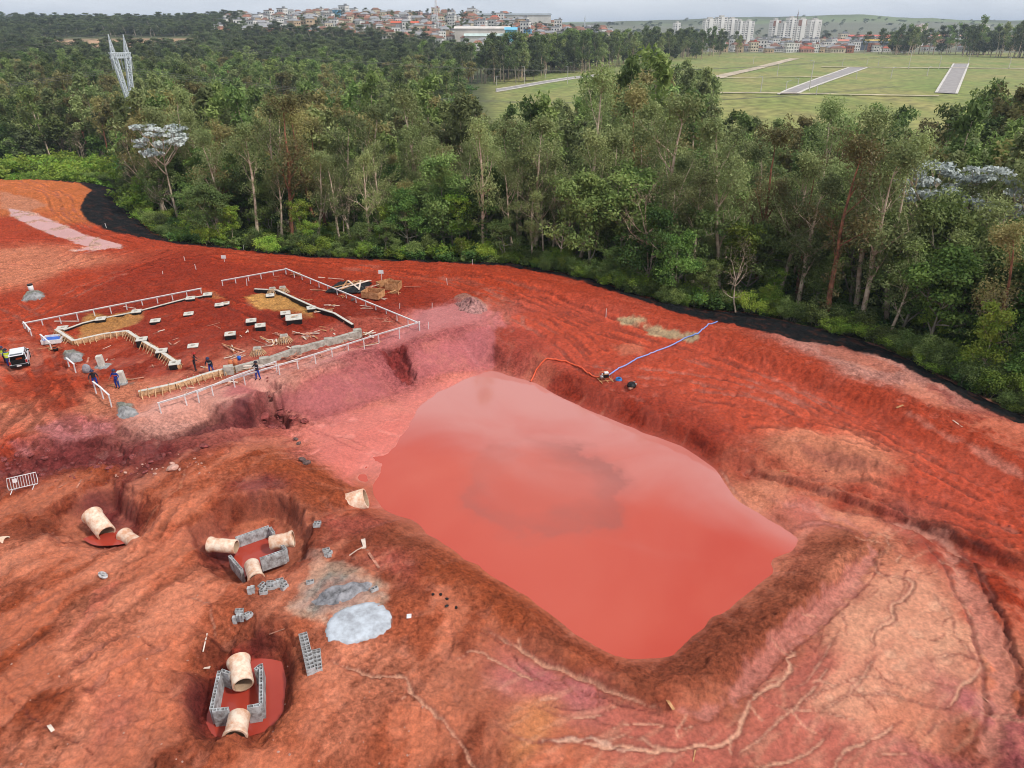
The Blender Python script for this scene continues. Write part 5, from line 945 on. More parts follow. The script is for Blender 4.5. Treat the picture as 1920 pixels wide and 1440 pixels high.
# stakes and little signs
def stake(px, py, h, label, sign=False):
    c = at(px, py); r = empty('survey_marker' if sign else 'survey_stake', c, 0, label, 'sign' if sign else 'stake', 'white survey stakes'); b = MB(); b.beam((0, 0, -.2), (random.uniform(-.08, .08), 0, h), .07, .05); b.build('stake', MWHITE, r)
    if sign: b = MB(); b.box((0, -.05, h), (.62, .03, .45)); b.build('sign_board', MWHITE, r)
for a in ((839,536,.95,'white stake on the haul road right of the sand heap'),(1136,596,1.1,'tall white stake on the plateau near the dry grass'),(810,577,.6,'short stake at the top of the pink area'),(749,578,.6,'short stake behind the right side board'),(347,489,.6,'small stake at the far left of the haul road'),(368,506,.75,'pale stake behind the back profile board'),(463,536,.9,'thin stake rising behind the back profile board'),
          (803,617,.8,'thin stake on the pink ground right of the board corner'),(787,614,.7,'leaning stake at the right corner of the boards'),(200,428,.8,'white post at the edge of the big black sheet'),(457,468,.6,'white post at the foot of the forest, left'),(886,496,.7,'white post at the foot of the forest, centre'),(305,514,.4,'tiny stake in the dark soil behind the boards')): stake(*a)
stake(421,491,.7,'small white sign board on the haul road at the left',True); stake(716,530,1.4,'small white sign board on a stake behind the timber boxes',True)

# ------------------------------------------------------------------ sand heaps, slurry, rocks
def mound(px, py, rx, ry, h, rz, m, name, label, cat, seed=0):
    c = at(px, py); n = 40; k = 14; vs = []; rr_ = np.random.default_rng(seed + px)
    ph = rr_.uniform(0, 6, 6)
    for j in range(k):
        t = j / (k - 1)
        for i in range(n):
            a = i / n * 2 * math.pi; w_ = 1 + .16 * math.sin(2 * a + ph[0]) + .1 * math.sin(3 * a + ph[1]) + .07 * math.sin(5 * a + ph[2]) + .04 * math.sin(9 * a + ph[3])
            x, y = rx * t * w_ * math.cos(a), ry * t * w_ * math.sin(a); x, y = x * math.cos(rz) - y * math.sin(rz), x * math.sin(rz) + y * math.cos(rz)
            z = hz(c.x + x, c.y + y) - c.z; hh = h * (1 - t ** 1.5) * (1 + .25 * math.sin(4 * a + ph[4] + 5 * t)) + rr_.normal(0, .025) * (1 - t) - (.06 if j == k - 1 else 0)
            vs.append((x, y, z + hh))
    b = MB(); b.add(vs, [(j * n + i, j * n + (i + 1) % n, (j + 1) * n + (i + 1) % n, (j + 1) * n + i) for j in range(k - 1) for i in range(n)]); o = b.build(name, m, None, True); o.location = c; return tag(o, label, cat)
mound(64,559,1.25,.95,.3,.2,MGREYS,'sand_heap','grey sand heap beside the white drum at the far left','sand heap'); mound(138,669,.9,.75,.35,.1,MGREYS,'sand_heap','small grey sand heap between blue tub and columns','sand heap')
mound(237,771,1.0,.8,.25,-.3,MGREYS,'sand_heap','grey crumbled sand heap at the left corner of the pink ledge','sand heap'); mound(883,572,2.3,1.2,.75,-.6,mat('rubble heap', (178,128,122), .95, .35, 3, 1., s2=10),'rubble_heap','mauve grey rubble heap on the road above the pond','rubble heap')
def rock(px, py, s, m, label=None, group=None, name='rock', cat='rock', z=0):
    c = at(px, py); bm = bmesh.new(); bmesh.ops.create_icosphere(bm, subdivisions=2, radius=1); rr_ = np.random.default_rng(int(px * 13 + py))
    A_ = rr_.normal(0, 1, (7, 3))
    for v in bm.verts:
        d = max((v.co.dot(Vector(a).normalized()) for a in A_)); v.co *= (1.15 - .45 * max(0, d) ** 3); v.co = Vector((v.co.x * 1.2, v.co.y * .9, v.co.z * .7)) * s
    me = bpy.data.meshes.new(name); bm.to_mesh(me); bm.free(); me.materials.append(m); o = link(name, me); o.location = c + Vector((0, 0, s * .3 + z)); o.rotation_euler = (rr_.uniform(-.3, .3), rr_.uniform(-.3, .3), rr_.uniform(0, 6)); tag(o, label, cat, group); return o
rock(325,880,.38,MROCK,'biggest pale rock at the edge of the maroon rubble'); rock(323,870,.2,MROCK,'small pale rock just behind the biggest pale rock'); rock(193,1081,.26,mat('speckled grey rock',(190,186,186),.9,.4,8),'round speckled grey rock alone on the orange ground')
rock(383,838,.35,MCLODM,'reddish rock lying above the orange mound'); rock(529,778,.4,MCLODM,'pink broken lump in the collapsed notch of the bank'); rock(492,772,.55,MCLODM,'large broken lump at the foot of the left notch'); rock(505,765,.4,MCLODM,'middle broken lump in the left notch')
for k, (x, y, s, lb) in enumerate(((568,865,.3,'dark tangled lump on the edge of the pink silt'),(574,870,.3,'second dark tangled lump on the edge of the pink silt'),(555,824,.2,'small dark clod in the pink silt'),(560,832,.2,'lower small dark clod in the pink silt'),(662,563,.3,'grey stone under the right side board'))): rock(x, y, s, mat('dark clod', (110,88,84), .9, .3, 5, 1), lb)
rr_ = random.Random(9)
def scatter_rocks(n, poly, s0, s1, m, label, group):
    xs_ = [p[0] for p in poly]; ys2 = [p[1] for p in poly]
    base = [rock(poly[0][0] + i, poly[0][1], 1.0, m).data for i in range(4)]
    for o in list(SC.objects)[-4:]: bpy.data.objects.remove(o)
    k = 0
    while k < n:
        x, y = rr_.uniform(min(xs_), max(xs_)), rr_.uniform(min(ys2), max(ys2)); c_ = False
        for i in range(len(poly)):
            (ax, ay), (bx, by) = poly[i], poly[(i + 1) % len(poly)]
            if (ay > y) != (by > y) and x < (bx - ax) * (y - ay) / (by - ay) + ax: c_ = not c_
        if not c_: continue
        s = s0 + (s1 - s0) * rr_.random() ** 3; o = link('clod', base[k % 4]); o.location = at(x, y) + Vector((0, 0, s * .25)); o.scale = (s, s * rr_.uniform(.7, 1.2), s * rr_.uniform(.6, 1)); o.rotation_euler = (rr_.uniform(-.4, .4), rr_.uniform(-.4, .4), rr_.uniform(0, 6)); tag(o, label, 'clod', group); k += 1
scatter_rocks(110, [(0,838),(120,825),(240,850),(330,850),(380,870),(250,905),(0,905)], .06, .3, MCLODM, 'maroon clay clod in the rubble band at the left', 'maroon clods of the left rubble band')
scatter_rocks(35, [(480,745),(510,745),(580,792),(485,792)], .08, .35, MCLODM, 'broken clay clod in the collapsed notch of the pink bank', 'clods in the left notch')
scatter_rocks(45, [(150,860),(380,850),(400,890),(240,905)], .03, .14, MROCK, 'small pale stone among the maroon rubble', 'pale stones of the rubble')
scatter_rocks(70, [(0,1100),(600,1100),(900,1440),(0,1440)], .025, .07, MROCK, 'tiny pale stone strewn on the orange foreground', 'tiny pale stones of the foreground')
scatter_rocks(50, [(1500,880),(1920,900),(1920,1060),(1700,960)], .03, .09, MCLODM, 'small clod on the plateau above the dark cut', 'small clods of the right plateau')
for k, (x, y) in enumerate(((812,1115),(838,1137),(838,1124),(855,1140),(826,1115))):
    rock(x, y, .11, MDARK, ['left','lower','upper','right','rear'][k] + ' of the five little black lumps on top of the dike', 'black lumps on the dike', 'black_lump', 'lump')
# ------------------------------------------------------------------ hollow blocks, chambers, pipes
def blockgeo(b, c, rz, tilt=None, s=(.39, .19, .19), m=0, end=False):
    lx, ly, lz = s; t = .032; Mx = Matrix.Rotation(rz, 3, 'Z')
    if tilt: Mx = Mx @ Matrix.Rotation(tilt[0], 3, 'X') @ Matrix.Rotation(tilt[1], 3, 'Y')
    for cc, dd in (((0, ly/2 - t/2, 0), (lx, t, lz)), ((0, -ly/2 + t/2, 0), (lx, t, lz)), ((-lx/2 + t/2, 0, 0), (t, ly - 2*t, lz)), ((lx/2 - t/2, 0, 0), (t, ly - 2*t, lz)), ((0, 0, 0), (t, ly - 2*t, lz)), ((0, 0, -lz/2 + .012), (lx - 2*t, ly - 2*t, .02))):
        q_ = Mx @ Vector(cc) + Vector(c); hx, hy, h_ = dd[0]/2, dd[1]/2, dd[2]/2
        b.add([Mx @ Vector((x, y, z)) + q_ for z in (-h_, h_) for x, y in ((-hx, -hy), (hx, -hy), (hx, hy), (-hx, hy))], [(3, 2, 1, 0), (4, 5, 6, 7), (0, 1, 5, 4), (1, 2, 6, 5), (2, 3, 7, 6), (3, 0, 4, 7)], m)
def chamber(name, walls, ztop, courses, label):
    pts = [P(*w_[0], ztop) for w_ in walls]; c = (sum(p[0] for p in pts) / len(pts), sum(p[1] for p in pts) / len(pts)); r = empty(name, (c[0], c[1], ztop - courses * .2), 0, label, 'chamber')
    for (p0, p1) in walls:
        a = Vector(P(*p0, ztop) + (0,)); q_ = Vector(P(*p1, ztop) + (0,)); d = q_ - a; L_ = d.length; d.normalize(); ang = math.atan2(d.y, d.x); n = max(1, round(L_ / .4)); b = MB(); bl = L_ / n
        for k in range(courses):
            z = ztop - .1 - k * .2; off = (k % 2) * .5
            for i in range(n):
                cc = a + d * (i + .5) * bl
                if k == 0: blockgeo(b, (cc.x, cc.y, z), ang, s=(bl - .012, .19, .19))
                else:
                    x0 = max(0, (i + off)) * bl; x1 = min(L_, x0 + bl)
                    if off and i == 0: b.box((*(a + d * bl * .25).xy, z), (bl * .5 - .012, .186, .19), ang)
                    if x1 - x0 > .05: b.box((*(a + d * (x0 + x1) / 2).xy, z), (x1 - x0 - .012, .188, .19), ang)
            b.box((*(a + d * L_ / 2).xy, z - .1), (L_ - .03, .17, .016), ang)
        b.build('block_wall', MBLOCK, r, world=True)
chamber('block_chamber', [((441,1008),(504,986)), ((506,988),(513,998)), ((524,1014),(536,1030)), ((534,1031),(487,1047)), ((430,1041),(453,1068))], -1.35, 5, 'unfinished grey hollow block chamber with three pipes in the middle pit')
chamber('block_chamber', [((411,1257),(396,1329)), ((398,1331),(428,1328)), ((463,1325),(487,1321)), ((489,1319),(489,1244)), ((487,1247),(478,1255)), ((414,1256),(430,1262))], -1.3, 6, 'unfinished grey hollow block chamber standing in the flooded nearest pit')
_blk = MB(); blockgeo(_blk, (0, 0, 0), 0); _bo = _blk.build('hollow_block', MBLOCK); BLK_ME = _bo.data; bpy.data.objects.remove(_bo)
def block(px, py, rz, dz=0, stand=False, label='', group=None, loc=None, lay=False):
    o = link('hollow_block', BLK_ME); c = loc if loc else at(px, py); o.location = Vector(c) + Vector((0, 0, (.195 if stand else .095) + dz)); o.rotation_euler = (math.pi/2 if lay else 0, math.pi/2 if stand else 0, rz); o.scale = (1.15,) * 3; tag(o, label, 'block', group); return o
GL = 'loose grey hollow blocks between the two pits'
for x, y, rz, dz, st_, lb in ((469,1112,.1,0,1,'left block of the pair lying apart at the left end of the loose blocks'),(475,1110,.1,0,1,'right block of the pair lying apart at the left end'),(491,1100,1.2,0,0,'upper block of the crooked little column of blocks'),(493,1107,1.3,0,0,'middle block of the crooked little column of blocks'),(495,1113,.2,0,0,'lowest block of the crooked little column of blocks'),
      (508,1104,.2,0,0,'block lying below its twin left of the timber lath'),(508,1098,.1,.1,0,'block resting above its twin left of the timber lath'),(517,1102,.4,0,1,'block at the left of the tight cluster'),(523,1100,.5,0,1,'block in the middle of the tight cluster'),(525,1091,.4,0,0,'block behind the tight cluster'),(531,1097,.9,0,0,'rear block at the right end of the cluster'),(534,1103,1.0,0,0,'front block at the right end of the cluster'),
      (441,1165,.1,0,1,'left outlying block of the small group above the nearest pit'),(449,1163,.2,0,1,'front block of the small group above the nearest pit'),(455,1163,.1,0,1,'second front block of the small group above the nearest pit'),(451,1155,.1,.1,0,'upper block of the small group above the nearest pit'),(462,1158,.6,0,0,'tipped block right of the small group above the nearest pit'),(467,1157,.9,0,0,'whitish block at the right tip of the small group'),
      (702,1107,.6,0,0,'single grey block on the far edge of the slurry spill'),(612,1034,.4,0,0,'block among broken pieces above the slurry spill'),(617,1040,1.1,0,0,'whitish broken block above the slurry spill'),(615,1043,.2,0,0,'lower whitish broken block above the slurry spill'),(596,983,.1,0,0,'small white block on the bank behind the middle pit'),(594,987,.1,0,0,'lower small white block on the bank behind the middle pit'),(582,1094,.3,0,0,'small pale block left of the slurry spill')):
    block(x, y, rz, dz, st_, lb, GL)
a0 = at(570,1200); a1 = at(584,1262); dd = (a1 - a0); n = 11
for i in range(n):
    p = a0 + dd * (i / (n - 1)); z = hz(p.x, p.y)
    for j in (0,):
        ofs = dd.normalized().cross(Vector((0, 0, 1))) * (j * .42); ofs.z = 0
        for k in (0, 1): block(0, 0, math.atan2(dd.y, dd.x) + math.pi/2, k * .22, False, ('upper' if k else 'lower') + ' hollow block of the long two high stack right of the nearest pit', 'blocks of the long stack', loc=(p.x + ofs.x, p.y + ofs.y, z))
a0 = at(589,1225); a1 = at(592,1258); dd = (a1 - a0)
for i in range(6):
    p = a0 + dd * (i / 5); block(0, 0, math.atan2(dd.y, dd.x) + math.pi/2, .0, False, 'hollow block in the short single row right of the long stack', 'blocks of the short row', loc=(p.x + .12, p.y, hz(p.x, p.y)))
def pipe(tail, mouth, zt, zm_, label, r_=.56, bell=True, bellpos='tail', inner=True):
    a = Vector((*P(*tail, zt), zt)); b_ = Vector((*P(*mouth, zm_), zm_)); L_ = (b_ - a).length; d = (b_ - a).normalized(); Mx = d.to_track_quat('Z', 'Y').to_matrix().to_4x4(); Mx.translation = a
    r_ *= .86
    r = empty('concrete_pipe', a, 0, label, 'pipe', 'cream concrete drainage pipes'); Mr = Mx.copy(); Mr.translation = (0, 0, 0)
    b = MB()
    out = [(r_, 0), (r_, L_)]
    if bell and bellpos == 'tail': out = [(r_ * 1.12, 0), (r_ * 1.14, .04), (r_ * 1.12, .18), (r_ * 1.02, .26), (r_, .4), (r_, L_ - .02)]
    elif bell: out = [(r_, 0), (r_, L_ - .45), (r_ * 1.03, L_ - .38), (r_ * 1.2, L_ - .22), (r_ * 1.2, L_ - .02)]
    rm = out[-1][0]; b.lathe(out + [(rm * .97, L_), (rm * .84, L_)], 40, 0, Mr); b.lathe([(out[0][0] * .84, 0), (out[0][0], 0)], 40, 0, Mr); b.build('barrel', MPIPE, r, True)
    b = MB(); b.lathe([(rm * .84, L_), (rm * .83, L_ - .05), (r_ * .83, .3 if inner else L_ - .4)], 40, 0, Mr); b.lathe([(r_ * .83, .3 if inner else L_ - .4), (0.01, .3 if inner else L_ - .4)], 40, 0, Mr); b.build('bore', MPIPEIN, r, True)
    return r
pipe((392,1021),(443,1025),-1.45,-1.5,'cream concrete pipe entering the middle chamber from the left',.52)
pipe((550,1010),(507,1019),-1.35,-1.5,'cream concrete pipe entering the middle chamber from the right',.56)
pipe((481,1088),(472,1058),-1.4,-1.5,'cream concrete pipe entering the middle chamber from the front',.52)
pipe((447,1238),(456,1284),-1.55,-1.75,'cream concrete pipe entering the flooded chamber from behind',.62)
pipe((440,1385),(449,1342),-1.6,-1.65,'cream concrete pipe entering the flooded chamber from the front',.60)
pipe((172,965),(200,1000),-1.25,-1.75,'short leaning cream pipe lying open in the left pit',.68,bellpos='tail')
pipe((258,1020),(232,1003),-1.95,-2.0,'half buried cream pipe end at the right of the left pit',.50,bellpos='mouth')
pipe((646,946),(686,934),-2.1,-1.7,'cream pipe stub poking from the bank towards the pond',.84)
pipe((-20,1020),(14,1018),-1.1,-1.0,'cream pipe end cut by the left edge of the photo',.5)
for tail, z in (((398,1022),-2.3),): pass
c = at(482,1028); 
# broken board and frame above the slurry
c = at(678,1030); r = empty('broken_board', c, 0, 'broken pale board leaning in the pink soil above the slurry', 'board')
b = MB(); pz = [at(*p, dz=.12) for p in ((655,1043),(687,1028),(685,1012),(677,1014),(681,1027),(668,1034))]; b.add(pz + [p - Vector((0, 0, .1)) for p in pz], [tuple(range(6)), tuple(range(11, 5, -1))] + [(i, (i + 1) % 6, 6 + (i + 1) % 6, 6 + i)[::-1] for i in range(6)]); b.build('panel', MPLY, r, world=True)
c = at(767,1156); b = MB(); b.box((0, 0, .03), (.26, .3, .05), .1); o = b.build('white_tile', MWHITE); o.location = c; tag(o, 'small square white tile lying right of the light grey slurry', 'tile')
# light grey slurry sheet
pl = [(612,1180),(618,1165),(628,1152),(655,1138),(700,1132),(722,1142),(733,1155),(732,1172),(722,1186),(700,1196),(650,1208),(622,1203),(614,1193)]
pp = smooth_line([tuple(at(*p).xy) for p in pl + [pl[0]]], 6)[:-1]; zmx = sum(hz(*p) for p in pp) / len(pp); b = MB()
pp = [(p[0] + random.gauss(0, .05), p[1] + random.gauss(0, .05)) for p in pp]; cc = (sum(p[0] for p in pp) / len(pp), sum(p[1] for p in pp) / len(pp)); ring = []
_th = [math.atan2(p[1] - cc[1], p[0] - cc[0]) for p in pp]; _rd = [math.hypot(p[0] - cc[0], p[1] - cc[1]) for p in pp]; _o = np.argsort(_th); _ta = np.linspace(-math.pi, math.pi, 97)[:-1]; _rr = np.interp(_ta, np.array(_th)[_o], np.array(_rd)[_o], period=2 * math.pi); pp = [(cc[0] + math.cos(a) * r_, cc[1] + math.sin(a) * r_) for a, r_ in zip(_ta, _rr)]
_A = np.array([(p[0], p[1], 1) for p in pp]); _k = np.linalg.lstsq(_A, np.array([hz(*p) for p in pp]), rcond=None)[0]
for t, dz in ((1.03, -.06), (1.0, .05), (.85, .10), (.5, .14), (.15, .15)): ring += [(cc[0] + (p[0] - cc[0]) * t, cc[1] + (p[1] - cc[1]) * t, _k[0] * (cc[0] + (p[0] - cc[0]) * t) + _k[1] * (cc[1] + (p[1] - cc[1]) * t) + _k[2] + dz) for p in pp]
n = len(pp); b.add(ring, [(j * n + i, j * n + (i + 1) % n, (j + 1) * n + (i + 1) % n, (j + 1) * n + i) for j in range(4) for i in range(n)] + [tuple(range(4 * n, 5 * n))]); o = b.build('cement_slurry', mat('fresh light slurry', (184, 190, 198), .55, .12, 1.5, .4, rgb2=(150,152,158), s2=14), None, True); tag(o, 'oval of light grey cement slurry poured on the orange ground', 'slurry')
mound(640,1112,1.7,.75,.12,.35,mat('dark slurry sand', (140, 138, 142), .9, .3, 1.5, .6),'sand_heap','darker grey washed out sand heap behind the light slurry','sand heap',3)
for px_, py_, dx_, dy_ in ((398,1020,0,0),):
    pass
# ------------------------------------------------------------------ crowd barrier
a, b2 = at(18,925), at(72,912); r = empty('crowd_barrier', a, 0, 'white steel crowd barrier leaning at the far left above the pits', 'barrier'); up = Vector((-.05, .25, 1)).normalized(); d = (b2 - a); h = 1.0
fr = [a + up * .2, a + up * .2 + up * .15 - d * .01]; corners = [a + up * .22, a - d * .02 + up * .5, a + d * .0 + up * 1.05, b2 + up * 1.05, b2 + d * .02 + up * .5, b2 + up * .22, a + up * .22]
b = MB(); b.tube(corners, .03, 6); b.build('frame', MWHITE, r, True, world=True)
for i in range(1, 11): b = MB(); s = a + d * (i / 11); b.tube([s + up * .22, s + up * 1.05], .016, 5); b.build('bar', MWHITE, r, world=True)
for s in (a + d * .12, a + d * .88): b = MB(); b.tube([s + up * .22, s + Vector((0, -.3, 0))], .025, 6); b.tube([s + up * .22, s + Vector((0, .3, 0))], .025, 6); b.build('foot', MWHITE, r, world=True)
b = MB(); b.beam(a + d * .18 + up * .8 + Vector((0, -.03, 0)), a + d * .34 + up * .8 + Vector((0, -.03, 0)), .02, .3); b.build('sign_plate', MWHITE, r, world=True)
# ------------------------------------------------------------------ hoses, pump
def hose(px, rad, m, name, label, dz=.07):
    pts = [Vector((*p, 0)) for p in smooth_line(zguess(px), 8)]; 
    zs_ = [hz(p.x, p.y) for p in pts]
    for i, p in enumerate(pts): w_ = zs_[max(0, i - 3):i + 4]; p.z = max(sum(w_) / len(w_), zs_[i]) + rad + .01
    b = MB(); b.tube(pts, rad, 8); o = b.build(name, m, None, True); return tag(o, label, 'hose')
hose([(995,718),(1003,705),(1012,690),(1026,680),(1050,678),(1080,686),(1100,700),(1118,709),(1130,710)], .075, mat('orange hose', (228, 96, 60), .5, .1), 'suction_hose', 'orange suction hose curling from the pond up to the pump')
hose([(1140,706),(1160,694),(1185,679),(1220,664),(1250,651),(1280,638),(1303,629),(1312,625),(1325,613),(1345,604)], .065, mat('blue lay flat hose', (104, 142, 214), .5, .2, .6, rgb2=(160,160,200)), 'discharge_hose', 'long blue lay flat hose running from the pump to the forest edge')
c = at(1135,712); r = empty('water_pump', c, .3, 'small motor pump on a skid frame at the top of the pond bank', 'pump')
b = MB(); b.box((0, 0, .45), (.5, .4, .35)); b.build('engine', MDARK, r, bevel=.03); b = MB(); b.tube([(-.5, 0, .35), (-.2, 0, .35)], .16, 12); b.tube([(-.35, 0, .35), (-.35, 0, .7)], .06, 8); b.build('pump_casing', MSTEEL, r, True); b = MB(); b.box((.05, 0, .72), (.4, .3, .16)); b.build('fuel_tank', MWHITE, r, bevel=.04)
b = MB()
for y in (-.32, .32): b.tube([(-.7, y, .06), (.6, y, .06)], .03, 6); b.tube([(-.5, y, .06), (-.5, y, .7), (.45, y, .7), (.45, y, .06)], .025, 6)
for x in (-.6, 0, .5): b.beam((x, -.7, .03), (x, .6, .03), .08, .05)
b.build('skid_frame', MTIMB, r)
c = at(1160,713); b = MB()
for k in range(3): 
    cp = [(math.cos(t * .4) * (.28 - k * .03), math.sin(t * .4) * (.28 - k * .03), .06 + k * .07) for t in range(17)]; b.tube(cp, .05, 6)
o = b.build('hose_coil', mat('sky blue hose', (60, 130, 200), .4), None, True); o.location = c; tag(o, 'small coil of sky blue hose right of the pump', 'hose coil')
c = at(1184,725); r = empty('tool_bag', c, .4, 'black tool bag with tools spilling out right of the blue coil', 'bag'); b = MB(); b.lathe([(0, 0), (.4, .02), (.42, .2), (.28, .4), (0, .45)], 9); o = b.build('bag', MDARK, r, False); b = MB(); b.box((.35, -.1, .15), (.5, .12, .12), .8); b.box((.3, .25, .3), (.4, .08, .1), 2.2, 0, (0.3, .4)); b.build('tool', MSTEEL, r)
b = MB(); b.box((-.3, -.35, .06), (.4, .25, .1), .2); b.build('muddy_cloth', MOLD, r)
# ------------------------------------------------------------------ car
c = at(40,680); r = empty('hatchback_car', c, R(30), 'white hatchback car with its tailgate open at the left edge of the site', 'car'); r.scale = (.92, .92, .95)
prof = [(-1.85,.35),(-1.9,.55),(-1.86,.9),(1.0,.93),(1.75,.78),(1.88,.6),(1.86,.3),(1.4,.22),(-1.4,.22)]
def extr(b, pr, wf, m=0):
    n = len(pr); vs = [(-wf(y, z), y, z) for y, z in pr] + [(wf(y, z), y, z) for y, z in pr]; b.add(vs, [tuple(range(n)), tuple(range(2 * n - 1, n - 1, -1))] + [(i, i + n, (i + 1) % n + n, (i + 1) % n) for i in range(n)], m)
b = MB(); extr(b, prof, lambda y, z: .80 - .06 * max(0, abs(y) - 1.4)); b.build('body', MCARW, r, bevel=.05)
b = MB(); extr(b, [(-1.25,.9),(-1.2,1.41),(-.2,1.45),(.35,1.38),(1.05,.92)], lambda y, z: .76 - .26 * max(0, z - .9) / .55 * .6)
b.build('cabin_glass', MGLASS, r, bevel=.02)
b = MB(); b.box((0, -.45, 1.455), (1.24, 1.55, .05)); 
for sx_ in (-1, 1): b.beam((sx_ * .7, -1.28, .92), (sx_ * .66, -1.2, 1.44), .08, .08); b.beam((sx_ * .74, 1.02, .93), (sx_ * .62, .33, 1.43), .06, .05); b.beam((sx_ * .745, -.1, .92), (sx_ * .67, -.15, 1.44), .05, .06)
b.build('roof', MCARW, r, bevel=.02)
b = MB(); b.box((0, -1.35, .95), (1.34, .9, .03)); b.box((0, -1.885, .78), (1.2, .05, .4)); b.box((0, -1.3, 1.15), (1.25, .12, .5)); b.build('boot_interior', mat('car interior', (20, 19, 20), .9), r)
b = MB(); b.box((.1, -1.5, 1.0), (.5, .3, .12)); b.build('orange_bag', MORAN, r)
b = MB(); b.box((0, -1.93, .42), (1.55, .12, .26)); b.build('rear_bumper', MDARK, r, bevel=.03)
tg = MB(); tg.box((0, -1.72, 1.52), (1.3, .95, .06), 0, 0, (R(-6), 0)); tg = tg.build('tailgate', MCARW, r, bevel=.02); b = MB(); b.box((0, -1.75, 1.555), (1.05, .55, .02), 0, 0, (R(-6), 0)); b.build('rear_window', MGLASS, tg)
for sx_ in (-1, 1):
    b = MB(); b.box((sx_ * .7, -1.9, .78), (.16, .08, .3)); b.build('tail_light', MRED, r, bevel=.01)
    b = MB(); b.box((sx_ * .84, .75, .95), (.14, .08, .12)); b.build('mirror', MDARK, r)
    for y in (-1.2, 1.2):
        w_ = MB(); w_.lathe([(.0, -.1), (.22, -.1), (.29, -.09), (.3, 0), (.29, .09), (.22, .1), (0, .1)], 20, 0, Matrix.Translation((sx_ * .74, y, .3)) @ Matrix.Rotation(math.pi/2, 4, 'Y')); wo_ = w_.build('wheel', MDARK, r, True); h_ = MB(); h_.lathe([(0, .11), (.17, .11), (.18, .09)], 16, 0, Matrix.Translation((sx_ * .74, y, .3)) @ Matrix.Rotation(sx_ * math.pi/2, 4, 'Y')); h_.build('rim', MSTEEL, wo_)
b = MB(); b.box((0, -2.0, .45), (.4, .01, .13)); b.build('number_plate', MWHITE, r)
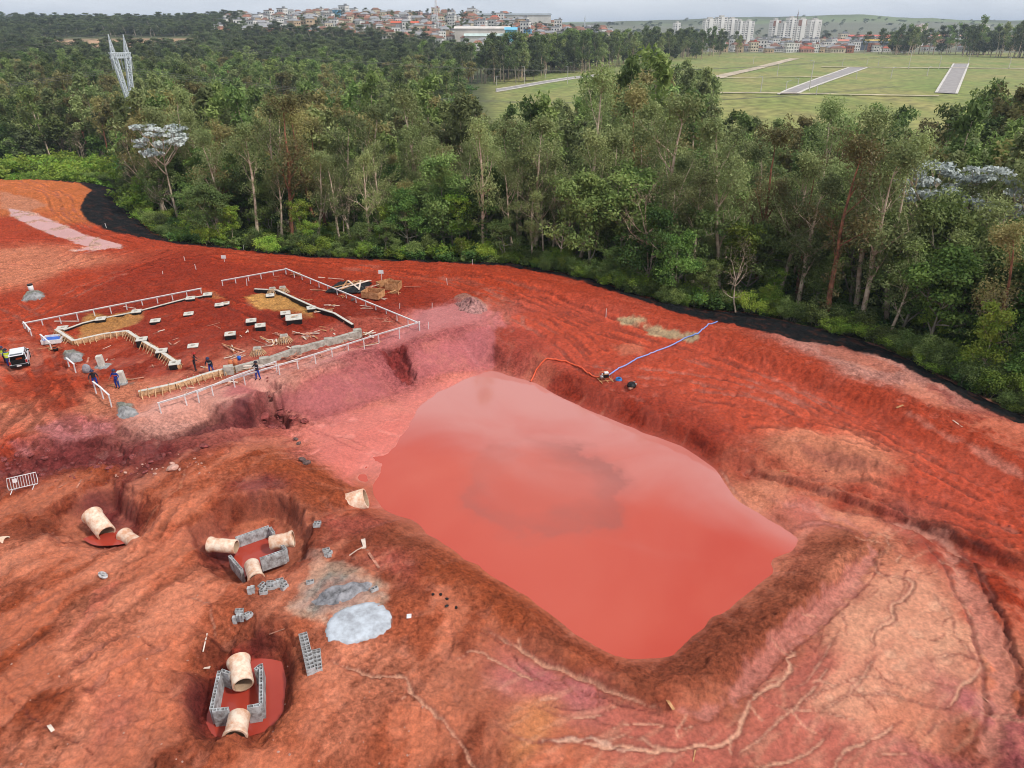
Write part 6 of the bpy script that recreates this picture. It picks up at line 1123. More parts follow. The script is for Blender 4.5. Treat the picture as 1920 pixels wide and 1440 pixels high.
# ------------------------------------------------------------------ people
def person(px, py, rz, pose, shirt, trousers, helmet, label, vest=None, band=None):
    k = dict(bow=0, lx=.32, rx=.32, ly=.05, ry=.05, lz=.95, rz=.95, step=.0); k.update(pose); bow = k['bow']
    J = []; E = []; Rd = []
    def j(p, r_, parent=None):
        J.append(Vector(p)); Rd.append(r_); 
        if parent is not None: E.append((parent, len(J) - 1))
        return len(J) - 1
    def T(y, z): return (y + math.sin(bow) * (z - .95), .95 + math.cos(bow) * (z - .95)) if z > .95 else (y, z)
    pel = j((0, 0, .95), (.155, .11)); y, z = T(0, 1.12); wa_ = j((0, y, z), (.14, .10), pel); y, z = T(0, 1.32); ch = j((0, y, z), (.17, .12), wa_); y, z = T(0, 1.45); nk = j((0, y, z), (.065, .065), ch); y, z = T(.01, 1.53); hb = j((0, y, z), (.075, .09), nk); y, z = T(.015, 1.63); ht = j((0, y, z), (.08, .1), hb); hy, hz_ = T(.015, 1.6)
    hands = []
    for s, X, Yh, Zh in ((-1, k['lx'], k['ly'], k['lz']), (1, k['rx'], k['ry'], k['rz'])):
        y, z = T(0, 1.4); sh = j((s * .19, y, z), (.065, .065), ch); hand = Vector((s * X, Yh, Zh)); shp = Vector((s * .19, y, z)); mid = (shp + hand) / 2 + Vector((s * .06, -.06, -.03)); el = j(mid, (.045, .045), sh); wr = j(hand, (.03, .03), el)
        d = (hand - mid).normalized(); pm = j(hand + d * .07, (.042, .02), wr); hands.append(hand + d * .06); sd_ = d.cross(Vector((0, 1, 0))).normalized()
        for f_ in range(4):
            o_ = sd_ * ((f_ - 1.5) * .02); l_ = (.055, .07, .075, .06)[f_]; a_ = j(hand + d * .12 + o_, (.009, .009), pm); b_ = j(hand + d * (.12 + l_ * .6) + o_ + Vector((0, .015, 0)), (.008, .008), a_); j(hand + d * (.12 + l_) + o_ + Vector((0, .035, 0)), (.007, .007), b_)
        t_ = j(hand + d * .06 + Vector((-s * .01, .035, 0)), (.011, .011), wr); j(hand + d * .1 + Vector((-s * .015, .055, 0)), (.009, .009), t_)
    for s in (-1, 1):
        st_ = k['step'] * s; hp = j((s * .1, 0, .88), (.1, .1), pel); kn = j((s * .12, st_ * .5 + .03, .5), (.065, .07), hp); an = j((s * .13, st_, .1), (.045, .05), kn); j((s * .14, st_ + .15, .05), (.042, .035), an)
    me = bpy.data.meshes.new('body'); me.from_pydata(J, E, []); o = link('body', me); sk = o.modifiers.new('s', 'SKIN'); 
    for i, v in enumerate(me.skin_vertices[0].data): v.radius = Rd[i]; v.use_root = (i == 0)
    sk.branch_smoothing = .3; su = o.modifiers.new('u', 'SUBSURF'); su.levels = 1; su.render_levels = 1
    dg = bpy.context.evaluated_depsgraph_get(); dg.update(); me2 = bpy.data.meshes.new_from_object(o.evaluated_get(dg)); bpy.data.objects.remove(o)
    for m in (MSKIN, shirt, trousers, MBOOT): me2.materials.append(m)
    for p in me2.polygons:
        q_ = p.center; i = 1
        if q_.z < .96 and abs(q_.x) < .26 and q_.z < .95: i = 2
        if q_.z < .16: i = 3
        if (q_ - Vector((0, hy, hz_))).length < .17 and q_.z > .9: i = 0
        for h_ in hands:
            if (q_ - h_).length < .14: i = 0
        p.material_index = i; p.use_smooth = True
    c = at(px, py); r = empty('person', c, rz, label, 'person'); r.scale = (1.12, 1.12, 1.05); bo = link('body', me2, r)
    Mh = Matrix.Translation((0, hy, hz_)) @ Matrix.Rotation(-bow * .5, 4, 'X')
    if helmet: b = MB(); b.lathe([(.13, .04), (.165, .03), (.13, .045), (.125, .1), (.095, .155), (.05, .18), (0, .185)], 18, 0, Mh); b.build('hard_hat', helmet, r, True)
    f_ = MB(); 
    for s in (-1, 1): f_.box(Mh @ Vector((s * .032, .098, .0)), (.02, .012, .012))
    f_.box(Mh @ Vector((0, .105, -.03)), (.02, .03, .035)); f_.box(Mh @ Vector((0, .095, -.07)), (.045, .012, .01)); f_.build('face', mat('dark feature', (70, 40, 32), .6), r)
    def shell(nm, z0, z1, m, gr): 
        b = MB(); pr = []; Mt = Matrix.Translation((0, 0, 0)); vs = []; rows = 5
        for q_ in range(rows):
            zt = z0 + (z1 - z0) * q_ / (rows - 1); y, z = T(0, zt); rx = (.165 + .03 * min(1, max(0, (zt - 1.0) / .3))) * gr; ry = .135 * gr
            for i in range(20): a_ = i / 20 * 2 * math.pi; vs.append((rx * math.cos(a_), y + ry * math.sin(a_), z - math.sin(bow) * ry * math.sin(a_) * .8))
        b.add(vs, [(q_ * 20 + i, q_ * 20 + (i + 1) % 20, (q_ + 1) * 20 + (i + 1) % 20, (q_ + 1) * 20 + i) for q_ in range(rows - 1) for i in range(20)]); b.build(nm, m, r, True)
    if vest: shell('safety_vest', .92, 1.42, vest, 1.12); shell('reflective_band', 1.12, 1.17, MREFL, 1.17)
    if band: shell('reflective_band', 1.2, 1.27, band, 1.13)
    return r
person(20,688,.3,dict(lx=.3,lz=1.0,ly=.15,rz=1.15,ry=.3,rx=.2),MNAVY,MNAVY,MDARKW,'person in a yellow hi-vis vest and blue trousers beside the car',vest=MHIV)
person(12,683,-.5,dict(lz=1.1,ly=.25),MDARKW,MDARKW,MHNAV,'person in a yellow vest over dark clothes, left of the one in blue trousers',vest=MHIV)
person(181,727,-2.6,dict(bow=.25,lz=.9,ly=.3,ry=.35,rz=.9),MDARKW,MNAVY,MHNAV,'person in dark workwear bending behind the small white board')
person(222,728,2.9,dict(lz=1.0,ly=.12,rz=1.05,ry=.22),MNAVY,MNAVY,MHNAV,'person in blue workwear with an orange chest band beside the right column',band=MORAN)
person(367,696,-1.2,dict(bow=.2,lz=.95,ly=.35,ry=.35,rz=1.0),MDARKW,MDARKW,MRED,'person in dark clothes and a red helmet at the timber beam',band=MORAN)
person(398,702,3.0,dict(bow=.3,lz=.8,ly=.35,ry=.3,rz=.8,step=.1),MDARKW,MNAVY,MHNAV,'person with a white back band bending over the timber beam',band=MREFL)
person(485,712,2.6,dict(lz=1.15,ly=.35,lx=.25,ry=.3,rz=1.2,rx=.2,step=.1),MDARKW,MNAVY,MDARKW,'person in blue trousers walking behind the thin front rail',band=MREFL)
b = MB(); pc = at(485,712); b.beam((pc.x - 1.2, pc.y + .1, pc.z + 1.3), (pc.x + .5, pc.y + .2, pc.z + 1.35), .2, .03); o = b.build('carried_plank', MPLY); tag(o, 'pale plank carried by the person behind the front rail', 'plank')
print('site objects', time.time() - T0)
# ------------------------------------------------------------------ trees
def leafmat(name, rgb, rgb2, hue=.03, trans=.35):
    m = bpy.data.materials.new(name); m.use_nodes = True; n = m.node_tree.nodes; l = m.node_tree.links; b = n['Principled BSDF']; out = n['Material Output']
    a = n.new('ShaderNodeAttribute'); a.attribute_name = 'tint'; mx_ = n.new('ShaderNodeMix'); mx_.data_type = 'RGBA'; l.new(a.outputs['Fac'], mx_.inputs[0]); mx_.inputs[6].default_value = lin(rgb) + (1,); mx_.inputs[7].default_value = lin(rgb2) + (1,)
    oi = n.new('ShaderNodeObjectInfo'); h = n.new('ShaderNodeHueSaturation'); r1 = n.new('ShaderNodeMapRange'); l.new(oi.outputs['Random'], r1.inputs[0]); r1.inputs[3].default_value = .5 - hue; r1.inputs[4].default_value = .5 + hue
    mu = n.new('ShaderNodeMath'); mu.operation = 'MULTIPLY'; mu.inputs[1].default_value = 7.31; fr_ = n.new('ShaderNodeMath'); fr_.operation = 'FRACT'; l.new(oi.outputs['Random'], mu.inputs[0]); l.new(mu.outputs[0], fr_.inputs[0])
    r2 = n.new('ShaderNodeMapRange'); l.new(fr_.outputs[0], r2.inputs[0]); r2.inputs[3].default_value = .5; r2.inputs[4].default_value = 1.35
    l.new(r1.outputs[0], h.inputs['Hue']); l.new(r2.outputs[0], h.inputs['Value']); l.new(mx_.outputs[2], h.inputs['Color']); l.new(h.outputs[0], b.inputs['Base Color']); b.inputs['Roughness'].default_value = .6; b.inputs['Specular IOR Level'].default_value = .25
    t = n.new('ShaderNodeBsdfTranslucent'); l.new(h.outputs[0], t.inputs['Color']); ms = n.new('ShaderNodeMixShader'); ms.inputs[0].default_value = trans; l.new(b.outputs[0], ms.inputs[1]); l.new(t.outputs[0], ms.inputs[2]); l.new(ms.outputs[0], out.inputs['Surface']); return m
LM = {'euc': leafmat('eucalypt leaves', (108, 122, 68), (160, 168, 112), .012), 'broad': leafmat('broad leaves', (62, 98, 44), (124, 152, 74), .015), 'lime': leafmat('young leaves', (108, 144, 48), (164, 178, 76), .015),
      'mix': leafmat('mixed leaves', (90, 114, 56), (148, 164, 94), .015), 'rust': leafmat('seeding leaves', (120, 122, 68), (170, 156, 104), .008), 'silver': leafmat('silver leaves', (164, 174, 170), (214, 220, 216), .0, .1),
      'dry': leafmat('dry twigs leaves', (120, 110, 84), (150, 138, 108), .01), 'far': leafmat('far leaves', (86, 100, 62), (120, 130, 84), .012), 'herb': leafmat('ground herbs', (100, 144, 46), (150, 186, 74), .015)}
MBARK = {'pale': mat('pale bark', (206, 186, 164), .85, .2, 1.5, .3, rgb2=(158, 132, 112)), 'brown': mat('brown bark', (150, 100, 76), .9, .3, 1.5, .3), 'grey': mat('grey bark', (164, 152, 134), .9, .25, 1.5, .2)}
def unit(v): return v / (np.linalg.norm(v) + 1e-9)
def leaves(centres, n_each, rad, size, rg, flat=.75, droop=0.0, aspect=.55, sizevar=.5, shell=.5):
    """many small leaf faces round every clump centre; returns verts, quads, tint"""
    Cc = np.repeat(np.array([c for c, r in centres]), n_each, 0); Rr = np.repeat(np.array([r for c, r in centres]), n_each)[:, None] * rad; k = len(Cc)
    d = rg.normal(0, 1, (k, 3)); d /= np.linalg.norm(d, axis=1)[:, None]; rr = (rg.random((k, 1)) ** shell); p = Cc + d * rr * Rr * np.array([1, 1, flat])
    p[:, 2] -= droop * rg.random(k) * Rr[:, 0]
    nrm = d * .6 + rg.normal(0, .6, (k, 3)) + np.array([0, 0, .6]); nrm /= np.linalg.norm(nrm, axis=1)[:, None]
    a = np.cross(nrm, rg.normal(0, 1, (k, 3))); 
    if droop: a[:, 2] -= 1.2 * droop; a -= nrm * (a * nrm).sum(1)[:, None]
    a /= np.linalg.norm(a, axis=1)[:, None] + 1e-9; b = np.cross(nrm, a); s = size * (1 - sizevar / 2 + sizevar * rg.random((k, 1)))
    a = a * s; b = b * s * aspect
    V = np.stack([p - a, p - b * 1.0, p + a, p + b * 1.0], 1).reshape(-1, 3); Q = np.arange(k * 4).reshape(-1, 4)
    ct = np.repeat(rg.random(len(centres)), n_each); t = np.clip(ct * .7 + rg.random(k) * .3 , 0, 1); return V, Q, np.repeat(t, 4)
def limb(p0, d0, L_, r0, n, rg, wob=.18, up=.06):
    pts = [np.array(p0, float)]; d = unit(np.array(d0, float))
    for i in range(n): d = unit(d + rg.normal(0, wob, 3) + np.array([0, 0, up])); pts.append(pts[-1] + d * L_ / n)
    return pts, [r0 * (1 - .75 * i / n) for i in range(n + 1)], d
def make_tree(kind, seed, lod=0):
    rg = np.random.default_rng(seed); tubes = []; cl = []
    def grow(p, d, L_, r_, depth, spread, nsub):
        pts, rad, dd = limb(p, d, L_, r_, 4, rg, .16 if depth else .07, .10); tubes.append((pts, rad))
        if depth >= (2 if lod == 0 else 1): cl.append((pts[-1], 1.0)); 
        if depth >= 1: cl.append((pts[-2] + rg.normal(0, .25, 3), .8)) 
        if depth < 2:
            for k in range(nsub):
                t = rg.uniform(.45, 1.0); i = min(3, int(t * 4)); q_ = pts[i] + (pts[i + 1] - pts[i]) * (t * 4 - i if i < 4 else 1); a = rg.uniform(0, 2 * math.pi); s = unit(dd + spread * np.array([math.cos(a), math.sin(a), rg.uniform(-.2, .5)]))
                grow(q_, s, L_ * rg.uniform(.42, .66), rad[i] * .55, depth + 1, spread, nsub)
    if kind == 'euc':
        Ht = 1.0 * rg.uniform(15, 19); n_ = 10; pts, rad, dd = limb((0, 0, -.5), (rg.normal(0, .05), rg.normal(0, .05), 1), Ht * .82, .26, n_, rg, .045, .12); rad = [.30 * (1 - .68 * i / n_) for i in range(n_ + 1)]; tubes.append((pts, rad))
        for k in range(8):
            i = int(rg.integers(4, n_)); a = rg.uniform(0, 6.28); grow(pts[i], (math.cos(a) * .75, math.sin(a) * .75, rg.uniform(.5, 1.3)), rg.uniform(2.6, 4.6), rad[i] * .5, 1, .8, 4)
        grow(pts[-1], dd, 3.0, .09, 0, .8, 4); ls = (36 if lod == 0 else 12, 1.15, .16 if lod == 0 else .40); lk = dict(flat=.8, droop=.5, aspect=.42)
        
    elif kind == 'broad':
        Ht = rg.uniform(9.5, 12); pts, rad, dd = limb((0, 0, -.5), (rg.normal(0, .08), rg.normal(0, .08), 1), Ht * .5, .2, 5, rg, .08, .1); tubes.append((pts, rad))
        for k in range(9): a = k * .7 + rg.uniform(-.3, .3); grow(pts[int(rg.integers(2, 6))], (math.cos(a), math.sin(a), rg.uniform(.25, 1.2)), rg.uniform(2.8, 4.4), .09, 1, .9, 4)
        grow(pts[-1], dd, 3.4, .1, 0, .9, 5); ls = (74 if lod == 0 else 15, 1.15, .155 if lod == 0 else .40); lk = dict(flat=.55, aspect=.6)
    elif kind == 'young':
        Ht = rg.uniform(6, 8); pts, rad, dd = limb((0, 0, -.3), (rg.normal(0, .06), rg.normal(0, .06), 1), Ht, .08, 7, rg, .07, .1); tubes.append((pts, rad))
        for k in range(13): i = int(rg.integers(3, 8)); a = rg.uniform(0, 6.28); grow(pts[i], (math.cos(a), math.sin(a), rg.uniform(.1, .8)), rg.uniform(1.0, 1.9), .03, 1, .8, 3)
        cl.append((pts[-1], 1)); ls = (38 if lod == 0 else 8, .75, .14 if lod == 0 else .34); lk = dict(flat=.6, aspect=.55)
    elif kind == 'shrub':
        for k in range(9): a = rg.uniform(0, 6.28); grow((rg.normal(0, .4), rg.normal(0, .4), -.2), (math.cos(a) * .6, math.sin(a) * .6, rg.uniform(.6, 1.4)), rg.uniform(1.5, 2.9), .035, 1, .9, 4)
        ls = (50 if lod == 0 else 10, .75, .12 if lod == 0 else .3); lk = dict(flat=.8, aspect=.5)
    elif kind == 'dry':
        Ht = rg.uniform(10, 14); pts, rad, dd = limb((0, 0, -.5), (rg.normal(0, .12), rg.normal(0, .12), 1), Ht * .7, .15, 8, rg, .1, .08); tubes.append((pts, rad))
        for k in range(8): i = int(rg.integers(3, 8)); a = rg.uniform(0, 6.28); grow(pts[i], (math.cos(a), math.sin(a), rg.uniform(.3, 1.2)), rg.uniform(2, 4), .07, 1, .9, 3)
        grow(pts[-1], dd, 2.6, .06, 0, .9, 3); ls = (7 if lod == 0 else 3, 1.0, .14 if lod == 0 else .3); lk = dict(flat=.8, droop=.3, aspect=.4)
    elif kind == 'cecropia':
        Ht = 15.5; pts, rad, dd = limb((0, 0, -.5), (0, 0, 1), Ht * .62, .2, 8, rg, .03, .1); tubes.append((pts, rad)); tips = []
        for k in range(8):
            a = k * .8; q_, r2, d2 = limb(pts[-1 - (k % 3)], (math.cos(a), math.sin(a), .75), rg.uniform(3.6, 5.4), .1, 5, rg, .08, .12); tubes.append((q_, r2)); tips.append(q_[-1])
            for j in range(4): aa = rg.uniform(0, 6.28); q3, r3, d3 = limb(q_[3], unit(d2 + .9 * np.array([math.cos(aa), math.sin(aa), .2])), rg.uniform(1.2, 2.4), .045, 3, rg, .1, .2); tubes.append((q3, r3)); tips.append(q3[-1])
        cl = [(t, 1.0) for t in tips]; ls = (60, .85, .19); lk = dict(flat=.28, aspect=.6, droop=0)
    if kind == 'euc' and lod == 0:                   # thin growth clinging to the stem
        for k in range(18): i = int(rg.integers(2, 8)); cl.append((pts[i] + rg.normal(0, .35, 3), .5))
    tb = MB(); ns = 6 if lod == 0 else 4
    for k, (p_, r_) in enumerate(tubes):
        if lod and max(r_) < .06: continue
        tb.tube(p_, r_, ns if max(r_) > .08 else 3 if lod else 4, cap=False)
    V, Q, t = leaves(cl, ls[0], ls[1], ls[2], rg, **lk)
    return tb, V, Q, t
PROTO = {}
SPEC = [('eucalyptus_tree', 'euc', 'euc', 'pale', 4), ('rusty_eucalyptus_tree', 'euc', 'rust', 'brown', 2), ('broadleaf_tree', 'broad', 'broad', 'grey', 4), ('mixed_tree', 'broad', 'mix', 'grey', 3), ('young_tree', 'young', 'lime', 'pale', 3), ('dry_tree', 'dry', 'dry', 'pale', 3), ('shrub', 'shrub', 'mix', 'grey', 3), ('lime_shrub', 'shrub', 'lime', 'grey', 2), ('cecropia_tree', 'cecropia', 'silver', 'pale', 1)]
for nm, kd, lf, bk, cnt in SPEC:
    L_ = []
    for s in range(cnt):
        tb, V, Q, t = make_tree(kd, hash_ := (len(nm) * 31 + s * 7 + ord(nm[0])), 0)
        mt = bpy.data.meshes.new('trunk'); mt.from_pydata(tb.v, [], tb.f); mt.materials.append(MBARK[bk]); mt.polygons.foreach_set('use_smooth', [True] * len(tb.f))
        mc = npmesh('crown', V, Q, [LM[lf]]); ta = mc.attributes.new('tint', 'FLOAT', 'POINT'); ta.data.foreach_set('value', t.astype(np.float32)); L_.append((mt, mc))
    PROTO[nm] = L_
print('tree prototypes', time.time() - T0)
NICE = {'eucalyptus_tree': ('eucalyptus_tree', 'grey-green eucalyptus'), 'rusty_eucalyptus_tree': ('eucalyptus_tree', 'rust tinged eucalyptus'), 'broadleaf_tree': ('broadleaf_tree', 'dark green broadleaf tree'), 'mixed_tree': ('broadleaf_tree', 'mid green loose tree'),
        'young_tree': ('young_tree', 'slender yellow-green tree'), 'dry_tree': ('dry_tree', 'half bare pale tree'), 'shrub': ('shrub', 'bushy olive green shrub'), 'lime_shrub': ('shrub', 'bright green shrub'), 'cecropia_tree': ('cecropia_tree', 'silver leaved tree')}
MARKS = [(90, 'at the far left margin'), (235, 'above the big black sheet'), (330, 'right of the big black sheet'), (480, 'above the back profile board'), (640, 'above the top corner of the boards'), (790, 'above the timber boxes'), (950, 'above the sand heap on the road'), (1120, 'above the pump'), (1290, 'left of the blue hose end'), (1430, 'above the blue hose end'), (1560, 'by the widest part of the black edging'), (1700, 'above the dry mound on the plateau'), (1820, 'towards the right margin'), (9999, 'at the right margin')]
cnt_lbl = {}
def plant(kind, x, y, z, s, sz, rz, label=None, var=None, group=None, lean=(0, 0)):
    nm, ds = NICE[kind]; mt, mc = PROTO[kind][(var if var is not None else random.randrange(99)) % len(PROTO[kind])]
    r = empty(nm, (x, y, z), rz); r.rotation_euler = (lean[0], lean[1], rz); r.scale = (s, s, sz); link('trunk', mt, r); link('crown', mc, r)
    if not label:
        # where it is seen, from its own position
        t = y * cP + (CAM_Z - z) * sP; px = 960 + F * x / t; zone = next(b_ for a_, b_ in MARKS if px < a_)
        dep = DEPTH(x, y); row = 'front row' if dep < 7 else 'second row' if dep < 14 else 'deeper rank'; size = 'tall ' if s * 1.0 > 1.12 else 'small ' if s < .88 else ''
        label = size + ds + ', ' + row + ', ' + zone; group = label.replace(',', '') if True else group
        cnt_lbl[label] = cnt_lbl.get(label, 0) + 1
    tag(r, label, 'shrub' if 'shrub' in nm else 'tree', group); return r
OWA = np.array(OUT_W)
def edge_y(x):
    return np.interp(x, OWA[:, 0], OWA[:, 1]) if x < 45 else OWA[-1, 1] - (x - 45) * 1.2
def DEPTH(x, y):
    return float(np.min(np.hypot(OWA[:, 0] - x, OWA[:, 1] - y))) if len(OWA) else 0
seg_a, seg_b = OWA[:-1], OWA[1:]
def dedge(x, y):
    e = seg_b - seg_a; t = np.clip(((x - seg_a[:, 0]) * e[:, 0] + (y - seg_a[:, 1]) * e[:, 1]) / ((e ** 2).sum(1) + 1e-9), 0, 1); return float(np.min(np.hypot(seg_a[:, 0] + t * e[:, 0] - x, seg_a[:, 1] + t * e[:, 1] - y)))
DEPTH = dedge
poly_f = [tuple(p) for p in OUT_W] + [(150, OUT_W[-1][1] - 30), (900, 60), (900, 3000), (-3000, 3000), (-3000, OUT_W[0][1])]
PF = np.array(poly_f)
def in_forest(X, Y):
    c = np.zeros(X.shape, bool)
    for k in range(len(PF)):
        (ax, ay), (bx, by) = PF[k], PF[(k + 1) % len(PF)]
        if ay == by: continue
        c ^= (Y > min(ay, by)) & (Y <= max(ay, by)) & (X < (bx - ax) * (Y - ay) / (by - ay) + ax)
    u = X / Y
    gfield = (Y < 206) & (u < -.525)          # clearing behind the black sheet
    right = (u > -.06) & (Y > 178 + 110 * sstep(.30, .22, u) * sstep(.06, .11, u) - 8 * sstep(.07, .0, u) + 20 * sstep(.6, .66, u))
    brown = (u > -.6) & (u < -.40) & (Y > 690) & (Y < 880)
    townz = (u > -.34) & (Y > 880 - 500 * np.clip(u + .28, 0, .22)) & (Y < 1500)
    return c & ~gfield & ~right & ~brown & ~townz & (Y < 1600) & (np.abs(u) < 1.15)
def cand(y0, y1, sp, seed):
    rg = np.random.default_rng(seed); out = []; y = y0
    X_, Y_ = [], []
    while y < y1:
        s_ = sp(y); n_ = int(2 * y * .95 / s_); X_.append(-y * .95 + (np.arange(n_) + rg.uniform(-.42, .42, n_)) * s_); Y_.append(y + rg.uniform(-.42, .42, n_) * s_); y += s_
    X_, Y_ = np.concatenate(X_), np.concatenate(Y_); m = in_forest(X_, Y_); return X_[m], Y_[m]
# landmark trees
def lm(kind, px, py, s, sz, label, var=0, rz=0, lean=(0, 0)):
    c = at(px, py) if py > 300 else None; p = (c.x, c.y, hz(c.x, c.y)); plant(kind, *p, s, sz, rz, label, var, None, lean); return p[:2]
LMK = [lm('cecropia_tree', 335, 418, 1.3, 1.25, 'silver white crowned tree on a pale forked trunk right of the black sheet', 0, .4), lm('rusty_eucalyptus_tree', 1545, 612, 1.25, 1.3, 'biggest eucalyptus with a thick trunk at the widest black edging', 1, 1.0, (0, .05)),
       lm('eucalyptus_tree', 1600, 596, 1.2, 1.25, 'pale trunked eucalyptus leaning right beside the biggest eucalyptus', 0, 2.0, (0, .1)), lm('eucalyptus_tree', 1000, 478, 1.2, 1.15, 'tall open eucalyptus with a bare lower trunk above the pump', 2, .3),
       lm('dry_tree', 1835, 715, .8, .8, 'pale twisted half bare tree at the right end of the black edging', 1, 2.2), lm('young_tree', 1828, 722, 1.0, 1.15, 'slim lime green sapling standing alone at the right end of the edging', 0, 0), lm('eucalyptus_tree', 905, 470, 1.0, 1.0, 'forked eucalyptus in front row above the sand heap', 3, 1.4),
       lm('rusty_eucalyptus_tree', 425, 440, 1.2, 1.05, 'brown tangled multi stemmed eucalyptus right of the silver tree', 1, .2), lm('dry_tree', 735, 440, 1.2, 1.15, 'bare pale forked trunk above the tarpaulin heap', 0, 1.8), lm('dry_tree', 645, 455, .9, .8, 'low pale twisted tree above the top corner of the boards', 2, .6),
       lm('dry_tree', 1380, 585, .8, .75, 'low grey twiggy tree just left of the biggest eucalyptus', 1, .9), lm('young_tree', 870, 478, 1.0, 1.1, 'slim yellowish tree in the front row above the sand heap', 1, .9)]
c2x, c2y, _ = PD(1765, 300, 84); plant('cecropia_tree', c2x, c2y, hz(c2x, c2y), 1.35, 1.42, 1.1, 'silver white crowned tree deep in the forest at the right', 0)
c2x, c2y, _ = PD(1880, 300, 82); plant('cecropia_tree', c2x, c2y, hz(c2x, c2y), 1.3, 1.38, 2.6, 'silver white crowned tree in the forest closest to the right edge', 0)
# individual trees, nearest first
def SC_(x, y):
    u = x / y; return float(1 + .16 * sstep(.10, .14, u) * sstep(.27, .2, u) - .06 * sstep(-.05, -.02, u) * sstep(.13, .1, u) * sstep(110, 150, y) - .18 * sstep(.24, .3, u) * sstep(.62, .56, u) * sstep(90, 140, y) + .12 * sstep(.6, .66, u))
sp0 = lambda y: 3.6
X_, Y_ = cand(45, 172, sp0, 3); D_ = np.array([dedge(a, b_) for a, b_ in zip(X_, Y_)]); vis = (np.abs(X_) < Y_ * .82 + 6)
X_, Y_, D_ = X_[vis], Y_[vis], D_[vis]; score = np.hypot(X_, Y_) + D_ * 1.6; o_ = np.argsort(score); 
keep = [i for i in o_ if D_[i] > 1.2 and all((X_[i] - a) ** 2 + (Y_[i] - b_) ** 2 > 5 for a, b_ in LMK) and not (abs(X_[i] - LMK[0][0] * Y_[i] / LMK[0][1]) < 3.2 and Y_[i] < LMK[0][1] + 2)]
NI = 285; rr_ = random.Random(21)
def pick(dep, r_):
    if dep < 3.5: return r_.choices(['young_tree', 'mixed_tree', 'dry_tree', 'shrub', 'broadleaf_tree'], [3, 3, 1.2, 2, 1])[0]
    return r_.choices(['eucalyptus_tree', 'rusty_eucalyptus_tree', 'broadleaf_tree', 'mixed_tree', 'young_tree', 'dry_tree'], [4.2, .9, 2.4, 2.6, .9, 1.1])[0]
for i in keep[:NI]:
    k = pick(D_[i], rr_); s = rr_.uniform(.62, 1.28) * SC_(X_[i], Y_[i]) * (.72 if D_[i] < 3.5 and 'euc' not in k else 1); plant(k, X_[i], Y_[i], hz(X_[i], Y_[i]) - .1, s, s * rr_.uniform(.85, 1.15), rr_.uniform(0, 6.28), None, None, None, (rr_.gauss(0, .04), rr_.gauss(0, .04)))
# shrubs in front of the trees
for i in range(190):
    k = rr_.uniform(0, len(OWA) - 1.01); j = int(k); t = k - j; x, y = OWA[j] * (1 - t) + OWA[j + 1] * t; off = rr_.uniform(-.1, 2.6); e = OWA[j + 1] - OWA[j]; nrm = np.array([-e[1], e[0]]) / (np.hypot(*e) + 1e-6); nrm = nrm if nrm[1] > 0 else -nrm
    x, y = x + nrm[0] * off, y + nrm[1] * off
    if x / y < -.60: continue
    s = rr_.uniform(.4, .95); plant(rr_.choice(['shrub', 'shrub', 'lime_shrub']), x, y, hz(x, y) - .05, s, s * rr_.uniform(.7, 1.1), rr_.uniform(0, 6.28))
print('individual trees', time.time() - T0)
# ---- the far wood and the undergrowth: uncountable, scattered by geometry nodes
def low_collection(name, spec):
    colx = bpy.data.collections.new(name)
    for i, (kd, lf, bk, seed, ex) in enumerate(spec):
        tb, V, Q, t = make_tree(kd, seed, 1) if kd != 'herb' else (MB(), *leaves([(np.array([a, b_, .25]), 1.0) for a, b_ in np.random.default_rng(seed).normal(0, .7, (14, 2))], 16, .6, .16, np.random.default_rng(seed), flat=.6))
        tv = np.array(tb.v).reshape(-1, 3) if tb.v else np.zeros((0, 3)); nt_ = len(tv); fq = [f for f in tb.f if len(f) == 4]; tq = [f for f in tb.f if len(f) == 3]
        quads = np.concatenate([np.array(fq, int).reshape(-1, 4), Q + nt_]) if fq else Q; me = npmesh(name + '_tree', np.concatenate([tv, V]), quads, [LM[lf], MBARK[bk]], False, np.concatenate([np.ones(len(fq), int), np.zeros(len(Q), int)]) if fq else None)
        ta = me.attributes.new('tint', 'FLOAT', 'POINT'); ta.data.foreach_set('value', np.concatenate([np.zeros(nt_), t]).astype(np.float32)); o = bpy.data.objects.new('%s_%02d' % (name, i), me); colx.objects.link(o)
    return colx
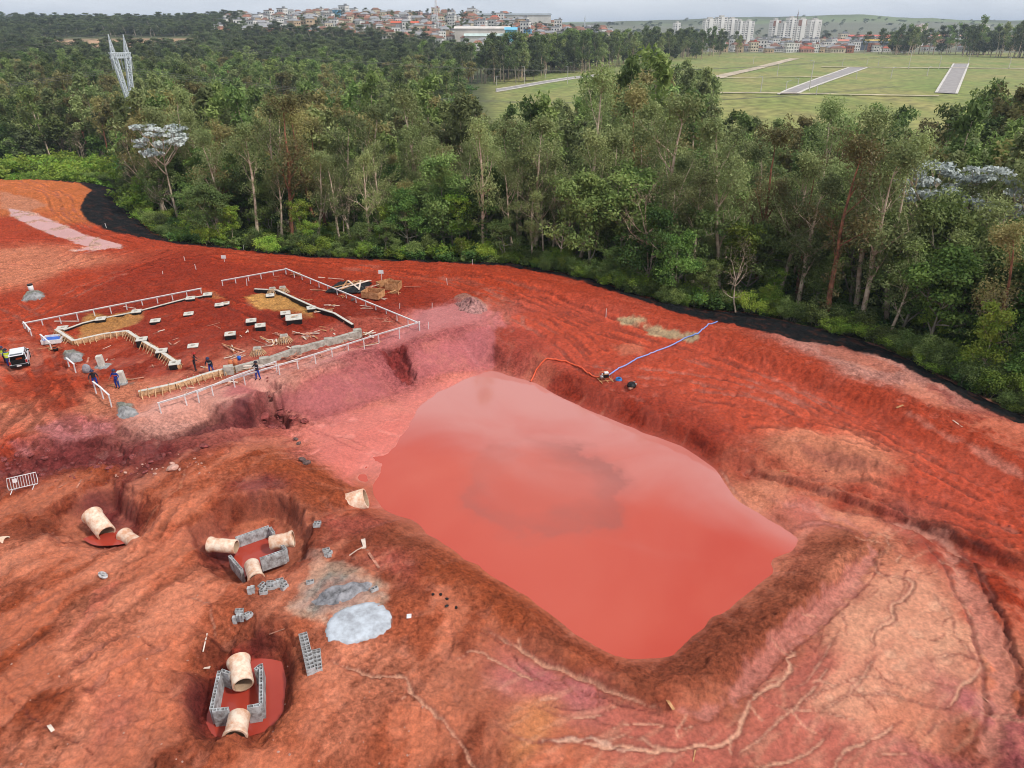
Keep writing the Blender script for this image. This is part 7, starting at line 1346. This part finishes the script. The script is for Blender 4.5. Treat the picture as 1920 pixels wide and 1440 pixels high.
def scatter(name, colx, pts, idx_, scl, rot, label, cat):
    me = bpy.data.meshes.new(name); me.from_pydata([tuple(p) for p in pts], [], []); 
    a = me.attributes.new('idx', 'INT', 'POINT'); a.data.foreach_set('value', np.asarray(idx_, np.int32)); a = me.attributes.new('scl', 'FLOAT_VECTOR', 'POINT'); a.data.foreach_set('vector', np.asarray(scl, np.float32).ravel()); a = me.attributes.new('rot', 'FLOAT_VECTOR', 'POINT'); a.data.foreach_set('vector', np.asarray(rot, np.float32).ravel())
    o = link(name, me); ng = bpy.data.node_groups.new(name, 'GeometryNodeTree'); ng.interface.new_socket(name='Geometry', in_out='INPUT', socket_type='NodeSocketGeometry'); ng.interface.new_socket(name='Geometry', in_out='OUTPUT', socket_type='NodeSocketGeometry')
    gi = ng.nodes.new('NodeGroupInput'); go = ng.nodes.new('NodeGroupOutput'); ci = ng.nodes.new('GeometryNodeCollectionInfo'); ci.inputs['Collection'].default_value = colx; ci.inputs['Separate Children'].default_value = True; ci.inputs['Reset Children'].default_value = True
    ip = ng.nodes.new('GeometryNodeInstanceOnPoints'); ip.inputs['Pick Instance'].default_value = True
    for nm_, ty, sk in (('idx', 'INT', 'Instance Index'), ('scl', 'FLOAT_VECTOR', 'Scale'), ('rot', 'FLOAT_VECTOR', None)):
        na = ng.nodes.new('GeometryNodeInputNamedAttribute'); na.data_type = ty; na.inputs['Name'].default_value = nm_
        if sk: ng.links.new(na.outputs[0], ip.inputs[sk])
        else: er = ng.nodes.new('FunctionNodeEulerToRotation'); ng.links.new(na.outputs[0], er.inputs[0]); ng.links.new(er.outputs[0], ip.inputs['Rotation'])
    ng.links.new(gi.outputs[0], ip.inputs['Points']); ng.links.new(ci.outputs[0], ip.inputs['Instance']); ng.links.new(ip.outputs[0], go.inputs[0]); md = o.modifiers.new('scatter', 'NODES'); md.node_group = ng
    return tag(o, label, cat, kind='stuff')
LOWC = low_collection('wood', [('euc', 'euc', 'pale', 1, 0), ('euc', 'rust', 'brown', 2, 0), ('broad', 'broad', 'grey', 3, 0), ('broad', 'mix', 'grey', 4, 0), ('euc', 'mix', 'pale', 5, 0), ('broad', 'far', 'grey', 6, 0), ('euc', 'far', 'grey', 7, 0), ('dry', 'dry', 'pale', 8, 0)])
rg = np.random.default_rng(5)
rest = keep[NI:]; PX = [X_[i] for i in rest]; PY = [Y_[i] for i in rest]
a_, b_ = cand(172, 1600, lambda y: 4.2 + max(0, y - 180) * .0105, 9); _px = PD(232, 200, 230)[0]; _m = ~((np.abs(a_ - _px * b_ / 230) < 4.5) & (b_ > 200) & (b_ < 233)); a_, b_ = a_[_m], b_[_m]; PX = np.concatenate([PX, a_]); PY = np.concatenate([PY, b_])
PZ = np.where(PY < 160, [hz(a, b2_) if b2_ < 165 and X0 < a < X1 else float(zfar(a, b2_)) for a, b2_ in zip(PX, PY)], zfar(PX, PY)) - .3
n_ = len(PX); far_s = 1 + np.clip((PY - 250) / 700, 0, 1.0); s = rg.uniform(.62, 1.22, n_) * np.where(PY > 250, .95, 1); uu = PX / PY; s = s * np.where(PY < 300, 1 + .22 * sstep(.10, .14, uu) * sstep(.27, .2, uu) - .06 * sstep(-.05, -.02, uu) * sstep(.13, .1, uu) - .18 * sstep(.24, .3, uu) * sstep(.62, .56, uu) + .14 * sstep(.6, .66, uu), 1.0); sc_ = np.stack([s * far_s, s * far_s, s * rg.uniform(.85, 1.12, n_) * np.clip(1.05 - (PY - 200) / 2500, .75, 1)], -1)
clump = fbm(PX * 1.0, PY * 1.0, 55, 3, 400); pr = rg.random(n_) + clump * .5; ii = np.where(pr < .25, 2, np.where(pr < .4, 3, np.where(pr < .62, 4, np.where(pr < .82, 0, np.where(pr < .93, 1, 5))))); ii = np.where(PY > 500, np.where(rg.random(n_) < .5, 5, 6), ii); ii = np.where((rg.random(n_) < .05) & (PY < 500), 7, ii)
scatter('distant_wood', LOWC, np.stack([PX, PY, PZ], -1), ii, sc_, np.stack([rg.normal(0, .04, n_), rg.normal(0, .04, n_), rg.uniform(0, 6.28, n_)], -1), 'dense mixed wood stretching from behind the front trees to the ridge', 'woodland')
print('wood instances', n_)
# tall belts on the far side of the field, hill trees round the town
def belt(p0, p1, wdt, n_, s0, name, label, seed):
    rg = np.random.default_rng(seed); t = rg.random(n_); x = p0[0] + (p1[0] - p0[0]) * t + rg.normal(0, wdt, n_); y = p0[1] + (p1[1] - p0[1]) * t + rg.normal(0, wdt, n_); s = s0 * rg.uniform(.75, 1.1, n_)
    return scatter(name, LOWC, np.stack([x, y, zfar(x, y) - .5], -1), rg.choice([0, 6, 6, 5, 4], n_), np.stack([s * 1.05, s * 1.05, s], -1), np.stack([rg.normal(0, .03, n_)] * 2 + [rg.uniform(0, 6.28, n_)], -1), label, 'tree belt')
def q(px, D): return ((px - 960) / 1490.0 * D * 1.0, D)
belt(q(880, 520), q(1130, 640), 14, 160, 1.4, 'tree_belt', 'tall dark eucalyptus belt along the far left side of the grass field', 1); belt(q(1130, 640), q(1325, 930), 22, 170, 1.35, 'tree_belt', 'tall dark tree belt left of the apartment towers', 2)
belt(q(1668, 900), q(1760, 900), 12, 34, 1.5, 'tree_belt', 'tall dark tree group on the far field edge right of the red roofed halls', 3); belt(q(1785, 900), q(1862, 880), 12, 34, 1.6, 'tree_belt', 'tall dark tree group beyond the end of the right hand road', 4); belt(q(1890, 800), q(2050, 760), 20, 60, 1.8, 'tree_belt', 'tall dark trees at the right margin beyond the field', 5)
m_ = 420; hx_ = rg.uniform(560, 1150, m_); hd = rg.uniform(880, 1250, m_); x = (hx_ - 960) / 1490 * hd; s = rg.uniform(.45, .95, m_)
scatter('town_trees', LOWC, np.stack([x, hd, zfar(x, hd) - 1], -1), rg.choice([5, 6, 3], m_), np.stack([s * 1.2, s * 1.2, s * .8], -1), np.stack([x * 0, x * 0, rg.uniform(0, 6.28, m_)], -1), 'small dark trees scattered between the houses of the hillside town', 'trees')
m_ = 700; hd = rg.uniform(1050, 3200, m_); x = rg.uniform(.1, .75, m_) * hd; s = rg.uniform(.6, 1.6, m_); cl_ = fbm(x, hd, 220, 2, 420) > .0; x, hd, s = x[cl_], hd[cl_], s[cl_]
scatter('plain_trees', LOWC, np.stack([x, hd, zfar(x, hd) - 1], -1), rg.choice([5, 6], len(x)), np.stack([s * 1.6, s * 1.6, s * .7], -1), np.stack([x * 0, x * 0, x * 0 + 1], -1), 'dark trees and hedges across the distant plain', 'trees')
# undergrowth
HERB = low_collection('undergrowth', [('shrub', 'mix', 'grey', 11, 0), ('shrub', 'broad', 'grey', 12, 0), ('shrub', 'lime', 'grey', 13, 0), ('herb', 'herb', 'grey', 14, 0), ('herb', 'broad', 'grey', 15, 0)])
ux, uy = cand(45, 172, lambda y: 1.7, 33); dU = np.array([dedge(a, b2_) for a, b2_ in zip(ux, uy)]); mk = (dU < 30) & (dU > .2); ux, uy, dU = ux[mk], uy[mk], dU[mk]; n_ = len(ux); s = rg.uniform(.3, .8, n_)
scatter('undergrowth', HERB, np.stack([ux, uy, [hz(a, b2_) for a, b2_ in zip(ux, uy)]], -1), rg.choice([0, 0, 1, 1, 2, 3, 4], n_), np.stack([s, s, s * .75], -1), np.stack([ux * 0, ux * 0, rg.uniform(0, 6.28, n_)], -1), 'tangled green undergrowth between the trunks along the forest edge', 'undergrowth')
gx2 = rg.uniform(-145, -62, 6500); gy2 = rg.uniform(120, 210, 6500); u_ = gx2 / gy2; dn = [i for i in range(6500) if (u_[i] < -.515) and gy2[i] > edge_y(gx2[i]) + 1 and gy2[i] < 207]; gx2, gy2 = gx2[dn], gy2[dn]; n_ = len(gx2); s = rg.uniform(.6, 1.5, n_)
scatter('green_scrub', HERB, np.stack([gx2, gy2, [hz(a, b2_) if b2_ < 165 and a > X0 else float(zfar(a, b2_)) for a, b2_ in zip(gx2, gy2)]], -1), np.where(rg.random(n_) < .93, 3, 2), np.stack([s, s, s * .8], -1), np.stack([gx2 * 0, gx2 * 0, rg.uniform(0, 6.28, n_)], -1), 'bright green weedy clearing behind the black sheet at the left', 'scrub')
print('vegetation', time.time() - T0)
# ------------------------------------------------------------------ far field, roads, lamps, town
def far_at(px, py, D0=190.0, D1=6000.0):
    a, y, zz = ray(px, py); D = D0; prev = D0
    while D < D1:
        z = CAM_Z + zz * D / y
        if z < float(zfar(a * D / y, D)):
            lo, hi = prev, D
            for _ in range(14):
                m = (lo + hi) / 2
                if CAM_Z + zz * m / y < float(zfar(a * m / y, m)): hi = m
                else: lo = m
            D = hi; break
        prev = D; D *= 1.01
    return Vector((a * D / y, D, float(zfar(a * D / y, D))))
MASPH = mat('asphalt', (158, 152, 150), .95, .12, .3, 0); MKERB = mat('kerb concrete', (206, 200, 192), .9, .1, .3); MDIRT = mat('dirt path', (196, 180, 158), .95, .2, .12)
def road(l, r_, m, name, label, kerb=True, lift=.35):
    L_ = [far_at(*p) for p in l]; R_ = [far_at(*p) for p in r_]; b = MB(); k = MB(); n = 12; A_, B_ = [], []
    for i in range(len(L_) - 1):
        for j in range(n + (i == len(L_) - 2)):
            t = j / n; p = L_[i].lerp(L_[i + 1], t); q_ = R_[i].lerp(R_[i + 1], t); A_.append(p); B_.append(q_)
    z_ = lambda p: Vector((p.x, p.y, float(zfar(p.x, p.y)) + lift))
    vs = [z_(p) for p in A_] + [z_(q_) for q_ in B_]; n = len(A_); b.add(vs, [(i, i + 1, n + i + 1, n + i) for i in range(n - 1)]); o = b.build(name, m); tag(o, label, kind='structure')
    if kerb:
        for C_ in (A_, B_):
            for i in range(n - 1): k.beam(z_(C_[i]), z_(C_[i + 1]), 1.1, .3)
        tag(k.build('kerb', MKERB), 'pale kerbs of the ' + label, kind='structure')
road([(1459,178),(1592,127)], [(1494,177),(1627,127)], MASPH, 'road', 'grey road slanting across the grass field')
road([(1755,175),(1788,120)], [(1793,177),(1816,120)], MASPH, 'road', 'wide grey road running straight away at the right')
road([(1322,147),(1400,130),(1480,110)], [(1350,148),(1420,131),(1500,110)], MDIRT, 'path', 'pale dirt path crossing the left of the field', False, .3)
road([(1540,126),(1700,127.4),(1960,129.5)], [(1540,126.8),(1700,128.2),(1960,130.3)], MDIRT, 'path', 'thin pale path across the top of the field', False, .5)
road([(1330,174.5),(1575,178),(1760,181)], [(1330,175.7),(1575,179.2),(1760,182.2)], MDIRT, 'path', 'thin pale cross path at the near end of the slanting road', False, .5)
road([(930,168),(1040,150),(1140,138)], [(930,173),(1040,154),(1140,141)], MASPH, 'path', 'narrow grey road at the left end of the field', True)
road([(1335,147),(1560,144.4)], [(1335,147.6),(1560,145)], MDIRT, 'path', 'thin faint path across the middle of the field', False, .45)
LP = [(1261,97,105),(1289,96,104),(1355,86,101),(1412,107,120),(1426,146,173),(1457,122,142),(1517,120,170),(1473,154,171),(1496,148,159),(1530,161,178),(1605,137,148),(1625,112,122),(1646,112,124),(1670,129,147),(1703,99,129),(1738,127,142),(1760,107,129),(1815,103,120),(1891,110,129),(1579,112,124),(983,128,157),(1022,132,147),(1064,128,157),(931,145,160),(1148,112,123)]
for i, (x, yt, yb) in enumerate(LP):
    c = far_at(x, yb); h = (yb - yt) / F * (c.y * cP + (CAM_Z - c.z) * sP) * 1.02; r = empty('street_lamp', c, 0); sd_ = 1 if i % 2 else -1
    b = MB(); b.tube([(0, 0, -.5), (0, 0, h)], [.22, .14], 6); b.build('pole', MKERB, r); b = MB(); b.tube([(0, 0, h - .2), (sd_ * 1.2, 0, h + .15)], .08, 5); b.box((sd_ * 1.5, 0, h + .15), (.9, .3, .15)); b.build('lamp_head', MSTEEL, r)
    where = ('at the left end of the field' if x < 1180 else 'left of the dirt path' if x < 1400 else 'beside the dirt path' if x < 1480 else 'along the slanting road' if x < 1640 else 'between the two grey roads' if x < 1770 else 'along the straight right hand road')
    tag(r, 'thin concrete street lamp ' + where + ', ' + ('near' if yb > 145 else 'middle distance' if yb > 122 else 'far'), 'street lamp', 'street lamps of the grass field')
# houses
WC = {'white': (226,222,216), 'cream': (214,200,176), 'grey': (170,168,164), 'brick': (172,120,98), 'pink': (206,164,150), 'blue': (120,176,206), 'tan': (196,170,140)}
RC = {'terracotta': (164,112,92), 'brown': (134,98,82), 'grey': (150,150,152), 'red': (180,98,76), 'dark': (90,86,88)}
HM = {}
def house_mesh(wc, rc, shp):
    key = (wc, rc, shp)
    if key in HM: return HM[key]
    me_b, parts = MB(), MB(); wd, dp, h = ((9, 8, 4.2), (7, 9, 6.8), (13, 9, 3.8), (8, 7, 9.5))[shp]
    me_b.box((0, 0, h / 2 - 1), (wd, dp, h + 2)); b = parts
    if shp == 3: b.box((0, 0, h + .25), (wd + .4, dp + .4, .5)); b.box((1.5, 1, h + 1.2), (2.4, 2.4, 1.6))
    else:
        e, rh = .5, 1.9; x, y = wd / 2 + e, dp / 2 + e; b.add([(-x, -y, h), (x, -y, h), (x, y, h), (-x, y, h), (-x * .55, 0, h + rh), (x * .55, 0, h + rh)], [(0, 1, 5, 4), (2, 3, 4, 5), (1, 2, 5), (3, 0, 4), (3, 2, 1, 0)])
    wn = me_b
    for fl in range(max(1, int(h / 3.1))):
        for k in range(int(wd / 2.6)):
            x = -wd / 2 + 1.3 + k * 2.6; wn.box((x, -dp / 2 - .02, 1.4 + fl * 2.9 + .2), (1.2, .08, 1.3), 0, 1)
        for k in range(int(dp / 3)):
            for s in (-1, 1): wn.box((s * (wd / 2 + .02), -dp / 2 + 1.6 + k * 3, 1.6 + fl * 2.9), (.08, 1.2, 1.2), 0, 1)
    mm = []
    for q_, nm, m_ in ((me_b, 'wall', mat('wall ' + wc, WC[wc], .9, .12, .3)), (parts, 'roof', mat('roof ' + rc, RC[rc], .9, .15, .3))):
        me = bpy.data.meshes.new(nm); me.from_pydata([tuple(v) for v in q_.v], [], q_.f); me.materials.append(m_); me.materials.append(MGLASS); me.polygons.foreach_set('material_index', q_.m); mm.append((nm, me))
    HM[key] = mm; return mm
rh_ = random.Random(77)
def house(x, y, z, rz, where, s=1.0, wc=None, rc=None, shp=None, group=None):
    wc = wc or rh_.choices(list(WC), [8, 5, 4, 1.5, 2, .5, 2])[0]; rc = rc or rh_.choices(list(RC), [1.6, 3.4, 5, .5, 1.2])[0]; shp = rh_.choices([0, 1, 2, 3], [4, 3, 2, 1.3])[0] if shp is None else shp
    r = empty('house', (x, y, z), rz); r.scale = (s, s, s)
    for nm, me in house_mesh(wc, rc, shp): link(nm, me, r)
    px = 960 + F * x / (y * cP + (CAM_Z - z) * sP); side = where
    if where == 'hill': side = 'in the town ' + ('at its left end' if px < 700 else 'left of the mast' if px < 815 else 'right of the mast' if px < 930 else 'by the big hall' if px < 1030 else 'at its right end')
    if where == 'row': side = '' + ('below the left apartment towers' if px < 1430 else 'below the right apartment towers' if px < 1545 else 'in front of the red roofed halls' if px < 1690 else 'at the right')
    lab = '%s %s house with %s roof %s' % (('low', 'two storey', 'wide', 'tall')[shp], wc, rc if shp != 3 else 'thin ' + rc, side); tag(r, lab, 'house', group or lab)
n_ = 0
while n_ < 105:
    px = rh_.uniform(430, 1150); py = rh_.uniform(28, 84)
    lo = 44 + max(0, (px - 600)) * .10 if px < 940 else 78 - abs(px - 1000) * .05
    if py > lo or py < 30: continue
    c = far_at(px, py, 420, 1400)
    if c.y < 800 + 0 * px or c.y > 1380 or (px > 900 and c.y < 640): continue
    house(c.x, c.y, c.z, rh_.uniform(-.5, .5), 'hill', rh_.uniform(.95, 1.5)); n_ += 1
n_ = 0
while n_ < 95:                                        # the lower, nearer part of the town seen over the wood
    px = rh_.uniform(560, 1150); D = rh_.uniform(800, 1230) if px < 850 else rh_.uniform(740, 1150); x = (px - 960) / 1490 * D; house(x, D, float(zfar(x, D)), rh_.uniform(-.5, .5), 'hill', rh_.uniform(.9, 1.3)); n_ += 1
for i in range(78):
    px = 1340 + i * 4.8 + rh_.uniform(-5, 5); D = 960 + rh_.choice([0, 24, 50, 90, 140]) + rh_.uniform(-5, 5); x = (px - 960) / 1490 * D; house(x, D, float(zfar(x, D)), rh_.uniform(-.15, .15), 'row', rh_.uniform(.9, 1.25))
for i in range(20):
    px = rh_.uniform(1545, 1900); D = rh_.uniform(1150, 1500); x = (px - 960) / 1490 * D; house(x, D, float(zfar(x, D)), rh_.uniform(-.3, .3), 'row', rh_.uniform(1.2, 2.0), wc=rh_.choice(['white', 'grey', 'cream']))
HC_ = bpy.data.collections.new('town_blocks')
for i, (wc, rc, shp) in enumerate([('white', 'brown', 0), ('cream', 'brown', 1), ('white', 'grey', 3), ('grey', 'grey', 2), ('tan', 'grey', 1), ('white', 'brown', 0), ('cream', 'terracotta', 0), ('white', 'grey', 1)]):
    (_, mw), (_, mr_) = house_mesh(wc, rc, shp); bm = bmesh.new(); bm.from_mesh(mw); nfw = len(bm.faces); bm.from_mesh(mr_); bm.faces.ensure_lookup_table()
    for f_ in bm.faces[nfw:]: f_.material_index = 2
    me = bpy.data.meshes.new('town_block'); bm.to_mesh(me); bm.free(); me.materials.append(mw.materials[0]); me.materials.append(MGLASS); me.materials.append(mr_.materials[0]); HC_.objects.link(bpy.data.objects.new('town_block_%d' % i, me))
m_ = 330; hx_ = rg.uniform(400, 1150, m_); hd = rg.uniform(860, 1260, m_); hx2 = rg.uniform(1335, 1960, 210); hd2 = rg.uniform(1000, 1650, 210)
px_ = np.concatenate([hx_, hx2]); hd = np.concatenate([hd, hd2]); x = (px_ - 960) / 1490 * hd; n_ = len(x); s = rg.uniform(.9, 1.5, n_)
scatter('distant_houses', HC_, np.stack([x, hd, zfar(x, hd)], -1), rg.choice(8, n_), np.stack([s, s, s], -1), np.stack([x * 0, x * 0, rg.uniform(-.5, .5, n_)], -1), 'pale dense mass of tiny distant houses filling the town and the plain', 'houses')
def hall(px, D, wd, dp, h, roofc, label, wall=(214,210,204), rz=0):
    x = (px - 960) / 1490 * D; z = float(zfar(x, D)); r = empty('hall', (x, D, z), rz, label, 'hall'); b = MB(); b.box((0, 0, h / 2 - 1), (wd, dp, h + 2)); b.build('wall', mat('hall wall %d %d' % (px, D), wall, .9, .1, .1), r)
    b = MB(); b.add([(-wd/2-1, -dp/2-1, h), (wd/2+1, -dp/2-1, h), (wd/2+1, dp/2+1, h), (-wd/2-1, dp/2+1, h), (-wd/2-1, 0, h+2.5), (wd/2+1, 0, h+2.5)], [(0, 1, 5, 4), (2, 3, 4, 5), (1, 2, 5), (3, 0, 4), (3, 2, 1, 0)]); b.build('roof', mat('hall roof %d' % px, roofc, .8, .1, .1), r)
hall(905, 905, 62, 30, 13, (216,208,200), 'big pale flat hall amid the hillside houses', (216,206,196)); hall(910, 860, 44, 24, 8, (190,206,200), 'pale green roofed hall below the big pale hall'); hall(958, 850, 12, 12, 16, (120,190,220), 'narrow bright blue building beside the green roofed hall', (120,190,220))
hall(962, 1180, 110, 40, 9, (150,158,164), 'long grey roofed hall on the crest of the town hill'); hall(760, 1020, 34, 14, 6, (204,100,72), 'bright orange roofed hall in the hillside town'); hall(1655, 1650, 150, 60, 9, (214,96,76), 'long red roofed hall beyond the field', (206,130,112)); hall(1740, 1680, 120, 60, 9, (222,140,120), 'pale red roofed hall right of the long red one')
hall(1700, 1560, 120, 40, 7, (214,112,92), 'lower red roofed hall in front of the other halls'); hall(1636, 1060, 46, 24, 9, (90,96,104), 'dark grey hall beyond the field', (96,102,112)); hall(1652, 1080, 36, 20, 10, (226,190,90), 'yellow topped hall beside the dark grey hall', (176,176,180)); hall(1560, 1300, 60, 30, 7, (206,130,110), 'orange roofed hall behind the row houses'); hall(1780,1320,80,30,8,(200,198,196),'long pale hall behind the right hand tree groups')
def towerblk(x0, x1, yt, yb, D, label, brown=False, group='apartment towers beyond the field'):
    px = (x0 + x1) / 2; x = (px - 960) / 1490 * D; t = D * cP + 12; wd = (x1 - x0) / F * t; h = (yb - yt) / F * t * 1.1; z = float(zfar(x, D)); r = empty('apartment_tower', (x, D, z), .12, label, 'apartment block', group)
    b = MB(); b.box((0, 0, h / 2 - 2), (wd * .94, 16, h + 4)); b.box((0, -8.4, h / 2 - 2), (wd * .34, 1.2, h + 4)); wall_ = b
    if brown: b = MB(); b.box((0, -8.2, h - 6), (wd * .9, .8, 9)); b.build('brown_panel', mat('brown panel', (150,112,98), .9, .1), r)
    b = MB(); b.box((0, 0, h + 1.2), (wd * .4, 7, 3)); b.box((0, 0, h - .1), (wd * .98, 16.6, .6)); b.build('roof', mat('tower roof', (196,192,186), .9), r); wn = wall_
    nf = int(h / 3)
    for f_ in range(nf):
        for cxx in (-.36, -.24, .24, .36): wn.box((cxx * wd, -8.06, 1.6 + f_ * 3), (1.5, .14, 1.3), 0, 1)
        for yy_ in (-4, 0, 4):
            for s in (-1, 1): wn.box((s * wd * .475, yy_, 1.6 + f_ * 3), (.14, 1.4, 1.3), 0, 1)
    wn.build('wall', [mat('tower wall', (240,236,230), .9, .06, .05), MGLASS], r)
TB = [(1318,1340,40,78,0,'first pale apartment tower from the left in the left cluster'),(1341,1360,38,78,0,'second pale apartment tower in the left cluster'),(1361,1379,37,74,0,'third pale apartment tower in the left cluster'),(1379,1392,45,80,0,'narrow fourth apartment tower in the left cluster'),(1393,1411,46,80,0,'rightmost pale apartment tower of the left cluster'),
      (1444,1460,47,82,1,'brown topped leftmost tower of the right cluster'),(1461,1473,50,82,0,'second narrow tower of the right cluster'),(1474,1488,43,82,0,'white tower in the middle of the right cluster'),(1490,1513,46,82,1,'wide brown topped tower of the right cluster'),(1514,1536,43,80,0,'rightmost broad white tower of the right cluster'),
      (1263,1274,30,56,0,'lone slim grey tower left of both clusters'),(1718,1735,46,70,0,'lone pale tower behind the red roofed halls'),(1832,1851,44,68,0,'lone pale tower at the far right')]
for i, (a, b_, c_, d_, br_, lb) in enumerate(TB): towerblk(a, b_, c_, d_, 1400 + (i % 3) * 35 if i < 10 else 1700, lb, br_)
# lattice masts
MSTL = mat('pylon steel', (216, 222, 226), .5, .08, 1, 0, .3)
def lattice(b, fn, z0, z1, n, w_=.1):
    for k in range(n):
        za_, zb_ = z0 + (z1 - z0) * k / n, z0 + (z1 - z0) * (k + 1) / n; A_, B_ = fn(za_), fn(zb_)
        for i in range(4):
            j = (i + 1) % 4; b.beam(A_[i], B_[j], w_, w_); b.beam(A_[j], B_[i], w_, w_); b.beam(B_[i], B_[j], w_, w_)
def sq(hx, hy, ox=0): return lambda z: [(ox + sx_ * hx, sy_ * hy, z) for sx_, sy_ in ((-1, -1), (1, -1), (1, 1), (-1, 1))]
D = 230; pxl, pyl, _ = PD(247, 200, D); zb = float(zfar(pxl, pyl)); r = empty('transmission_pylon', (pxl, pyl, zb), .75, 'tall grey steel lattice pylon with twin peaks rising from the wood at the left', 'pylon')
r.scale = (.72, .9, 1); Zt = CAM_Z - 1.2 - zb; Zw = Zt - 21; Zb_ = Zt - 6.2
def leg(z): t = min(1, z / Zw); h = 2.6 - 1.7 * t; return [(sx_ * h, sy_ * h, z) for sx_, sy_ in ((-1, -1), (1, -1), (1, 1), (-1, 1))]
b = MB(); lattice(b, leg, 0, Zw, 6, .2)
for i in range(4): b.beam(leg(0)[i], leg(Zw)[i], .34, .34)
b.build('lower_body', MSTL, r)
for s in (-1, 1):
    def col_(z): t = (z - Zw) / (Zb_ - Zw); o_ = s * (.35 + 2.15 * t); h = .5 + .35 * t; return [(o_ + sx_ * h, sy_ * .8, z) for sx_, sy_ in ((-1, -1), (1, -1), (1, 1), (-1, 1))]
    b = MB(); lattice(b, col_, Zw, Zb_, 7, .18)
    for i in range(4): b.beam(col_(Zw)[i], col_(Zb_)[i], .3, .3)
    b.build('column', MSTL, r)
    def pk(z): t = (z - Zb_) / (Zt - Zb_); h = .85 * (1 - t) + .04; o_ = s * (2.5 + .3 * t); return [(o_ + sx_ * h, sy_ * h, z) for sx_, sy_ in ((-1, -1), (1, -1), (1, 1), (-1, 1))]
    b = MB(); lattice(b, pk, Zb_, Zt, 4, .16)
    for i in range(4): b.beam(pk(Zb_)[i], pk(Zt)[i], .16, .16)
    b.build('peak', MSTL, r)
b = MB()
for k in range(9):
    x0, x1 = -3.9 + k * 7.8 / 9, -3.9 + (k + 1) * 7.8 / 9
    for y in (-.8, .8): b.beam((x0, y, Zb_), (x1, y, Zb_ + 1.4), .16, .16); b.beam((x1, y, Zb_), (x0, y, Zb_ + 1.4), .16, .16)
for y in (-.8, .8):
    for z in (Zb_, Zb_ + 1.4): b.beam((-4, y, z), (4, y, z), .18, .18)
b.build('crossbeam', MSTL, r)
for s in (-3.9, 0, 3.9): b = MB(); b.tube([(s, 0, Zb_), (s, 0, Zb_ - 3.0)], .16, 6); b.build('insulator', MSTEEL, r)
for k, (dx_, zz_, lb) in enumerate(((-3.9, Zb_ - 3, 'left conductor'), (0, Zb_ - 3, 'middle conductor'), (3.9, Zb_ - 3, 'right conductor'), (-2.8, Zt, 'upper left earth wire'), (2.8, Zt, 'upper right earth wire'))):
    for s, e_ in ((-1, 'towards the left edge'), (1, 'towards the centre')):
        p0 = Vector((pxl + dx_ * .94, pyl + dx_ * .34, zb + zz_)); p1 = p0 + Vector((s * 240, 20 if s > 0 else -30, -6)); b = MB(); pts = []
        for i in range(25): t = i / 24; p = p0.lerp(p1, t); p.z -= 4 * 7 * t * (1 - t); pts.append(p)
        b.tube(pts, .035, 4); tag(b.build('power_cable', mat('cable', (120, 118, 112), .6)), lb + ' running from the pylon ' + e_, 'power cable', 'cables of the pylon')
def mast(px, D, h, wd, label, m):
    x = (px - 960) / 1490 * D; z = float(zfar(x, D)); r = empty('radio_mast', (x, D, z), 0, label, 'mast'); fn = lambda zz: [(sx_ * wd * (1 - .8 * zz / h), sy_ * wd * (1 - .8 * zz / h), zz) for sx_, sy_ in ((-1, -1), (1, -1), (1, 1), (-1, 1))]; b = MB(); lattice(b, fn, 0, h, 10, .22)
    for i in range(4): b.beam(fn(0)[i], fn(h)[i], .3, .3)
    b.build('lattice', m, r); b = MB(); b.tube([(0, 0, h), (0, 0, h * 1.12)], .2, 5); b.build('antenna', m, r)
    for q_ in (.8, .92): b = MB(); b.lathe([(0, h * q_), (1.3, h * q_), (1.3, h * q_ + .8), (0, h * q_ + .8)], 8); b.build('platform', m, r)
mast(819, 1010, 40, 2.6, 'tall white lattice radio mast on the town hill', MWHITE); mast(1492, 1560, 52, 1.8, 'thin lattice mast behind the right cluster of towers', mat('mast brown', (150,124,116), .8)); mast(1096, 1150, 22, 1.4, 'small mast on the crest at the right end of the town', MSTL); mast(1645, 900, 1, .1, 'x', MSTL) if 0 else None
# ------------------------------------------------------------------ haze
hb = MB(); hb.box((0, 6000, 75), (24000, 12300, 172)); ho = hb.build('haze', None or mat('tmp', (200, 200, 200))); ho.data.materials.clear()
hm = bpy.data.materials.new('haze'); hm.use_nodes = True; hn = hm.node_tree.nodes; hn.clear(); hout = hn.new('ShaderNodeOutputMaterial'); pv = hn.new('ShaderNodeVolumePrincipled'); pv.inputs['Color'].default_value = (.70, .82, 1.0, 1); pv.inputs['Density'].default_value = .00012; pv.inputs['Anisotropy'].default_value = 0.0
hm.node_tree.links.new(pv.outputs[0], hout.inputs['Volume']); ho.data.materials.append(hm); tag(ho, kind='stuff')
print('done', time.time() - T0)
